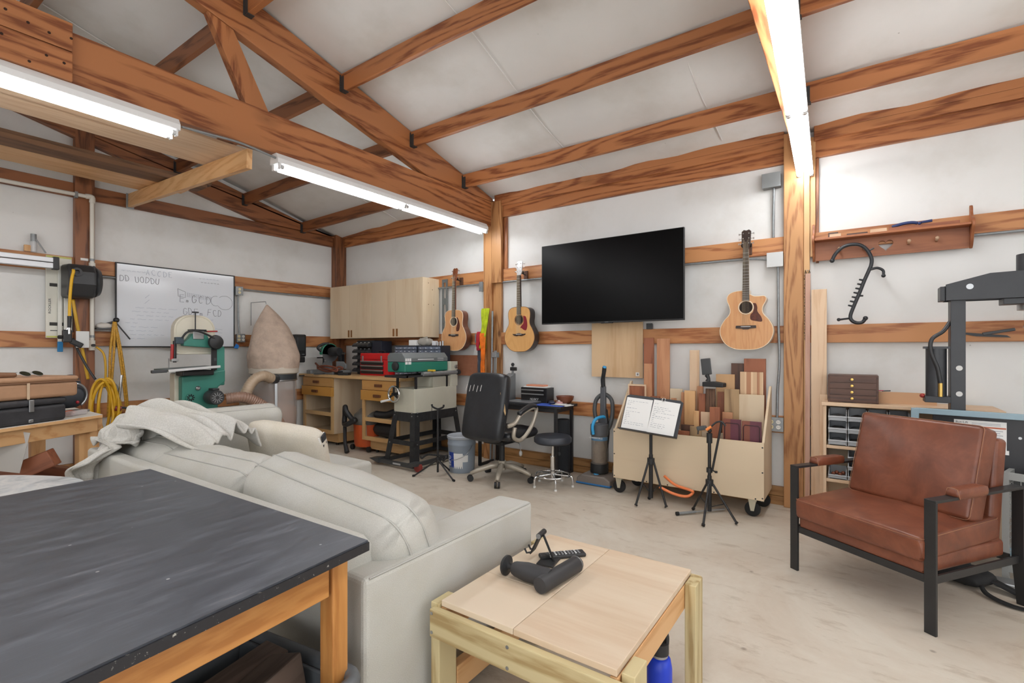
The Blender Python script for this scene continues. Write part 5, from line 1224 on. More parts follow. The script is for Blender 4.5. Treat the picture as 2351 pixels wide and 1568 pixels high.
ST = [('RED', -1.627, -1.533, 4.500, 1.403, 'tall redwood plank standing in the cart just right of the plywood wall sheet'),
 ('CHERRY', -1.503, -1.385, 4.500, 1.395, 'tall wide cherry plank in the cart, beside the tall redwood one', .02),
 ('CHERRY', -1.604, -1.53, 4.44, 1.162, 'narrow cherry board in front of the tall redwood plank'),
 ('PALE', -1.735, -1.70, 4.36, .873, 'thin pale strip leaning at the left end of the cart'),
 ('PALE', -1.208, -1.127, 4.51, 1.288, 'tall pale square post standing alone in the middle of the cart'),
 ('alder', -.981, -.83, 4.49, 1.081, 'square tan board behind the rough boards, left of the dark walnut one'),
 ('WAL', -.863, -.764, 4.516, 1.176, 'dark walnut board at the back right of the cart'),
 ('RED', -.762, -.596, 4.512, 1.217, 'tallest reddish mahogany board at the right end of the cart'),
 ('striped', -.783, -.609, 4.46, 1.107, 'striped laminated board in front of the mahogany one'),
 ('PLY', -.78, -.594, 4.40, .924, 'wide pale board at the right end of the cart under the striped one'),
 ('brown', -.895, -.78, 4.40, .962, 'grey-brown figured board left of the wide pale one'),
 ('RED', -.956, -.901, 4.43, .933, 'brown strip just left of the figured grey-brown board'),
 ('rough', -1.05, -.974, 4.42, .956, 'dark rough-sawn board under the black phone clip'),
 ('RED', -1.098, -1.046, 4.385, .914, 'orange-red strip left of the dark rough-sawn board'),
 ('CHERRY', -1.133, -1.083, 4.47, .971, 'cherry strip behind the orange-red strip'),
 ('PINE', -1.23, -1.137, 4.42, .931, 'yellowish pine board in the middle of the cart'),
 ('CHERRY', -1.265, -1.236, 4.445, .912, 'thin cherry strip against the yellowish pine board'),
 ('PLY', -1.381, -1.27, 4.50, .936, 'pale plywood offcut in the cart behind the music stand'),
 ('RED', -.98, -.902, 4.26, .818, 'thick red-brown block at the front of the cart'),
 ('PINE', -1.117, -1.076, 4.295, .772, 'short pine stick at the cart front, left of a pale block'),
 ('PALE', -1.072, -.998, 4.345, .762, 'short pale block behind the red-brown one'),
 ('green', -1.123, -1.033, 4.20, .654, 'short greenish block peeping over the cart front'),
 ('RED', -1.221, -1.126, 4.20, .608, 'dark red block lowest behind the cart front panel'),
 ('WAL', -1.212, -1.108, 4.255, .654, 'short walnut block behind the dark red one'),
 ('CHERRY', -.897, -.818, 4.335, .774, 'pinkish cherry offcut right of the red-brown block'),
 ('CHERRY', -1.423, -1.378, 4.385, .868, 'short cherry stick peeping above the music stand, third from its left'),
 ('RED', -1.514, -1.427, 4.355, .871, 'dark red board behind the top of the music stand'),
 ('CHERRY', -1.321, -1.278, 4.335, .866, 'short cherry stick above the right corner of the music stand')]
for e in ST: stick(*e)
t = thing('frame_board', 'brown panel in a pale wooden frame at the left of the lumber cart', 'panel', (-1.657, 4.40, .163))
MB().box(-.075, .075, .004, .012, 0, .79).build('panel', RED(), t); 
for x in (-.086, .074): MB().box(x, x+.012, 0, .016, 0, .806).build('frame_side', PALE('Z'), t)
MB().box(-.074, .074, 0, .016, .791, .806).build('frame_top', PALE('X'), t)
PURP = striped('purpleheart_lamination', [srgb(92, 46, 58), srgb(126, 72, 56), srgb(214, 164, 122), srgb(98, 50, 62), srgb(176, 118, 84)], 22)
for k, (x0, x1, zt) in enumerate(((-.860, -.728, .740), (-.722, -.583, .734))):
    t = thing('serving_board', ['purple and tan striped serving board at the cart front, left of its twin', 'purple and tan striped serving board at the cart front, in the right corner'][k], 'board', ((x0+x1)/2, 4.185, .163), group='striped serving boards in the cart')
    w = (x1-x0)/2; MB().box(-w, w, 0, .018, 0, zt-.163).build('board', PURP, t, bevel=.003)
    MB().ring_tube([(-w+.012, -.001, .12), (-w+.012, -.001, zt-.163-.045), (-w+.022, -.001, zt-.163-.032), (w-.022, -.001, zt-.163-.032), (w-.012, -.001, zt-.163-.045), (w-.012, -.001, .12)], .0035, 6).build('juice_groove', plain('groove_dark', srgb(52, 26, 32), .6), t, smooth='all')
t = thing('phone_clip', 'black gooseneck phone clip perched on top of the rough boards in the cart', 'phone clip', (-.985, 4.36, .965), R(-8))
t.location = (-.985, 4.375, .977)
MB().prism([(-.075, 0), (.10, 0), (.10, .035), (.02, .045), (-.075, .04)], -.03, .05, 'Y').build('base', BLKP, t, bevel=.006)
MB().ring_tube([(-.04, .01, .045), (-.035, .01, .07), (-.05, .01, .10)], [.022, .014, .02], 12).build('neck', BLKP, t, smooth=True)
b = MB(); b.M = Matrix.Translation((-.055, .005, .165)) @ Matrix.Rotation(R(-6), 4, 'Y'); b.box(-.042, .042, 0, .014, -.065, .075); b.build('pad', DGREY, t, bevel=.006)
# handsaw / bow frame with orange tube leaning at the cart front
tag(MB().ring_tube(bez([(-1.30, 4.085, .235), (-1.20, 4.05, .185), (-1.08, 4.04, .165), (-1.06, 4.05, .145), (-1.10, 4.02, .115), (-1.20, 4.0, .125), (-1.31, 3.99, .165)], 8), .011, 10).build('saw_frame', plain('orange_tube', srgb(226, 124, 72), .4), smooth=True), 'orange tubular bow-saw frame sticking out under the lumber cart', 'saw frame')

# ---------------------------------------------------------------- music stand with sheet music
def tripod(t, h_hub, feet, r_leg, col_h, hub_r=.02):
    MB().cyl((0, 0, .06), (0, 0, h_hub+.06), hub_r*.85).build('column', BLK, t, smooth=True)
    MB().cyl((0, 0, h_hub-.015), (0, 0, h_hub+.03), hub_r*1.5).build('hub', BLKP, t, smooth=True)
    for fx, fy in feet:
        d = Vector((fx, fy, 0)); n_ = d.normalized()
        l = MB().cyl(n_*.025+Vector((0, 0, h_hub)), d+Vector((0, 0, .012)), r_leg).build('leg', BLK, t, smooth=True)
        MB().cyl(d*.96+Vector((0, 0, .02)), d*1.01+Vector((0, 0, .011)), r_leg*1.5).build('rubber_foot', RUB, l, smooth=True)
        m = d*.52+Vector((0, 0, h_hub*.5)); MB().bar(Vector((0, 0, .09)), m, .012, .006).build('brace', BLK, t)
t = thing('music_stand', 'black folding music stand holding two pages of handwritten notes', 'music stand', (-1.385, 4.0, 0))
tripod(t, .36, [(-.085, -.12), (.135, -.02), (-.06, .13)], .009, .6)
MB().cyl((0, 0, .36), (0, 0, .70), .013).build('upper_tube', BLK, t, smooth=True)
tr = Matrix.Translation((.0, -.02, .735)) @ Euler((R(-22), R(4), 0)).to_matrix().to_4x4()
b = MB(); b.M = tr; b.prism([(-.235, -.14), (.245, -.14), (.245, .155), (.22, .17), (-.21, .17), (-.235, .155)], 0, .006, 'Y'); desk = b.build('tray', plain('tray_black', srgb(56, 58, 62), .5), t, bevel=.002)
b = MB(); b.M = tr; b.box(-.235, .245, -.05, .0, -.146, -.138); b.build('ledge', BLK, t)
MB().ring_tube([(.0, .0, .70), (.0, .005, .73)], .02, 10).build('tilt_joint', BLKP, t, smooth=True); MB().ring_tube(bez([(.02, 0, .66), (.035, -.01, .64), (.03, -.01, .60)], 4), .006, 8).build('lock_lever', BLK, t, smooth=True)
t2 = thing('sheet_music', 'two white pages of handwritten notes open on the music stand', 'paper', (-1.385, 3.98, .735)); t2.rotation_euler = (R(-22), R(4), 0)
rnd = random.Random(11)
for x0, x1, y, z0, z1, rot_ in ((-.225, .0, -.006, -.128, .142, 0), (.005, .222, -.010, -.138, .150, R(2))):
    p = MB().box(x0, x1, y-.002, y, z0, z1).build('page', PAPER, t2); p.rotation_euler = (0, rot_, 0)
    z = z1-.03
    while z > z0+.03:
        x = x0+.015; 
        while x < x1-.03-rnd.random()*.06:
            w = rnd.uniform(.008, .022); MB().box(x, x+w, y-.0028, y-.0018, z-.0012+rnd.uniform(-.001, .001), z+.0012).build('handwriting', plain('pencil', srgb(138, 142, 156), .8), p); x += w+rnd.uniform(.004, .012)
            if rnd.random() < .18: break
        z -= .0155 if rnd.random() < .75 else .03
c = MB().ring_tube([(.09+.014*math.cos(k*.6), -.018, .155+.014*math.sin(k*.6)) for k in range(11)], .0022, 6).build('binder_clip', CHROME, t2, smooth=True)
# ---------------------------------------------------------------- second tripod
t = thing('tripod_stand', 'black boom stand on tripod legs in front of the lumber cart', 'stand', (-.905, 3.93, 0))
tripod(t, .27, [(.005, -.21), (.20, -.03), (-.155, .13)], .0085, .6, .019)
MB().cyl((0, 0, .30), (0, 0, .64), .0125).build('upper_tube', BLK, t, smooth=True); MB().cyl((0, 0, .58), (0, 0, .655), .021).build('grip_collar', BLKP, t, smooth=True)
MB().cyl((0, 0, .355), (0, 0, .39), .022).build('clutch', BLKP, t, smooth=True); MB().cyl((.02, 0, .372), (.05, -.01, .368), .005).lathe([(.001, 0), (.011, .0), (.011, .014), (.001, .014)], (.05, -.01, .36), 10).build('thumb_screw', BLK, t, smooth=True)
MB().ball((0, 0, .675), .018, 12, 8).build('ball_joint', BLK, t, smooth='all')
MB().cbox((-.055, -.01, .69), (.07, .035, .032), (0, R(-12), 0)).build('clamp_head', DGREY, t, bevel=.006); MB().ring_tube([(-.08, -.01, .675), (-.082, -.012, .64)], .005, 8).build('clamp_pin', BLK, t, smooth=True)
t = thing('hook_stick', 'black hooked rod with an orange tip leaning on the boom stand', 'rod', (-.89, 3.915, .36))
MB().cyl((.012, -.015, .02), (.078, -.01, .385), .0085).build('rod', BLK, t, smooth=True)
MB().ring_tube(bez([(.105, -.01, .362), (.078, -.01, .392), (.04, -.01, .385), (.005, -.012, .352)], 6), [.007]*19, 10).build('hook', BLK, t, smooth=True)
MB().ring_tube([(.005, -.012, .352), (-.03, -.014, .322)], [.009, .012], 10).build('orange_tip', plain('orange_tip', srgb(236, 140, 70), .5), t, smooth=True)
t = thing('floor_rod', 'grey and black telescopic rod lying on the floor beneath the boom stand', 'rod', (-1.02, 3.98, .016), R(48)); MB().cyl((-.16, 0, 0), (.0, 0, .002), .011).build('grip', GALV, t, smooth=True); MB().cyl((0, 0, .002), (.26, 0, .004), .008).build('shaft', STEEL, t, smooth=True); MB().cyl((-.17, 0, 0), (-.15, 0, 0), .015).build('cap', RUB, t, smooth=True)

# ---------------------------------------------------------------- upright vacuum
t = thing('upright_vacuum', 'grey and blue upright vacuum cleaner between desk and lumber cart', 'vacuum', (-2.03, 4.37, 0))
VG = plain('vacuum_grey', srgb(84, 86, 90), .4); VB = plain('vacuum_blue', srgb(58, 164, 222), .35); SMK = clear('smoked_clear', srgb(150, 140, 130), .1, .55)
b = MB(); b.prism([(-.175, 0), (.175, 0), (.175, .06), (.12, .095), (-.12, .095), (-.175, .055)], -.13, .10, 'Y'); b.build('floor_head', plain('head_clear', srgb(124, 116, 110), .25), t, bevel=.012)
MB().box(-.178, .178, -.135, -.09, .004, .022).build('bumper', plain('bumper_blue', srgb(40, 110, 170), .4), t, bevel=.006)
MB().lathe([(.001, 0), (.028, 0), (.026, .008), (.001, .009)], (.0, -.05, .094), 16).build('foot_button', VB, t, smooth=True)
MB().lathe([(.001, .10), (.085, .10), (.088, .12), (.086, .19), (.001, .19)], (0, .02, 0), 24).build('motor_base', BLKP, t, smooth=True)
MB().lathe([(.078, .19), (.078, .46), (.076, .462)], (0, .02, 0), 28, caps=False).build('dust_cup', SMK, t, smooth=True)
MB().lathe([(.001, .20), (.06, .20), (.06, .33), (.045, .37), (.03, .45), (.001, .45)], (0, .02, 0), 20).build('dust', plain('grey_dust', srgb(140, 122, 104), .95, vary=.25, vscale=30), t, smooth=True)
MB().lathe([(.0775, .415), (.0795, .415), (.0795, .45), (.0775, .45)], (0, .02, 0), 24).build('blue_band', plain('band_blue', srgb(86, 124, 156), .4), t, smooth=True)
MB().lathe([(.001, .462), (.086, .462), (.088, .52), (.086, .565), (.07, .575), (.001, .578)], (0, .02, 0), 28).build('cup_lid', VG, t, smooth=True)
text('brand_lettering', 'POWERFORCE', .022, PAPER, t, (-.068, -.0615, .435), sx=.95)
MB().ring_tube(bez([(-.02, -.075, .48), (-.022, -.085, .56), (-.0, -.06, .625), (.03, .03, .64), (.035, .06, .63)], 6), .015, 10).build('carry_handle', VB, t, smooth=True)
b = MB(); b.prism([(-.05, .19), (.05, .19), (.05, .60), (.03, .66), (.025, .93), (-.025, .93), (-.03, .66), (-.05, .60)], .09, .13, 'Y'); b.build('spine', VG, t, bevel=.008)
MB().ring_tube(bez([(.0, .11, .92), (.0, .10, 1.0), (.02, .08, 1.07), (.03, .07, 1.12)], 6), [.022]*7+[.02]*6+[.021]*6, 12).build('handle', BLKP, t, smooth=True); MB().ring_tube([(.03, .07, 1.115), (.034, .068, 1.13)], [.021, .016], 12).build('handle_tip', VB, t, smooth=True)
MB().ring_tube(bez([(-.06, .07, .60), (-.085, .09, .70), (-.07, .11, .80), (.0, .13, .85), (.085, .11, .80), (.105, .09, .68), (.09, .07, .56), (.06, .06, .50)], 8), .020, 12).build('hose', DGREY, t, smooth='all')
MB().ring_tube(bez([(.055, .08, .70), (.06, .08, .5), (.055, .08, .32), (.075, .08, .5), (.05, .08, .71)], 8), .005, 6).build('power_cord', RUB, t, smooth='all')
tag(MB().lathe([(.001, 0), (.05, 0), (.055, .05), (.04, .16), (.001, .17)], seg=18).build('plastic_jug', clear('milky', srgb(214, 210, 204), .3, .75), smooth=True, loc=(-1.885, 4.48, 0.0)), 'milky plastic jug on the floor beside the upright vacuum', 'jug')

# ---------------------------------------------------------------- right of the tall post
def lean_board(x0, x1, y, zt, mat, label, th=.02):
    o = MB().box(-(x1-x0)/2, (x1-x0)/2, 0, th, 0, zt).build('leaning_board', mat, bevel=.002, loc=((x0+x1)/2, y, 0)); o.rotation_euler = (R(-1.2), 0, 0); tag(o, label, 'board', 'boards leaning right of the tall post')
lean_board(-.275, -.172, 4.47, 1.765, PALE('Z'), 'pale pine board leaning on the wall beside the small-parts shelf')
lean_board(-.318, -.283, 4.50, 1.90, wood('pink_strip', srgb(198, 158, 138), srgb(172, 128, 110), 'Z', 9, 0, .5, .5), 'thin pinkish strip leaning between the tall post and the pale board', .018)
lean_board(-.215, -.165, 4.41, .95, PALE('Z'), 'short cracked board in front of the tall pale one', .018)
t = thing('drill_bit_chain', 'steel chain hanging on a nail at the right side of the tall post', 'chain', (-.305, 4.555, 1.92))
CHN = plain('chain_steel', srgb(70, 62, 52), .5, .6)
b = MB(); n_ = 46
for s in (-1, 1):
    for k in range(n_):
        z = -.012*k; o_ = (s*.013+.002*math.sin(k*2.1), .0, z)
        pts = [(o_[0]+.0055*math.cos(a) if k % 2 else o_[0], o_[1]+(0 if k % 2 else .0055*math.cos(a)), o_[2]+.009*math.sin(a)) for a in [2*PI*j/8 for j in range(8)]]
        b.ring_tube(pts, .0022, 5, closed=True)
b.ring_tube([(-.013, 0, -.55), (-.006, 0, -.575), (.006, 0, -.575), (.013, 0, -.55)], .004, 6)
b.build('chain_links', CHN, t, smooth='all')['kind'] = 'stuff'
MB().cyl((0, -.012, .008), (0, .018, .008), .003, seg=8).build('nail', STEEL, t)
# peg shelf
t = thing('peg_shelf', 'wooden peg shelf with a heart cut-out and curved end bracket on the wall', 'shelf', (.20, 4.609, 2.0))
SHW = wood('shelf_pine', srgb(168, 104, 66), srgb(130, 74, 44), 'X', 7, 0, .45, .55)
heart = []
for k in range(40):
    a = 2*PI*k/40; heart.append((.0028*16*math.sin(a)**3-.005, .077+.0028*(13*math.cos(a)-5*math.cos(2*a)-2*math.cos(3*a)-math.cos(4*a))))
b = MB()   # back board with the heart cut through it
def board_with_hole(b, x0, x1, z0, z1, hole, y0, y1):
    bm = b.bm
    for y in (y0, y1):
        o = [bm.verts.new((x, y, z)) for x, z in ((x0, z0), (x1, z0), (x1, z1), (x0, z1))]; h = [bm.verts.new((x, y, z)) for x, z in hole]
        es = [bm.edges.new((o[i], o[(i+1) % 4])) for i in range(4)]+[bm.edges.new((h[i], h[(i+1) % len(h)])) for i in range(len(h))]
        bmesh.ops.triangle_fill(bm, use_beauty=True, use_dissolve=False, edges=es)
        if y == y0: fo, fh = o, h
        else:
            for i in range(4): bm.faces.new((fo[i], fo[(i+1) % 4], o[(i+1) % 4], o[i]))
            for i in range(len(h)): bm.faces.new((fh[i], fh[(i+1) % len(h)], h[(i+1) % len(h)], h[i]))
board_with_hole(b, -.453, .455, 0, .16, heart, -.02, -.002)
b.build('back_board', SHW, t)
MB().box(-.453, .455, -.115, -.002, .145, .162).build('shelf_board', SHW, t, bevel=.004)
prof = smooth_poly([(-.002, .285), (-.02, .292), (-.04, .275), (-.045, .24), (-.065, .21), (-.105, .19), (-.125, .165), (-.12, .13), (-.085, .09), (-.065, .05), (-.045, .015), (-.02, -.005), (-.002, .0)], 5)
for x in (-.470, .456): MB().prism(prof, x, x+.016, 'X').build('end_bracket', SHW, t, bevel=.003)
for x, z in ((-.292, .06), (-.142, .06), (.127, .066), (.281, .068)): MB().cyl((x, -.02, z), (x, -.075, z+.012), .008, seg=12).ball((x, -.078, z+.013), .012, 12, 8).build('peg', plain('peg_pale', srgb(190, 158, 130), .5), t, smooth='all')
for k, (x0, x1, zz, h_, m_, lb) in enumerate(((-.165, -.10, 0, .045, WAL('X'), 'small dark wood block on the left end of the peg shelf'), (-.155, -.08, .0, .024, PALE('X'), 'small pale striped block beside the dark one on the peg shelf'), (-.045, .085, 0, .018, WAL('X'), 'dark bow-tie shaped wood piece on the peg shelf'), (.10, .20, 0, .03, PALE('X'), 'pale wood block in the middle of the peg shelf'), (.21, .60, 0, .028, RED('X'), 'long reddish wood strip lying on the peg shelf'))):
    y = 4.55-.022*(k == 1)
    o = MB().box(-(x1-x0)/2, (x1-x0)/2, -.016, .016, 0, h_).build('wood_piece', m_, bevel=.003, loc=((x0+x1)/2, y if k != 0 else 4.575, 2.1625)); tag(o, lb, 'wood piece', 'wood pieces on the peg shelf')
t = thing('glasses_case', 'dark blue spectacles lying on the reddish strip of the peg shelf', 'spectacles', (.34, 4.545, 2.195)); NV = plain('navy', srgb(36, 52, 98), .35)
MB().ring_tube(bez([(-.11, 0, .0), (-.05, 0, .014), (.0, 0, .016), (.035, 0, .008)], 6), .011, 10).build('frame', NV, t, smooth='all'); MB().ring_tube([(.04, 0, .008), (.115, 0, .014)], [.008, .010], 8).build('temple', NV, t, smooth=True); MB().ball((.045, -.01, .004), .012, 8, 6).build('hinge', NV, t, smooth='all')
# massage hook stick
t = thing('massage_hook', 'black S-shaped back massage hook hanging on the peg shelf', 'massage hook', (0, 4.50, 0))
HK = plain('hook_black', srgb(34, 37, 41), .42)
MB().ring_tube(bez([(-.137, 0, 1.982), (-.116, 0, 2.027), (-.072, 0, 2.072), (-.021, 0, 2.088), (.036, 0, 2.079), (.078, 0, 2.04), (.106, 0, 1.976), (.106, 0, 1.925), (.092, 0, 1.883), (.064, 0, 1.808), (.036, 0, 1.723), (0, 0, 1.621), (-.021, 0, 1.552), (-.014, 0, 1.516), (.015, 0, 1.496), (.05, 0, 1.498), (.071, 0, 1.526)], 6), [.0125]*97, 12).build('stick', HK, t, smooth='all')
MB().ring_tube(bez([(.098, 0, 1.888), (.141, 0, 1.896), (.175, 0, 1.875), (.178, 0, 1.843)], 6), .0095, 10).ball((.178, 0, 1.836), .014, 12, 8).build('side_hook', HK, t, smooth='all')
MB().cyl((-.022, 0, 1.531), (-.09, 0, 1.523), .0075).ball((-.095, 0, 1.523), .013, 12, 8).build('side_bar', HK, t, smooth='all')
for p_ in ((.071, 0, 1.528), (-.137, 0, 1.978)): MB().ball(p_, .0165, 12, 8).build('end_ball', HK, t, smooth='all')
for k in range(7):
    f = k/6; x = .058-.068*f; z = 1.812-.19*f; MB().ring_tube([(x, 0, z), (x-.026, 0, z+.008)], [.008, .006], 8).build('knob', HK, t, smooth=True)
MB().ring_tube([(.022, 0, 1.70), (.058, 0, 1.696)], [.009, .006], 8).build('knob', HK, t, smooth=True); MB().ring_tube([(.095, 0, 2.03), (.122, 0, 2.045)], [.006, .005], 8).build('knob', HK, t, smooth=True)
# small-parts shelf
t = thing('bin_shelf', 'pale wooden shelf unit with grey parts bins behind the brown armchair', 'shelf', (-.165, 4.25, 0))
for x in (0, .93): MB().box(x-.02, x, 0, .34, 0, .885).build('side_panel', PALE('Z'), t, bevel=.002)
for z in (.06, .33, .575): MB().box(0, .91, .004, .335, z, z+.022).build('shelf_board', PALE('X'), t, bevel=.002)
MB().box(-.03, .94, -.012, .345, .885, .910).build('top_board', PALE('X'), t, bevel=.003); MB().box(.0, .91, .32, .335, .08, .885).build('back_board', PLY('X'), t)
BIN = plain('bin_grey', srgb(168, 172, 176), .4)
def bin_(x, z, w, h, lb):
    t2 = thing('parts_bin', lb, 'bin', (x, 4.262, z), group='stacking grey parts bins on the shelf')
    b = MB(); b.prism([(0, 0), (.18, 0), (.18, h), (.05, h), (.0, h*.42)], .0, .006, 'X'); b.prism([(0, 0), (.18, 0), (.18, h), (.05, h), (.0, h*.42)], w-.006, w, 'X'); b.box(.006, w-.006, 0, .006, 0, h*.42); b.box(.006, w-.006, .174, .18, 0, h); b.box(.006, w-.006, 0, .18, 0, .006)
    b.build('tray', BIN, t2, bevel=.001)
    MB().box(-.002, w+.002, -.006, .001, h*.34, h*.46).build('lip', plain('bin_lip', srgb(192, 196, 200), .4), t2, bevel=.002)
    return t2
rows = ['top', 'middle', 'bottom']
HWK = plain('hardware_dark', srgb(96, 92, 88), .5, .5)
for r in range(3):
    for c in range(4):
        bb = bin_(.012-.165+.118*c, .600+.087*(2-r), .112, .084, f'grey parts bin on the upper shelf, {rows[r]} row, {["nearest the pale boards", "second from the pale boards", "third from the pale boards", "fourth, behind the armchair"][c]}')
        hb = MB(); rnd = random.Random(r*9+c)
        hb.cushion(.09, .11, .03+.01*rnd.random(), 6, 3, .5, Matrix.Translation((.056, .09, .022)), .006, r*5+c); hb.build('hardware', HWK if (r+c) % 2 else plain('hardware_steel', srgb(170, 172, 174), .4, .6), bb, smooth='all')
for r, c in ((0, 1), (1, 1), (2, 0), (2, 1), (0, 2), (1, 2), (2, 2)):
    bb = bin_(.012-.165+.118*c, .354+.070*(2-r), .112, .068, f'grey parts bin on the lower shelf, {rows[r]} row, {["first column, holding brown knobs", "second column", "third column"][c]}')
    if (r, c) == (2, 0):
        for k in range(4): MB().ball((.03+.02*k, .04+.015*(k % 2), .03+.008*(k % 2)), .014, 8, 6).build('brown_knob', plain('brown_knob', srgb(120, 66, 44), .4), bb, smooth='all')
t = thing('chest_of_drawers', 'small dark walnut chest with four drawers and brass knobs on the bin shelf', 'chest', (-.157, 4.28, .910))
WX = WAL('X'); MB().box(0, .30, .006, .20, 0, .20).build('case', WX, t, bevel=.003)
for k in range(4):
    d = MB().box(.012, .288, -.001, .006, .011+.0455*k, .0535+.0455*k).build('drawer', WX, t, bevel=.0012)
    MB().lathe([(.001, -.020), (.009, -.019), (.010, -.014), (.005, -.009), (.004, 0)], (.146, 0, .033+.0455*k), 14, 'Y').build('knob', BRASS, d, smooth=True)
o = MB().box(0, .32, 0, .012, 0, .082).build('cardboard_panel', plain('kraft_card', srgb(206, 166, 130), .8), loc=(.145, 4.40, .910)); tag(o, 'strip of tan board standing behind the walnut chest on the shelf', 'board')
for k, (x, m_) in enumerate(((.22, PAPER), (.27, plain('pencil_pink', srgb(224, 112, 132), .5)), (.31, BLKP))): tag(MB().cyl((0, 0, 0), (.05, .0, .004), .004, seg=6).build('pencil', m_, loc=(x-.165+.02, 4.41, .996)), ['white pencil on the tan board by the walnut chest', 'pink pencil on the tan board by the walnut chest', 'black pencil on the tan board by the walnut chest'][k], 'pencil')
# hydraulic shop press
t = thing('shop_press', 'black hydraulic shop press with a chrome ram at the right edge', 'press', (.87, 4.12, 0))
PB = plain('press_black', srgb(44, 46, 50), .42, vary=.12, vscale=8)
def holed_post(x):
    b = MB(); b.prism([(x-.035, 0), (x+.035, 0), (x+.035, 1.62), (x-.035, 1.62)], -.052, -.046, 'Y'); b.prism([(x-.035, 0), (x+.035, 0), (x+.035, 1.62), (x-.035, 1.62)], .046, .052, 'Y'); b.box(x-.035, x-.029, -.046, .046, 0, 1.62); p = b.build('post', PB, t, bevel=.002)
    for z in (.86, 1.02, 1.18):
        q = MB().lathe([(.001, -.0535), (.016, -.0535), (.016, -.052), (.001, -.052)], (x+.005, 0, z), 16, 'Y'); q.build('bolt_hole', plain('hole_light', srgb(206, 206, 204), .8), p)
holed_post(-.34); holed_post(.40)
for y in (-.075, .062): MB().prism([(-.40, 1.60), (.46, 1.60), (.46, 1.70), (.14, 1.765), (-.20, 1.755), (-.40, 1.70)], y, y+.013, 'Y').build('crown_plate', PB, t, bevel=.002)
MB().cyl((-.29, -.077, 1.68), (-.29, -.074, 1.68), .017).build('crown_bolt', STEEL, t, smooth=True); MB().box(-.425, -.40, -.06, .06, 1.60, 1.69).build('end_plate', PB, t, bevel=.003)
MB().box(-.14, .18, -.062, .062, 1.565, 1.60).build('ram_plate', PB, t, bevel=.003)
MB().cyl((0, 0, 1.76), (0, 0, 1.86), .075, seg=28).build('cylinder', PB, t, smooth=True)
MB().cyl((0, 0, 1.53), (0, 0, 1.565), .072, seg=28).build('ram_collar', STEEL, t, smooth=True); MB().cyl((0, 0, 1.435), (0, 0, 1.53), .043, seg=28).build('ram', CHROME, t, smooth=True); MB().cyl((0, 0, 1.425), (0, 0, 1.437), .046, seg=28).build('ram_tip', STEEL, t, smooth=True)
MB().cyl((-.44, -.01, 1.0), (-.44, -.01, 1.30), .052, seg=24).build('pump_tank', PB, t, smooth=True); MB().box(-.50, -.375, -.05, .05, 1.30, 1.315).build('pump_top', PB, t); MB().box(-.50, -.375, -.06, .05, .96, 1.0).build('pump_base', PB, t, bevel=.003)
MB().ring_tube(bez([(-.375, -.03, 1.47), (-.41, -.05, 1.41), (-.465, -.06, 1.36), (-.47, -.065, 1.28), (-.44, -.07, 1.18), (-.425, -.07, 1.08)], 8), .0115, 10).build('hydraulic_hose', BLK, t, smooth=True)
MB().cyl((-.425, -.07, 1.0), (-.425, -.07, 1.085), .012, seg=10).build('brass_fitting', BRASS, t, smooth=True); MB().ball((-.51, -.04, 1.0), .014, 10, 7).build('red_knob', plain('knob_red', srgb(150, 44, 36), .4), t, smooth='all')
for z in (.45,): MB().box(-.40, .46, -.07, .07, z, z+.10).build('bed', PB, t, bevel=.003)
for x in (-.34, .40): MB().box(x-.03, x+.03, -.28, .28, 0, .05).build('foot', PB, t, bevel=.003)
t = thing('snips', 'pair of black shears hung on the girt behind the press ram', 'shears', (.74, 4.585, 1.40)); MB().prism([(-.16, .012), (-.10, .012), (.10, -.01), (.12, -.025), (-.05, -.015)], -.006, .0, 'Y').build('blade', BLK, t); MB().bar((-.02, -.004, .0), (.14, -.004, .03), .012, .02).build('handle', DGREY, t, bevel=.004)
# folding steel-blue stand with a label plate
t = thing('lift_table_cart', 'folded steel-blue wheeled frame with black label plate behind the brown armchair', 'cart', (.62, 4.02, 0), R(-8))
SB = plain('steel_blue', srgb(142, 166, 178), .4)
MB().bar((-.30, 0, .905), (.30, 0, .905), .03, .035).build('top_bar', SB, t, bevel=.003)
for s in (-1, 1):
    MB().bar((s*.30, 0, .92), (s*.31, -.02, .05), .04, .035, (0, 1, 0)).build('upright', SB, t, bevel=.003)
    for z in (.80, .36):
        MB().lathe([(.001, 0), (.038, 0), (.036, .012), (.001, .014)], (s*.30, -.035, z), 18, 'Y').build('caster_mount', CHROME, t, smooth=True); MB().lathe([(.001, -.013), (.036, -.013), (.04, 0), (.036, .013), (.001, .013)], (s*.30+.008, -.055, z-.035), 18, 'X').build('caster_wheel', RUB, t, smooth=True)
pl = MB().box(-.215, .205, .02, .034, .55, .89).build('label_plate', plain('plate_black', srgb(38, 39, 43), .4), t, bevel=.003)
for x, z in ((-.17, .80), (.17, .78)): MB().cyl((x, .017, z), (x, .02, z), .008, seg=8).build('rivet_head', STEEL, pl)
lb = MB().box(-.115, .115, .0175, .0195, .70, .865).build('warning_label', PAPER, pl)
MB().box(-.112, .113, .0165, .0178, .823, .832).build('label_bar', plain('label_orange', srgb(190, 108, 80), .6), lb)
text('label_lettering', 'Bun-Lift', .018, INK, lb, (-.108, .017, .845))
for k in range(7): MB().box(-.10+.01*(k % 3), .10-.012*(k % 2), .0168, .0178, .808-.013*k, .812-.013*k).build('label_line', plain('label_grey_text', srgb(168, 170, 178), .8), lb)
for k in range(2): MB().box(-.035, .09, .0168, .0178, .848-.008*k, .851-.008*k).build('label_line', plain('label_grey_text', (0, 0, 0, 1)), lb)
MB().box(-.125, .125, .0165, .0195, .675, .70).build('paper_strip', PAPER, pl)
MB().box(-.31, .31, -.02, .02, .10, .14).build('lower_bar', SB, t, bevel=.003)
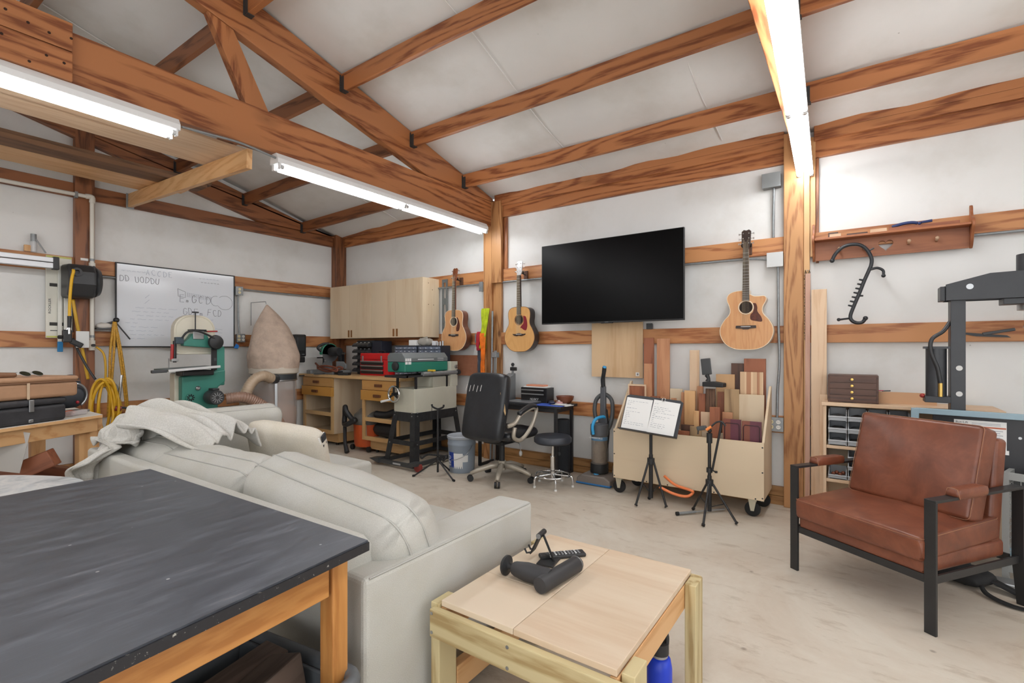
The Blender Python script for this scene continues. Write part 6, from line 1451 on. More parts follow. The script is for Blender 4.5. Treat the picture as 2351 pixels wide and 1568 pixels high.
tag(MB().box(-.06, .06, -.05, .05, 0, .03).build('steel_block', STEEL, bevel=.008, loc=(.70, 3.75, 0)), 'shiny steel foot plate on the floor behind the armchair rear leg', 'plate')
t = thing('tool_pouch', 'black strap bag lying on the floor under the brown armchair', 'bag', (.46, 3.72, 0), R(-35)); b = MB(); b.cushion(.34, .20, .09, 12, 3, .5, Matrix.Translation((0, 0, .045)), .012, 6); b.build('bag_body', RUB, t, smooth='all')
for k, pts in enumerate(([(.14, -.03, .05), (.20, -.10, .02), (.30, -.12, .012), (.38, -.08, .012), (.40, .02, .012), (.28, .03, .02), (.16, .02, .05)], [(.10, .05, .06), (.26, .06, .02), (.45, -.02, .012), (.62, -.06, .012)])):
    b = MB(); p = bez(pts, 6); g = [[b.bm.verts.new(q+Vector((0, s*.017, .002*s))) for s in (-1, 1)] for q in p]
    for A, B_ in zip(g, g[1:]): b.bm.faces.new((A[0], A[1], B_[1], B_[0]))
    b.build('strap', RUB, t, smooth='all', solid=.003)
# grey metal bin and wire crate at the right edge
tag(MB().lathe([(.001, .0), (.08, 0), (.09, .82), (.085, .82), (.075, .02), (.001, .02)], seg=24).build('metal_canister', plain('canister_grey', srgb(128, 134, 140), .4, .5), smooth=True, loc=(1.06, 4.33, 0)), 'grey metal canister behind the wire crate at the right edge', 'canister')
t = thing('wire_crate', 'grey steel crate with wire mesh sides at the right edge of the floor', 'crate', (1.02, 3.98, 0), R(-20))
CG = plain('crate_grey', srgb(168, 170, 168), .5, .2)
for z in (.06, .58): 
    for y in (-.20, .20): MB().bar((-.26, y, z), (.30, y, z), .022, .04).build('rail', CG, t)
    for x in (-.26, .30): MB().bar((x, -.20, z), (x, .20, z), .022, .04).build('rail', CG, t)
for x in (-.26, .30):
    for y in (-.20, .20): MB().box(x-.014, x+.014, y-.014, y+.014, 0, .60).build('corner_post', CG, t)
b = MB()
for k in range(12): b.cyl((-.25+.05*k, -.20, .06), (-.25+.05*k, -.20, .58), .0022, seg=5)
for k in range(13): b.cyl((-.26, -.20, .08+.04*k), (.30, -.20, .08+.04*k), .0022, seg=5)
for k in range(8): b.cyl((-.26, -.18+.05*k, .06), (-.26, -.18+.05*k, .58), .0022, seg=5)
for k in range(13): b.cyl((-.26, -.2, .08+.04*k), (-.26, .2, .08+.04*k), .0022, seg=5)
b.build('wire_mesh', CG, t)['kind'] = 'stuff'
tag(MB().bar((-.10, 0, 0), (.20, 0, .07), .03, .004).build('yellow_strap', plain('strap_yellow', srgb(226, 214, 40), .6), loc=(.93, 3.77, .30)), 'yellow ratchet strap at the wire crate', 'strap')
tag(MB().prism([(-.22, -.15), (.2, -.17), (.22, .12), (-.1, .17)], 0, .015, 'Z').build('leather_offcut', plain('offcut_brown', srgb(96, 74, 60), .6), bevel=.004, loc=(1.02, 3.98, .602)), 'brown leather offcut lying on the wire crate', 'leather')
# ---------------------------------------------------------------- whiteboard
t = thing('whiteboard', 'large black-framed whiteboard with faint handwriting on the end wall', 'whiteboard', (-6.398, 2.435, 1.767))
WBM = plain('whiteboard_gloss', srgb(226, 230, 236), .12)
wb = MB().box(.002, .014, -.595, .595, -.44, .44).build('panel', WBM, t)
for y0, y1, z0, z1 in ((-.606, -.594, -.45, .45), (.594, .606, -.45, .45)): MB().box(0, .024, y0, y1, z0, z1).build('frame_side', BLK, t, bevel=.003)
for z in (-.45, .438): MB().box(0, .024, -.594, .594, z, z+.012).build('frame_rail', BLK, t, bevel=.003)
MB().box(.014, .05, -.18, .10, -.452, -.442).build('marker_tray', BLK, t, bevel=.002)
MK = plain('marker_grey', srgb(122, 124, 132), .7); MKL = plain('marker_faded', srgb(182, 188, 202), .7); MKD = plain('marker_dark', srgb(70, 72, 78), .7)
def stroke(pts, mat, r=.0018): MB().ring_tube([(.0150, y, z) for y, z in pts], r, 5).build('drawn_line', mat, wb)
ARC = lambda cx,cy,rx,ry,a0,a1: [(cx+rx*math.cos(R(a)), cy+ry*math.sin(R(a))) for a in range(a0, a1+(1 if a1>a0 else -1), 20 if a1>a0 else -20)]
GLYPH = {'D': [[(0, 0), (0, 1)], [(0, 1)]+ARC(.1, .5, .5, .5, 80, -80)+[(0, 0)]], 'C': [ARC(.35, .5, .35, .5, 50, 310)], 'G': [ARC(.35, .5, .35, .5, 50, 330)+[(.65, .45), (.38, .45)]],
 'E': [[(.55, 1), (0, 1), (0, 0), (.58, 0)], [(0, .52), (.45, .52)]], 'F': [[(.55, 1), (0, 1), (0, 0)], [(0, .52), (.45, .52)]], 'U': [[(0, 1)]+ARC(.28, .3, .28, .3, 180, 360)+[(.56, 1)]],
 'O': [ARC(.32, .5, .32, .5, 90, 450)], 'A': [[(0, 0), (.3, 1), (.6, 0)], [(.12, .4), (.48, .4)]], 'm': [[(0, 0), (0, .42)], [(0, .3), (.12, .42), (.2, .3), (.2, 0)], [(.2, .3), (.32, .42), (.4, .3), (.4, 0)]]}
def wt(txt, y, z, size, mat, adv=.95):
    for i, ch in enumerate(txt):
        if ch == ' ': y += size*.6; continue
        for pl in GLYPH[ch]: stroke([(y+size*.8*a+size*.06*math.sin(i*2.3+b_*3), z+size*b_+size*.05*math.sin(i*1.7)) for a, b_ in pl], mat, .0022)
        y += size*(.62 if ch == 'm' else adv*.82)
def scribble(y, z, n, mat, w=.02):
    for j in range(n): stroke([(y+w*k*.33, z+.006*math.sin(k*2.2+j*1.9)) for k in range(5)], mat, .0015); y += w*1.33+.012
wt('ACCDE', -.33, .345, .058, MKL, 1.15); scribble(-.55, .37, 5, MKL, .025); wt('DD UODDU', -.565, .255, .062, MK)
scribble(.20, .37, 6, MKL, .02); scribble(.22, .325, 6, MK, .018)
wt('E', .0, .075, .085, MK); wt('m', .062, .075, .06, MK); wt('G', .12, .075, .085, MKD); wt('C', .195, .075, .08, MK); wt('D', .28, .07, .085, MK)
wt('GDEm FCD', .03, -.07, .075, MK); scribble(.06, -.12, 8, MKL, .02)
stroke([(-.025, .225), (.055, .195), (.055, .13), (-.02, .14), (-.025, .225)], MKD)
for k in range(14): stroke([(.075+.0195*k, .185-.002*k), (.076+.0195*k, .145-.002*k)], MK, .0014)
for zz in (.188, .142): stroke([(.065, zz), (.34, zz-.03)], MKL, .0012)
stroke([(.385+.055*math.cos(R(a)), .115+.06*math.sin(R(a))) for a in range(70, 300, 15)], MK); stroke([(.49+.09*math.cos(R(a)), .10+.085*math.sin(R(a))) for a in range(-150, 150, 15)], MK)
rnd = random.Random(5)
for k in range(9):
    z = -.02-.042*k; y = -.52+.05*rnd.random()+(.06 if k < 3 else 0)
    for j in range(rnd.randint(2, 5)): w = rnd.uniform(.03, .09); stroke([(y, z), (y+w*.3, z+.004), (y+w*.6, z-.002), (y+w, z+.003)], MKL, .0016); y += w+.025
stroke([(-.34, .09), (-.30, .13)], MKL); stroke([(-.345, .03), (-.30, .075)], MKL)
for k in range(3): stroke([(.36, -.23-.04*k), (.40, -.226-.04*k), (.46, -.232-.04*k)], MKL)
tag(MB().prism([(-.03, -.02), (.02, -.03), (.035, .01), (.0, .035)], 0, .006, 'X').build('tape_piece', plain('tape_blue', srgb(40, 128, 214), .6), loc=(-6.372, 3.055, 1.33)), 'bit of blue masking tape at the whiteboard corner', 'tape')
b7 = ebox((-6.40, 3.085, 2.03), .085, .105, .05, GALV, 'metal outlet box at the upper right corner of the whiteboard', 'X'); outlet(b7, .05, 'X', False)
b8 = ebox((-6.40, 3.105, 1.435), .095, .10, .05, GALV, 'metal outlet box at the lower right corner of the whiteboard', 'X'); outlet(b8, .05, 'X')
pipe([(-6.385, 3.085, 1.975), (-6.39, 3.09, 1.7), (-6.385, 3.1, 1.49)], .010, GALV, 'steel conduit joining the two outlet boxes right of the whiteboard')
pipe([(-6.385, 3.13, 2.06), (-6.388, 3.6, 2.052), (-6.388, 4.46, 2.05)], .010, GALV, 'steel conduit along the underside of the girt right of the whiteboard')
pipe([(-6.388, 1.66, 2.05), (-6.388, 1.75, 2.05), (-6.388, 1.83, 2.05)], .010, GALV, 'short steel conduit left of the whiteboard under the girt')
# soap dispenser
t = thing('soap_dispenser', 'black wall soap dispenser between the dust bag and wall cabinet', 'dispenser', (-6.40, 3.885, 1.33))
MB().box(0, .11, -.085, .085, -.14, .17).build('body', BLK, t, bevel=.02, segs=4); MB().box(.11, .118, -.055, .055, -.06, .13).build('window', plain('dispenser_window', srgb(58, 60, 62), .15), t, bevel=.004)
MB().box(.02, .12, -.06, .06, -.22, -.142).build('push_bar', BLKP, t, bevel=.012); MB().box(.1105, .119, .01, .05, -.115, -.10).build('label', STEEL, t)
MB().lathe([(.001, 0), (.075, 0), (.075, .05), (.001, .05)], (.0, -.15, .11), 24, 'X').build('paper_roll', plain('paper_tan', srgb(216, 208, 192), .8), t, smooth=True)

# ---------------------------------------------------------------- bandsaw
t = thing('bandsaw', 'green and cream bandsaw standing in front of the whiteboard', 'bandsaw', (-5.80, 2.36, 0))
TEAL = plain('bandsaw_teal', srgb(60, 128, 114), .38); CRM = plain('bandsaw_cream', srgb(222, 216, 198), .45)
def rr(y0, y1, z0, z1, r, n=6):
    out = []
    for cy, cz, a0 in ((y1-r[0], z1-r[0], 0), (y0+r[1], z1-r[1], 90), (y0+r[2], z0+r[2], 180), (y1-r[3], z0+r[3], 270)):
        rad = {0: r[0], 90: r[1], 180: r[2], 270: r[3]}[a0]
        for k in range(n+1): a = R(a0+90*k/n); out.append((cy+rad*math.cos(a), cz+rad*math.sin(a)))
    return out
MB().prism(rr(-.215, .185, 1.24, 1.66, (.16, .16, .05, .05)), -.06, .03, 'X').build('upper_wheel_cover', CRM, t, bevel=.008)
MB().ring_tube([(.03, y, z) for y, z in rr(-.20, .17, 1.27, 1.645, (.15, .15, .04, .04))], .006, 6, closed=True).build('cover_rim', CRM, t, smooth='all')
MB().prism([(-.16, 1.33), (.24, 1.30), (.24, 1.32), (.09, 1.40), (.06, 1.455), (-.0, 1.46), (-.08, 1.46), (-.115, 1.405), (-.16, 1.365)], .04, .12, 'X').build('upper_arm', TEAL, t, bevel=.008)
MB().prism([(.14, .90), (.245, .90), (.245, 1.32), (.14, 1.32)], .02, .12, 'X').build('column', TEAL, t, bevel=.012)
MB().box(.12, .128, .10, .16, 1.07, 1.30).build('switch_plate', BLK, t, bevel=.004); MB().box(.128, .136, .125, .15, 1.17, 1.20).build('switch', DGREY, t)
MB().prism(rr(-.215, -.02, .68, 1.05, (.02, .02, .09, .02)), -.08, .04, 'X').build('lower_wheel_cover', CRM, t, bevel=.008)
MB().prism([(-.16, .62), (.17, .62), (.17, .88), (.20, .905), (.245, .94), (.245, 1.07), (-.05, 1.03), (-.18, 1.01), (-.18, .76)], .04, .13, 'X').build('lower_frame', TEAL, t, bevel=.012)
MB().box(-.10, .18, -.2, .24, .0, .62).build('stand', TEAL, t, bevel=.01)
tb = MB().bar((.10, -.36, 1.085), (.10, .12, 1.105), .34, .022).build('table', plain('cast_iron', srgb(92, 106, 104), .4, .3), t, bevel=.003)
MB().bar((.285, -.36, 1.082), (.285, .12, 1.112), .022, .024).build('fence_rail', plain('aluminium', srgb(226, 228, 228), .35, .3), t, bevel=.002); MB().bar((.28, -.50, 1.078), (.28, -.37, 1.083), .04, .03).build('rail_end', DGREY, t, bevel=.006)
MB().box(.02, .2, -.20, .10, 1.02, 1.075).build('trunnion', BLK, t, bevel=.01)
MB().cyl((.10, -.235, 1.16), (.10, -.235, 1.38), .016).build('guide_post', BLK, t, smooth=True); MB().cbox((.11, -.20, 1.385), (.05, .075, .07)).build('guide_bracket', plain('guide_slate', srgb(58, 74, 84), .45), t, bevel=.006); MB().cyl((.11, -.265, 1.19), (.11, -.26, 1.345), .014).build('blade_guard', plain('guard_red', srgb(168, 44, 44), .4), t, smooth=True); MB().cbox((.10, -.24, 1.185), (.05, .06, .03)).build('guide_block', STEEL, t, bevel=.004)
MB().box(-.003, .0, -.255, -.245, 1.10, 1.2).build('blade', STEEL, t)
MB().cyl((.08, -.035, 1.46), (.08, -.035, 1.68), .006).build('tension_screw', BLK, t, smooth=True); MB().lathe([(.001, 1.68), (.032, 1.68), (.032, 1.692), (.001, 1.695)], (.08, -.035, 0), 18).build('tension_knob', BLKP, t, smooth=True)
MB().box(.04, .13, -.075, .03, 1.40, 1.49).build('tension_block', STEEL, t, bevel=.006); MB().box(.03, .14, -.09, .05, 1.49, 1.505).build('tension_plate', BLK, t, bevel=.003)
MB().cyl((.12, .03, 1.49), (.12, .06, 1.485), .007).build('lever_root', BLK, t, smooth=True); MB().cyl((.12, .06, 1.485), (.12, .165, 1.49), .008).build('release_lever', plain('guard_red', (0, 0, 0, 1)), t, smooth=True)
MB().ring_tube(bez([(.20, .14, 1.38), (.20, .05, 1.44), (.20, -.07, 1.485), (.19, -.155, 1.47), (.17, -.195, 1.41)], 6), .010, 10).build('lamp_gooseneck', BLK, t, smooth=True); MB().lathe([(.001, .16), (.075, .165), (.078, .18), (.07, .20), (.02, .215), (.001, .216)], (0, .125, 1.37), 24, 'X').build('lamp_shade', BLKP, t, smooth=True)
MB().lathe([(.001, .20), (.072, .20), (.078, .22), (.078, .34), (.07, .36), (.001, .36)], (0, .06, .79), 28, 'X').build('motor', plain('motor_black', srgb(52, 54, 56), .45), t, smooth=True)
mo = t.children[-1]
for k in range(12): a = 2*PI*k/12; MB().bar((.361, .06+.02*math.cos(a), .79+.02*math.sin(a)), (.361, .06+.055*math.cos(a), .79+.055*math.sin(a)), .006, .004, (1, 0, 0)).build('motor_vent', plain('vent_grey', srgb(150, 152, 152), .5), mo)
MB().box(.22, .32, .03, .10, .862, .885).build('capacitor_cover', BLK, t, bevel=.008)
MB().lathe([(.001, .13), (.045, .13), (.045, .145), (.001, .145)], (0, -.105, .79), 24, 'X').build('vent_disc', TEAL, t, smooth=True)
vd = t.children[-1]
for k in range(9): a = 2*PI*k/9; MB().bar((.146, -.105+.014*math.cos(a), .79+.014*math.sin(a)), (.146, -.105+.038*math.cos(a), .79+.038*math.sin(a)), .012, .003, (1, 0, 0)).build('vent_slot', plain('slot_dark', srgb(24, 34, 32), .8), vd)
MB().lathe([(.001, .13), (.022, .13), (.022, .15), (.012, .16), (.001, .16)], (0, -.035, .885), 18, 'X').build('axle_bolt', STEEL, t, smooth=True)

# ---------------------------------------------------------------- dust collector
t = thing('dust_collector', 'dust collector with dusty beige filter bag over a clear collection bag', 'dust collector', (-5.98, 3.33, 0))
CAN = plain('dusty_canvas', srgb(186, 166, 150), .92, vary=.16, vscale=9, bump=.3, bscale=60)
def bag():
    b = MB(); n, m = 26, 40; rings = []
    for i in range(n+1):
        u = i/n; z = 1.06+.80*u
        us, rs = (0, .2, .45, .65, .85, 1.001), (.29, .305, .262, .208, .105, .006); q = next(i for i in range(5) if us[i] <= u < us[i+1]); r = rs[q]+(rs[q+1]-rs[q])*(u-us[q])/(us[q+1]-us[q])
        row = []
        for k in range(m):
            a = 2*PI*k/m
            fold = .05*math.sin(3*a+2.2*u)*(1-u)*u*3+.018*math.sin(9*a+6*u)+.012*math.sin(5*a-11*u)
            crease = -.10*math.exp(-((a-R(345) if a > PI else a+R(15))/.22)**2)*min(1, (1-u)*2.2)*min(1, u*4)
            rr_ = max(.004, r*(1+fold+crease)); fl = 1-.35*u   # flattens toward the hook
            x, y = rr_*math.cos(a)*fl, rr_*math.sin(a)
            row.append(b.bm.verts.new((x-.10*u*u, y-.04*u*u*u+.03*u*(1-u), z)))
        rings.append(row)
    for A, B_ in zip(rings, rings[1:]):
        for k in range(m): b.bm.faces.new((A[k], A[(k+1) % m], B_[(k+1) % m], B_[k]))
    b.bm.faces.new(rings[-1])
    return b.build('filter_bag', CAN, t, smooth='all', sub=1)
bag()
MB().lathe([(.262, .985), (.285, 1.0), (.283, 1.03), (.288, 1.055), (.28, 1.075), (.26, 1.085)], seg=40, caps=False).build('bag_skirt', plain('canvas_hem', srgb(206, 196, 182), .9, bump=.2, bscale=50), t, smooth=True)
MB().lathe([(.255, .90), (.262, .905), (.262, .985), (.255, .99)], seg=40, caps=False).build('drum_ring', plain('ring_dark', srgb(62, 66, 70), .4, .2), t, smooth=True)
MB().lathe([(.262, .905), (.268, .905), (.268, .918), (.262, .918)], seg=40, caps=False).build('ring_band', STEEL, t, smooth=True)
MB().lathe([(.255, .90), (.262, .70), (.266, .45), (.25, .25), (.20, .13), (.001, .11)], seg=36).build('collection_bag', clear('bag_plastic', srgb(206, 198, 194), .12, .42), t, smooth=True)
MB().lathe([(.001, .12), (.19, .14), (.24, .26), (.253, .45), (.25, .56), (.16, .62), (.001, .66)], seg=32).build('sawdust', plain('sawdust_pink', srgb(206, 172, 150), .95, vary=.15, vscale=16, bump=.5, bscale=40), t, smooth=True)
for a in (-25, 200, 95): d = Vector((math.cos(R(a)), math.sin(R(a)), 0)); MB().bar(d*.275+Vector((0, 0, .95)), d*.31+Vector((0, 0, .05)), .03, .008, tuple(d)).build('support_leg', STEEL, t, bevel=.002)
MB().lathe([(.001, 0), (.34, 0), (.34, .03), (.001, .03)], (0, 0, .03), 24).build('base_plate', BLK, t); MB().cyl((.24, -.12, .935), (.30, -.20, .945), .058, .05, seg=20).build('inlet', plain('ring_dark', (0, 0, 0, 1)), t, smooth=True)
MB().cyl((.16, .24, .955), (.16, .31, .955), .008).build('latch_bolt', BLK, t, smooth=True)
t = thing('bag_hook', 'thin wire bracket on the wall holding up the dust bag', 'bracket', (-6.39, 3.25, 0)); MB().ring_tube([(.0, 0, 1.60), (.0, 0, 1.895), (.30, .03, 1.895), (.31, .03, 1.865)], .005, 6).build('wire', GALV, t)
def hose(pts, r, mat, label, n=12):
    p = bez(pts, n); fine = []
    for a, b_ in zip(p, p[1:]):
        k = max(1, int((b_-a).length/.006))
        for j in range(k): fine.append(a.lerp(b_, j/k))
    fine.append(p[-1]); L = 0; rad = []
    for i, q in enumerate(fine):
        if i: L += (q-fine[i-1]).length
        rad.append(r+.0045*math.sin(L*2*PI/.024))
    o = MB().ring_tube(fine, rad, 18).build('dust_hose', mat, smooth='all'); tag(o, label, 'hose', 'ribbed dust hoses'); return o
HB = plain('hose_tan', srgb(182, 160, 136), .35); HBB = plain('hose_brown', srgb(148, 118, 102), .3)
hose([(-5.67, 3.12, .945), (-5.62, 3.0, .985), (-5.62, 2.90, .95), (-5.62, 2.83, .86), (-5.62, 2.80, .76), (-5.62, 2.80, .6), (-5.6, 2.9, .3), (-5.5, 3.0, .06)], .058, HB, 'tan ribbed dust hose curving down from the collector inlet')
hose([(-5.56, 2.56, .76), (-5.50, 2.70, .77), (-5.48, 2.84, .71), (-5.45, 2.96, .61), (-5.42, 3.07, .46), (-5.40, 3.12, .28), (-5.40, 3.14, .06)], .058, HBB, 'brown ribbed dust hose arching over from the bandsaw, outer one')
hose([(-5.60, 2.80, .62), (-5.40, 2.84, .56), (-5.34, 2.93, .44), (-5.30, 2.99, .28), (-5.28, 3.0, .06)], .052, HB, 'lower ribbed dust hose inside the brown one, reaching the floor')
smallbox((-5.35, 2.70, 0), (.22, .25, .30), plain('motor_dark', srgb(66, 70, 74), .5), 'dark grey blower box on the floor under the dust hoses', 'blower', 'blower')

# ---------------------------------------------------------------- pipe, reel, panel-saw track
t = thing('air_pipe', 'white plastic air pipe running along the tie beam and down the post', 'pipe', (0, 0, 0))
MB().ring_tube([(-6.335, -2.0, 2.80), (-6.335, 1.60, 2.835)], .019, 12).build('horizontal_run', PVC, t, smooth=True); MB().cyl((-6.335, 1.625, 2.815), (-6.335, 1.625, 1.30), .019, seg=12).build('drop_pipe', PVC, t, smooth=True)
MB().ring_tube(bez([(-6.335, 1.575, 2.835), (-6.335, 1.625, 2.835), (-6.335, 1.625, 2.78)], 5), .025, 12).build('elbow', PVC, t, smooth=True)
for z in (2.12, 1.335): MB().cyl((-6.335, 1.625, z-.05), (-6.335, 1.625, z+.05), .027, seg=14).build('valve_body', PVC, t, smooth=True); MB().cyl((-6.315, 1.625, z), (-6.275, 1.625, z), .014).build('valve_handle', BLK, t, smooth=True)
for z in (2.20, 1.425): MB().box(-6.362, -6.352, 1.54, 1.60, z-.012, z+.012).build('pipe_clip', plain('clip_white', srgb(232, 232, 228), .4), t); MB().cyl((-6.335, 1.625, z-.012), (-6.335, 1.625, z+.012), .023, seg=12).build('clamp_ring', GALV, t, smooth=True)
for y in (1.50, .9): MB().box(-6.36, -6.315, y-.012, y+.012, 2.80, 2.86).build('pipe_strap', GALV, t)
t = thing('hose_reel', 'black air hose reel with a yellow hose fixed to the post', 'hose reel', (-6.33, 1.50, 1.96))
RB = plain('reel_black', srgb(48, 49, 51), .45)
b = MB(); b.prism([(-.02, -.165), (.21, -.165), (.28, -.04), (.27, .08), (.20, .155), (-.02, .165)], -.115, .10, 'Y'); b.build('housing', RB, t, bevel=.03, segs=4)
MB().lathe([(.001, 0), (.13, 0), (.15, .02), (.13, .05), (.001, .05)], (.12, .095, 0), 28, 'Y').build('side_cover', plain('reel_side', srgb(60, 61, 63), .4), t, smooth=True)
MB().lathe([(.02, 0), (.04, 0), (.04, .03), (.02, .03)], (.26, -.06, .07), 18, 'X', False).build('hose_mouth', BLK, t, smooth=True); MB().box(.10, .17, .147, .149, -.10, -.085).build('label', PAPER, t)
YEL = plain('hose_yellow', srgb(228, 178, 40), .4)
MB().ring_tube(bez([(.24, -.08, .09), (.30, -.09, .07), (.28, -.10, -.02), (.25, -.105, -.2), (.24, -.105, -.36)], 8), .0125, 10).build('hose', YEL, t, smooth=True); MB().cyl((.24, -.105, -.35), (.24, -.107, -.46), .017, .014).build('strain_sleeve', BLK, t, smooth=True); MB().cyl((.24, -.107, -.46), (.24, -.107, -.52), .012).build('coupler', CHROME, t, smooth=True)
t = thing('panel_saw_guide', 'cream upright guide board with dark windows on the end wall beside the reel', 'saw guide', (-6.40, 1.378, 1.405))
CB = plain('guide_cream', srgb(226, 224, 212), .4)
gb = MB().box(0, .025, -.09, .10, 0, .80).build('guide_board', CB, t, bevel=.003)
for z in (.12, .50): MB().box(.025, .0265, -.065, .085, z, z+.032).build('window_slot', plain('slot_charcoal', srgb(52, 50, 46), .6), gb)
MB().box(.025, .0262, -.06, .06, .068, .075).build('slot_line', INK, gb)
for z in (.004, .782): MB().box(.025, .027, -.088, .098, z, z+.016).build('scale_strip', plain('scale_yellow', srgb(206, 204, 110), .5), gb)
text('lettering', 'ROCKLER', .026, INK, gb, (.0265, -.055, .235), (R(90), R(-90), R(90)), sx=1.3)
for y in (-.01, .035): MB().box(.03, .055, y, y+.03, -.04, .72).build('aluminium_rail', plain('rail_pale', srgb(216, 216, 208), .35, .2), t, bevel=.002)
t = thing('cross_rail', 'silver crosscut rail running out of the photo at the left wall', 'rail', (-6.22, .0, 2.06))
MB().box(-.03, .03, -1.4, 1.32, 0, .05).box(-.03, .03, -1.4, 1.32, .056, .10).build('extrusion', plain('rail_silver', srgb(214, 216, 220), .35, .3), t, bevel=.004); MB().box(-.035, .035, 1.30, 1.345, -.01, .11).build('end_carriage', BLK, t, bevel=.006)
for z in (-.02, .02): MB().box(-.12, -.031, 1.22, 1.30, .04+z, .055+z).build('stand_off', GALV, t)
t = thing('spray_can', 'clear and grey handled tool standing on the girt behind the saw rail', 'tool', (-6.37, 1.20, 2.217)); MB().cyl((0, 0, 0), (0, 0, .10), .024).build('bottle', clear('clear_white', srgb(226, 228, 230), .15, .6), t, smooth=True); MB().cyl((0, 0, .10), (0, 0, .17), .022).build('cap', GALV, t, smooth=True); MB().cyl((.01, .01, .13), (.03, .08, .0), .006).build('rod', GALV, t, smooth=True)
smallbox((-6.375, 1.16, 2.217), (.03, .05, .06), PINE('Z'), 'small wood block on the girt beside the handled tool', 'wood_block', 'block')
t = thing('air_blow_gun', 'black air tool with grey plates hanging below the yellow reel hose', 'air tool', (-6.10, 1.42, 1.36)); MB().cbox((0, -.02, .06), (.04, .07, .12)).build('body', BLK, t, bevel=.01); MB().cbox((0, .05, -.01), (.03, .10, .05), (R(-30), 0, 0)).build('grip', BLKP, t, bevel=.01); MB().cbox((-.02, .10, .03), (.005, .10, .16)).build('plate', plain('plate_white', srgb(216, 216, 214), .4), t, bevel=.01); MB().cyl((.0, -.025, .11), (.0, -.01, .15), .01).build('fitting', CHROME, t, smooth=True); MB().cyl((-.01, -.075, .05), (.02, -.05, .05), .018).build('trigger', BLK, t, smooth=True)
t.location = (-6.105, 1.40, 1.36)
tag(MB().box(-.012, .012, -.02, .02, 0, .10).build('blue_tab', plain('tab_blue', srgb(40, 130, 190), .5), bevel=.004, loc=(-6.35, 1.385, 1.27)), 'blue plastic tab below the saw guide', 'tab')
def cord(pts, r, mat, label, n=8): return tag(MB().ring_tube(bez(pts, n), r, 8).build('extension_cord', mat, smooth='all'), label, 'cord', 'yellow cords on the end wall')
YC = plain('cord_yellow', srgb(206, 160, 34), .45); YC2 = plain('cord_striped', srgb(188, 140, 40), .5, vary=.35, vscale=60)
cord([(-6.24, 1.455, 1.78), (-6.22, 1.48, 1.55), (-6.2, 1.53, 1.2), (-6.2, 1.56, 1.0)], .014, YC, 'straight yellow hose dropping behind the reel')
cord([(-6.16, 1.435, 1.40), (-6.18, 1.48, 1.28), (-6.15, 1.54, 1.12), (-6.1, 1.59, 1.0)], .011, BLK, 'black cord running from the air tool down to the cord coil')
cord([(-6.29, 1.645, 1.32), (-6.27, 1.70, 1.25), (-6.26, 1.715, 1.10), (-6.26, 1.71, .95)], .010, YC, 'yellow hose looping down from the lower pipe valve')
cord([(-6.30, 1.795, 1.58), (-6.28, 1.76, 1.3), (-6.28, 1.75, .95), (-6.28, 1.74, .6)], .012, YC2, 'yellow cord strand hanging from the hook, nearest the pipe')
cord([(-6.30, 1.80, 1.58), (-6.28, 1.79, 1.3), (-6.28, 1.77, .95), (-6.28, 1.76, .62)], .012, YC2, 'yellow cord strand hanging from the hook, middle one')
cord([(-6.30, 1.805, 1.58), (-6.28, 1.84, 1.2), (-6.27, 1.885, .75), (-6.27, 1.90, .45), (-6.27, 1.91, .33)], .012, YC2, 'long yellow cord strand hanging from the hook toward the sofa')
cord([(-6.30, 1.81, 1.56), (-6.28, 1.86, 1.2), (-6.27, 1.90, .75), (-6.27, 1.915, .33)], .010, YC2, 'outermost yellow cord strand hanging from the hook')
t = thing('cord_coil', 'thick coil of yellow extension cord hanging beside the bench', 'cord coil', (-5.95, 1.62, .72))
for k in range(9):
    a0 = k*.7; w = .075+.012*(k % 4); h = .24+.02*(k % 3)
    pts = [(.02*math.sin(3*a+a0)+.02*(k % 3), -.03+.014*(k % 5)+w*math.cos(a), h*math.sin(a)+.02*math.sin(2*a+a0)) for a in [2*PI*j/28 for j in range(28)]]
    MB().ring_tube(pts, .0125, 8, closed=True).build('cord_loop', YC, t, smooth='all')
MB().ring_tube(bez([(0, .0, .20), (.01, .03, .25), (.0, .09, .22), (0, .10, .14)], 5), .012, 8).build('tie_wrap', GALV, t, smooth=True)
MB().cyl((.02, .10, -.02), (.02, .13, .32), .013).build('chrome_handle', CHROME, t, smooth=True); MB().cyl((.03, .07, .0), (.03, .12, -.01), .028).build('red_ferrule', plain('ferrule_red', srgb(120, 36, 46), .4), t, smooth=True)
MB().ring_tube(bez([(.03, .10, .0), (.02, .17, -.01), (.02, .22, -.06), (.02, .16, -.10), (.02, .10, -.12)], 6), .011, 8).build('plug_lead', BLK, t, smooth=True)
MB().ring_tube(bez([(.03, .05, -.25), (.03, .10, -.35), (.03, .09, -.45), (.03, .02, -.42), (.03, -.02, -.30)], 6), .008, 8).build('thin_lead', BLK, t, smooth=True)
t = thing('tool_hook', 'black handled tool hung at the left edge of the whiteboard', 'tool', (-6.35, 1.80, 1.57)); MB().ball((.03, .02, .03), .028, 12, 8).build('knob', BLK, t, smooth='all'); MB().cyl((0, -.09, -.03), (.03, .02, .02), .012).build('shaft', DGREY, t, smooth=True); MB().cyl((.03, .02, .0), (.06, .13, -.17), .007).build('prong', BLK, t, smooth=True)
t = thing('small_bowl_shelf', 'small dark shelf with dusty odds beside the white pipe', 'shelf', (-6.39, 1.725, 1.50)); MB().box(0, .09, -.07, .07, 0, .012).build('plate', DGREY, t); b = MB(); b.cushion(.07, .13, .06, 8, 2.5, .5, Matrix.Translation((.045, 0, .035)), .01, 3); b.build('contents', plain('dusty_white', srgb(206, 200, 192), .9), t, smooth='all')

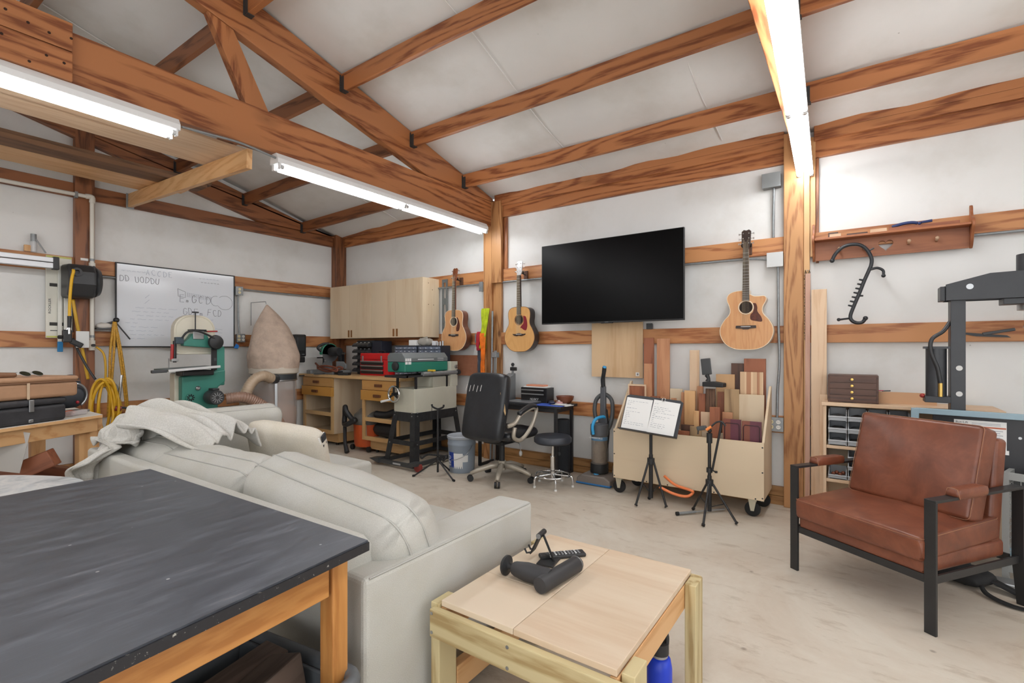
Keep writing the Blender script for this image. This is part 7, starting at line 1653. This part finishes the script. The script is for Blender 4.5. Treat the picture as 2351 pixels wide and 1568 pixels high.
# ---------------------------------------------------------------- cluttered bench at the left
t = thing('side_bench', 'pine workbench with white top at the left edge, against the end wall', 'workbench', (-4.37, 1.18, 0))
PX = PINE('Y')
MB().prism([(0, 0), (-1.35, .02), (-1.35, -1.9), (.95, -1.9), (.45, -.82)], .815, .834, 'Z').build('benchtop', plain('bench_white', srgb(222, 218, 210), .5, vary=.05), t)
MB().prism([(0.004, -.002), (.453, -.822), (.953, -1.9), (.945, -1.9), (.445, -.82), (-.004, -.002)], .813, .832, 'Z').build('front_edge', PINE('Y'), t)
MB().bar((-.03, -.03, .765), (.92, -1.9, .765), .03, .092).build('front_apron', PX, t, bevel=.003)
MB().bar((-.06, -.0, .765), (-1.3, .0, .765), .03, .092).build('end_apron', PINE('X'), t, bevel=.003)
M2 = Matrix.Translation((-.075, -.055, 0)) @ Matrix.Rotation(R(26), 4, 'Z')
b = MB(); b.M = M2; b.box(-.02, .02, -.085, .055, 0, .812); b.build('leg', PINE('Z'), t, bevel=.003)
b = MB(); b.M = M2; b.box(-.12, -.021, .035, .065, 0, .812); b.build('leg', PINE('Z'), t, bevel=.003)
for x, y in ((-1.25, -.1), (-1.25, -1.8), (.8, -1.8)): MB().box(x-.045, x+.045, y-.045, y+.045, 0, .812).build('leg', PINE('Z'), t, bevel=.003)
MB().prism([(-.09, -.09), (-1.3, -.05), (-1.3, -1.8), (.75, -1.8)], .16, .18, 'Z').build('lower_shelf', PINE('X'), t)
def lump(nm, loc, size, rot, mat, label, cat, bev=.006):
    o = MB().cbox((0, 0, 0), size).build(nm, mat, bevel=bev, loc=loc); o.rotation_euler = rot; return tag(o, label, cat)
lump('beam_offcut', (-4.42, .66, .47), (.11, .62, .11), (R(24), 0, R(-30)), RED('Y'), 'thick reddish beam offcut leaning under the left bench', 'offcut'); lump('beam_offcut', (-4.50, .62, .335), (.13, .8, .13), (R(6), 0, R(-34)), RED('Y'), 'long dark reddish beam lying under the left bench', 'offcut'); lump('beam_offcut', (-4.20, .66, .38), (.08, .24, .10), (R(20), R(15), R(-60)), wood('red_cedar', srgb(206, 134, 104), srgb(176, 100, 74), 'Y', 8, 0, .5, .6), 'short salmon-coloured offcut under the left bench', 'offcut')
lump('green_block', (-4.02, .46, .42), (.12, .10, .16), (0, 0, R(20)), plain('green_wood', srgb(62, 158, 58), .5), 'bright green block under the left bench at the photo edge', 'block'); lump('paper_sheet', (-4.28, .60, .70), (.36, .004, .26), (R(8), R(14), R(60)), plain('grey_sheet', srgb(198, 196, 192), .7), 'grey-white sheet hanging down under the left bench apron', 'paper', 0); lump('beam_offcut', (-4.75, .85, .45), (.12, .5, .12), (R(-20), 0, R(-10)), RED('Y'), 'dark offcut leaning against the back under the left bench', 'offcut')
# cases on the bench
t = thing('instrument_case', 'worn black hard case lying on the left bench', 'case', (-4.36, .74, .834), R(27))
CK = plain('case_black', srgb(46, 46, 49), .6, vary=.35, vscale=9)
MB().box(-.30, .19, -.40, .155, 0, .108).build('lower_shell', CK, t, bevel=.022, segs=4); MB().box(-.302, .192, -.402, .157, .110, .150).build('lid', CK, t, bevel=.016, segs=3)
for x, y in ((.19, -.06),): MB().box(x, x+.008, y-.014, y+.014, .075, .15).build('latch', STEEL, t, bevel=.003); MB().box(x-.004, x+.005, y-.014, y+.012, .01, .03).build('corner_stud', STEEL, t, bevel=.004)
t = thing('soft_case', 'tan leather case lying on top of the black hard case', 'case', (-4.37, .76, .987), R(22))
TN = plain('tan_leather', srgb(166, 128, 98), .6, vary=.1, vscale=7); TD = plain('tan_dark', srgb(120, 86, 62), .6)
MB().box(-.28, .19, -.42, .21, .0, .10).build('body', TN, t, bevel=.02, segs=3); MB().box(-.283, .193, -.423, .213, .103, .135).build('lid', TN, t, bevel=.015, segs=3); MB().box(-.284, .1945, -.424, .2145, .098, .105).build('zip_band', TD, t)
MB().box(-.18, .08, -.42, -.06, .135, .165).build('top_pocket', TD, t, bevel=.012); MB().box(.193, .197, -.085, -.07, .0, .10).build('strap', plain('strap_pale', srgb(196, 170, 142), .6), t, bevel=.002)
t = thing('sunglasses', 'round dark-green sunglasses resting on the tan case', 'sunglasses', (-4.30, .80, 1.128), R(25))
for y in (-.035, .035):
    MT = Matrix.Translation((0, y, .014)) @ Matrix.Rotation(R(-58), 4, 'Y')
    b = MB(); b.M = MT; b.lathe([(.001, -.002), (.026, -.002), (.026, .002), (.001, .002)], seg=24, axis='X').build('lens', plain('lens_green', srgb(30, 40, 34), .06), t, smooth=True)
    b = MB(); b.M = MT; b.ring_tube([(0, .027*math.cos(a), .027*math.sin(a)) for a in [2*PI*k/24 for k in range(24)]], .0015, 6, closed=True).build('rim', STEEL, t, smooth='all')
MB().cyl((-.01, -.009, .022), (-.01, .009, .022), .0015).build('bridge', STEEL, t)
for y in (-.063, .063): MB().ring_tube(bez([(-.02, y, .024), (-.06, y, .018), (-.12, y, .004)], 4), .0015, 6).build('temple', STEEL, t)
t = thing('circular_saw', 'dark grey handheld power saw behind the cases on the left bench', 'power saw', (-4.72, 1.06, .834), R(20)); t.scale = (.78, .78, .85)
MB().lathe([(.001, -.10), (.10, -.10), (.115, -.07), (.115, .07), (.10, .10), (.001, .10)], (.0, 0, .15), 24, 'Y').build('motor_housing', plain('saw_slate', srgb(58, 63, 70), .45), t, smooth=True)
MB().ring_tube(bez([(.03, -.06, .24), (.02, .0, .30), (.0, .08, .29), (-.02, .13, .20)], 6), .022, 10).build('handle', plain('saw_slate', (0, 0, 0, 1)), t, smooth=True); MB().box(-.02, .13, -.12, .12, .0, .02).build('shoe', STEEL, t, bevel=.003); MB().ring_tube([(.118, .10*math.cos(a), .15+.10*math.sin(a)) for a in [R(-60+12*k) for k in range(13)]], .010, 6).build('guard_arc', STEEL, t, smooth='all'); MB().ball((.12, .02, .09), .014, 8, 6).build('red_button', plain('btn_red', srgb(170, 40, 50), .4), t, smooth='all')
lump('spring_clamp', (-4.52, 1.03, .85), (.04, .07, .03), (0, 0, R(30)), plain('clamp_orange', srgb(236, 104, 40), .5), 'orange clamp on the left bench behind the black case', 'clamp'); lump('spring_clamp', (-4.58, 1.08, .845), (.10, .03, .02), (0, 0, R(-20)), DGREY, 'grey hand tool on the left bench behind the black case', 'tool')
t = thing('safety_glasses', 'clear safety glasses near the corner of the left bench', 'glasses', (-4.47, 1.06, .834), R(40)); MB().box(-.03, .03, -.07, .07, 0, .035).build('lens', clear('specs_clear', srgb(226, 220, 220), .1, .5), t, bevel=.012); MB().ring_tube([(-.03, -.07, .03), (-.11, -.07, .01)], .003, 6).build('temple', plain('specs_pink', srgb(206, 176, 172), .4), t)
# marbled low table and basket
t = thing('marbled_table', 'pale marbled round-ended low table at the left edge behind the black table', 'table', (-3.50, .50, 0), R(29))
def marble():
    m, nt, b = new_mat('blue_grey_marble'); L = nt.links.new; tc = N(nt, 'ShaderNodeTexCoord')
    n = N(nt, 'ShaderNodeTexNoise'); n.inputs['Scale'].default_value = 5; n.inputs['Detail'].default_value = 6; n.inputs['Distortion'].default_value = 2.2; L(tc.outputs['Object'], n.inputs['Vector'])
    rp = ramp(nt, [(.3, srgb(150, 158, 162)), (.45, srgb(196, 202, 206)), (.6, srgb(222, 224, 224)), (.75, srgb(176, 188, 196))]); L(n.outputs['Fac'], rp.inputs[0]); L(rp.outputs[0], b.inputs['Base Color']); b.inputs['Roughness'].default_value = .3
    return m
MB().prism([(.42*math.copysign(abs(math.cos(a))**.8, math.cos(a)), .24*math.copysign(abs(math.sin(a))**.8, math.sin(a))) for a in [2*PI*k/48 for k in range(48)]], .585, .615, 'Z').build('tabletop', marble(), t, bevel=.008)
for x in (-.28, .28): MB().cyl((x, 0, 0), (x, 0, .585), .022).build('leg', GALV, t, smooth=True)
t = thing('wire_basket', 'dark wire basket on the floor beside the left bench leg', 'basket', (-4.75, 1.42, 0))
b = MB()
for k in range(10): b.cyl((-.12+.027*k, -.1, 0), (-.12+.027*k, -.1, .62), .004, seg=5)
for k in range(16): b.cyl((-.12, -.1, .04*k+.01), (.125, -.1, .04*k+.01), .004, seg=5)
for k in range(16): b.cyl((.125, -.1, .04*k+.01), (.125, .1, .04*k+.01), .004, seg=5)
for k in range(8): b.cyl((.125, -.1+.028*k, 0), (.125, -.1+.028*k, .62), .004, seg=5)
b.build('wire_mesh', BLK, t)['kind'] = 'stuff'
MB().box(-.12, .125, -.1, .1, 0, .01).build('base', BLK, t)
lump('wood_wedge', (-5.6, 1.95, .36), (.05, .09, .72), (0, 0, 0), RED('Z'), 'reddish post offcut standing behind the sofa corner near the yellow cords', 'offcut')
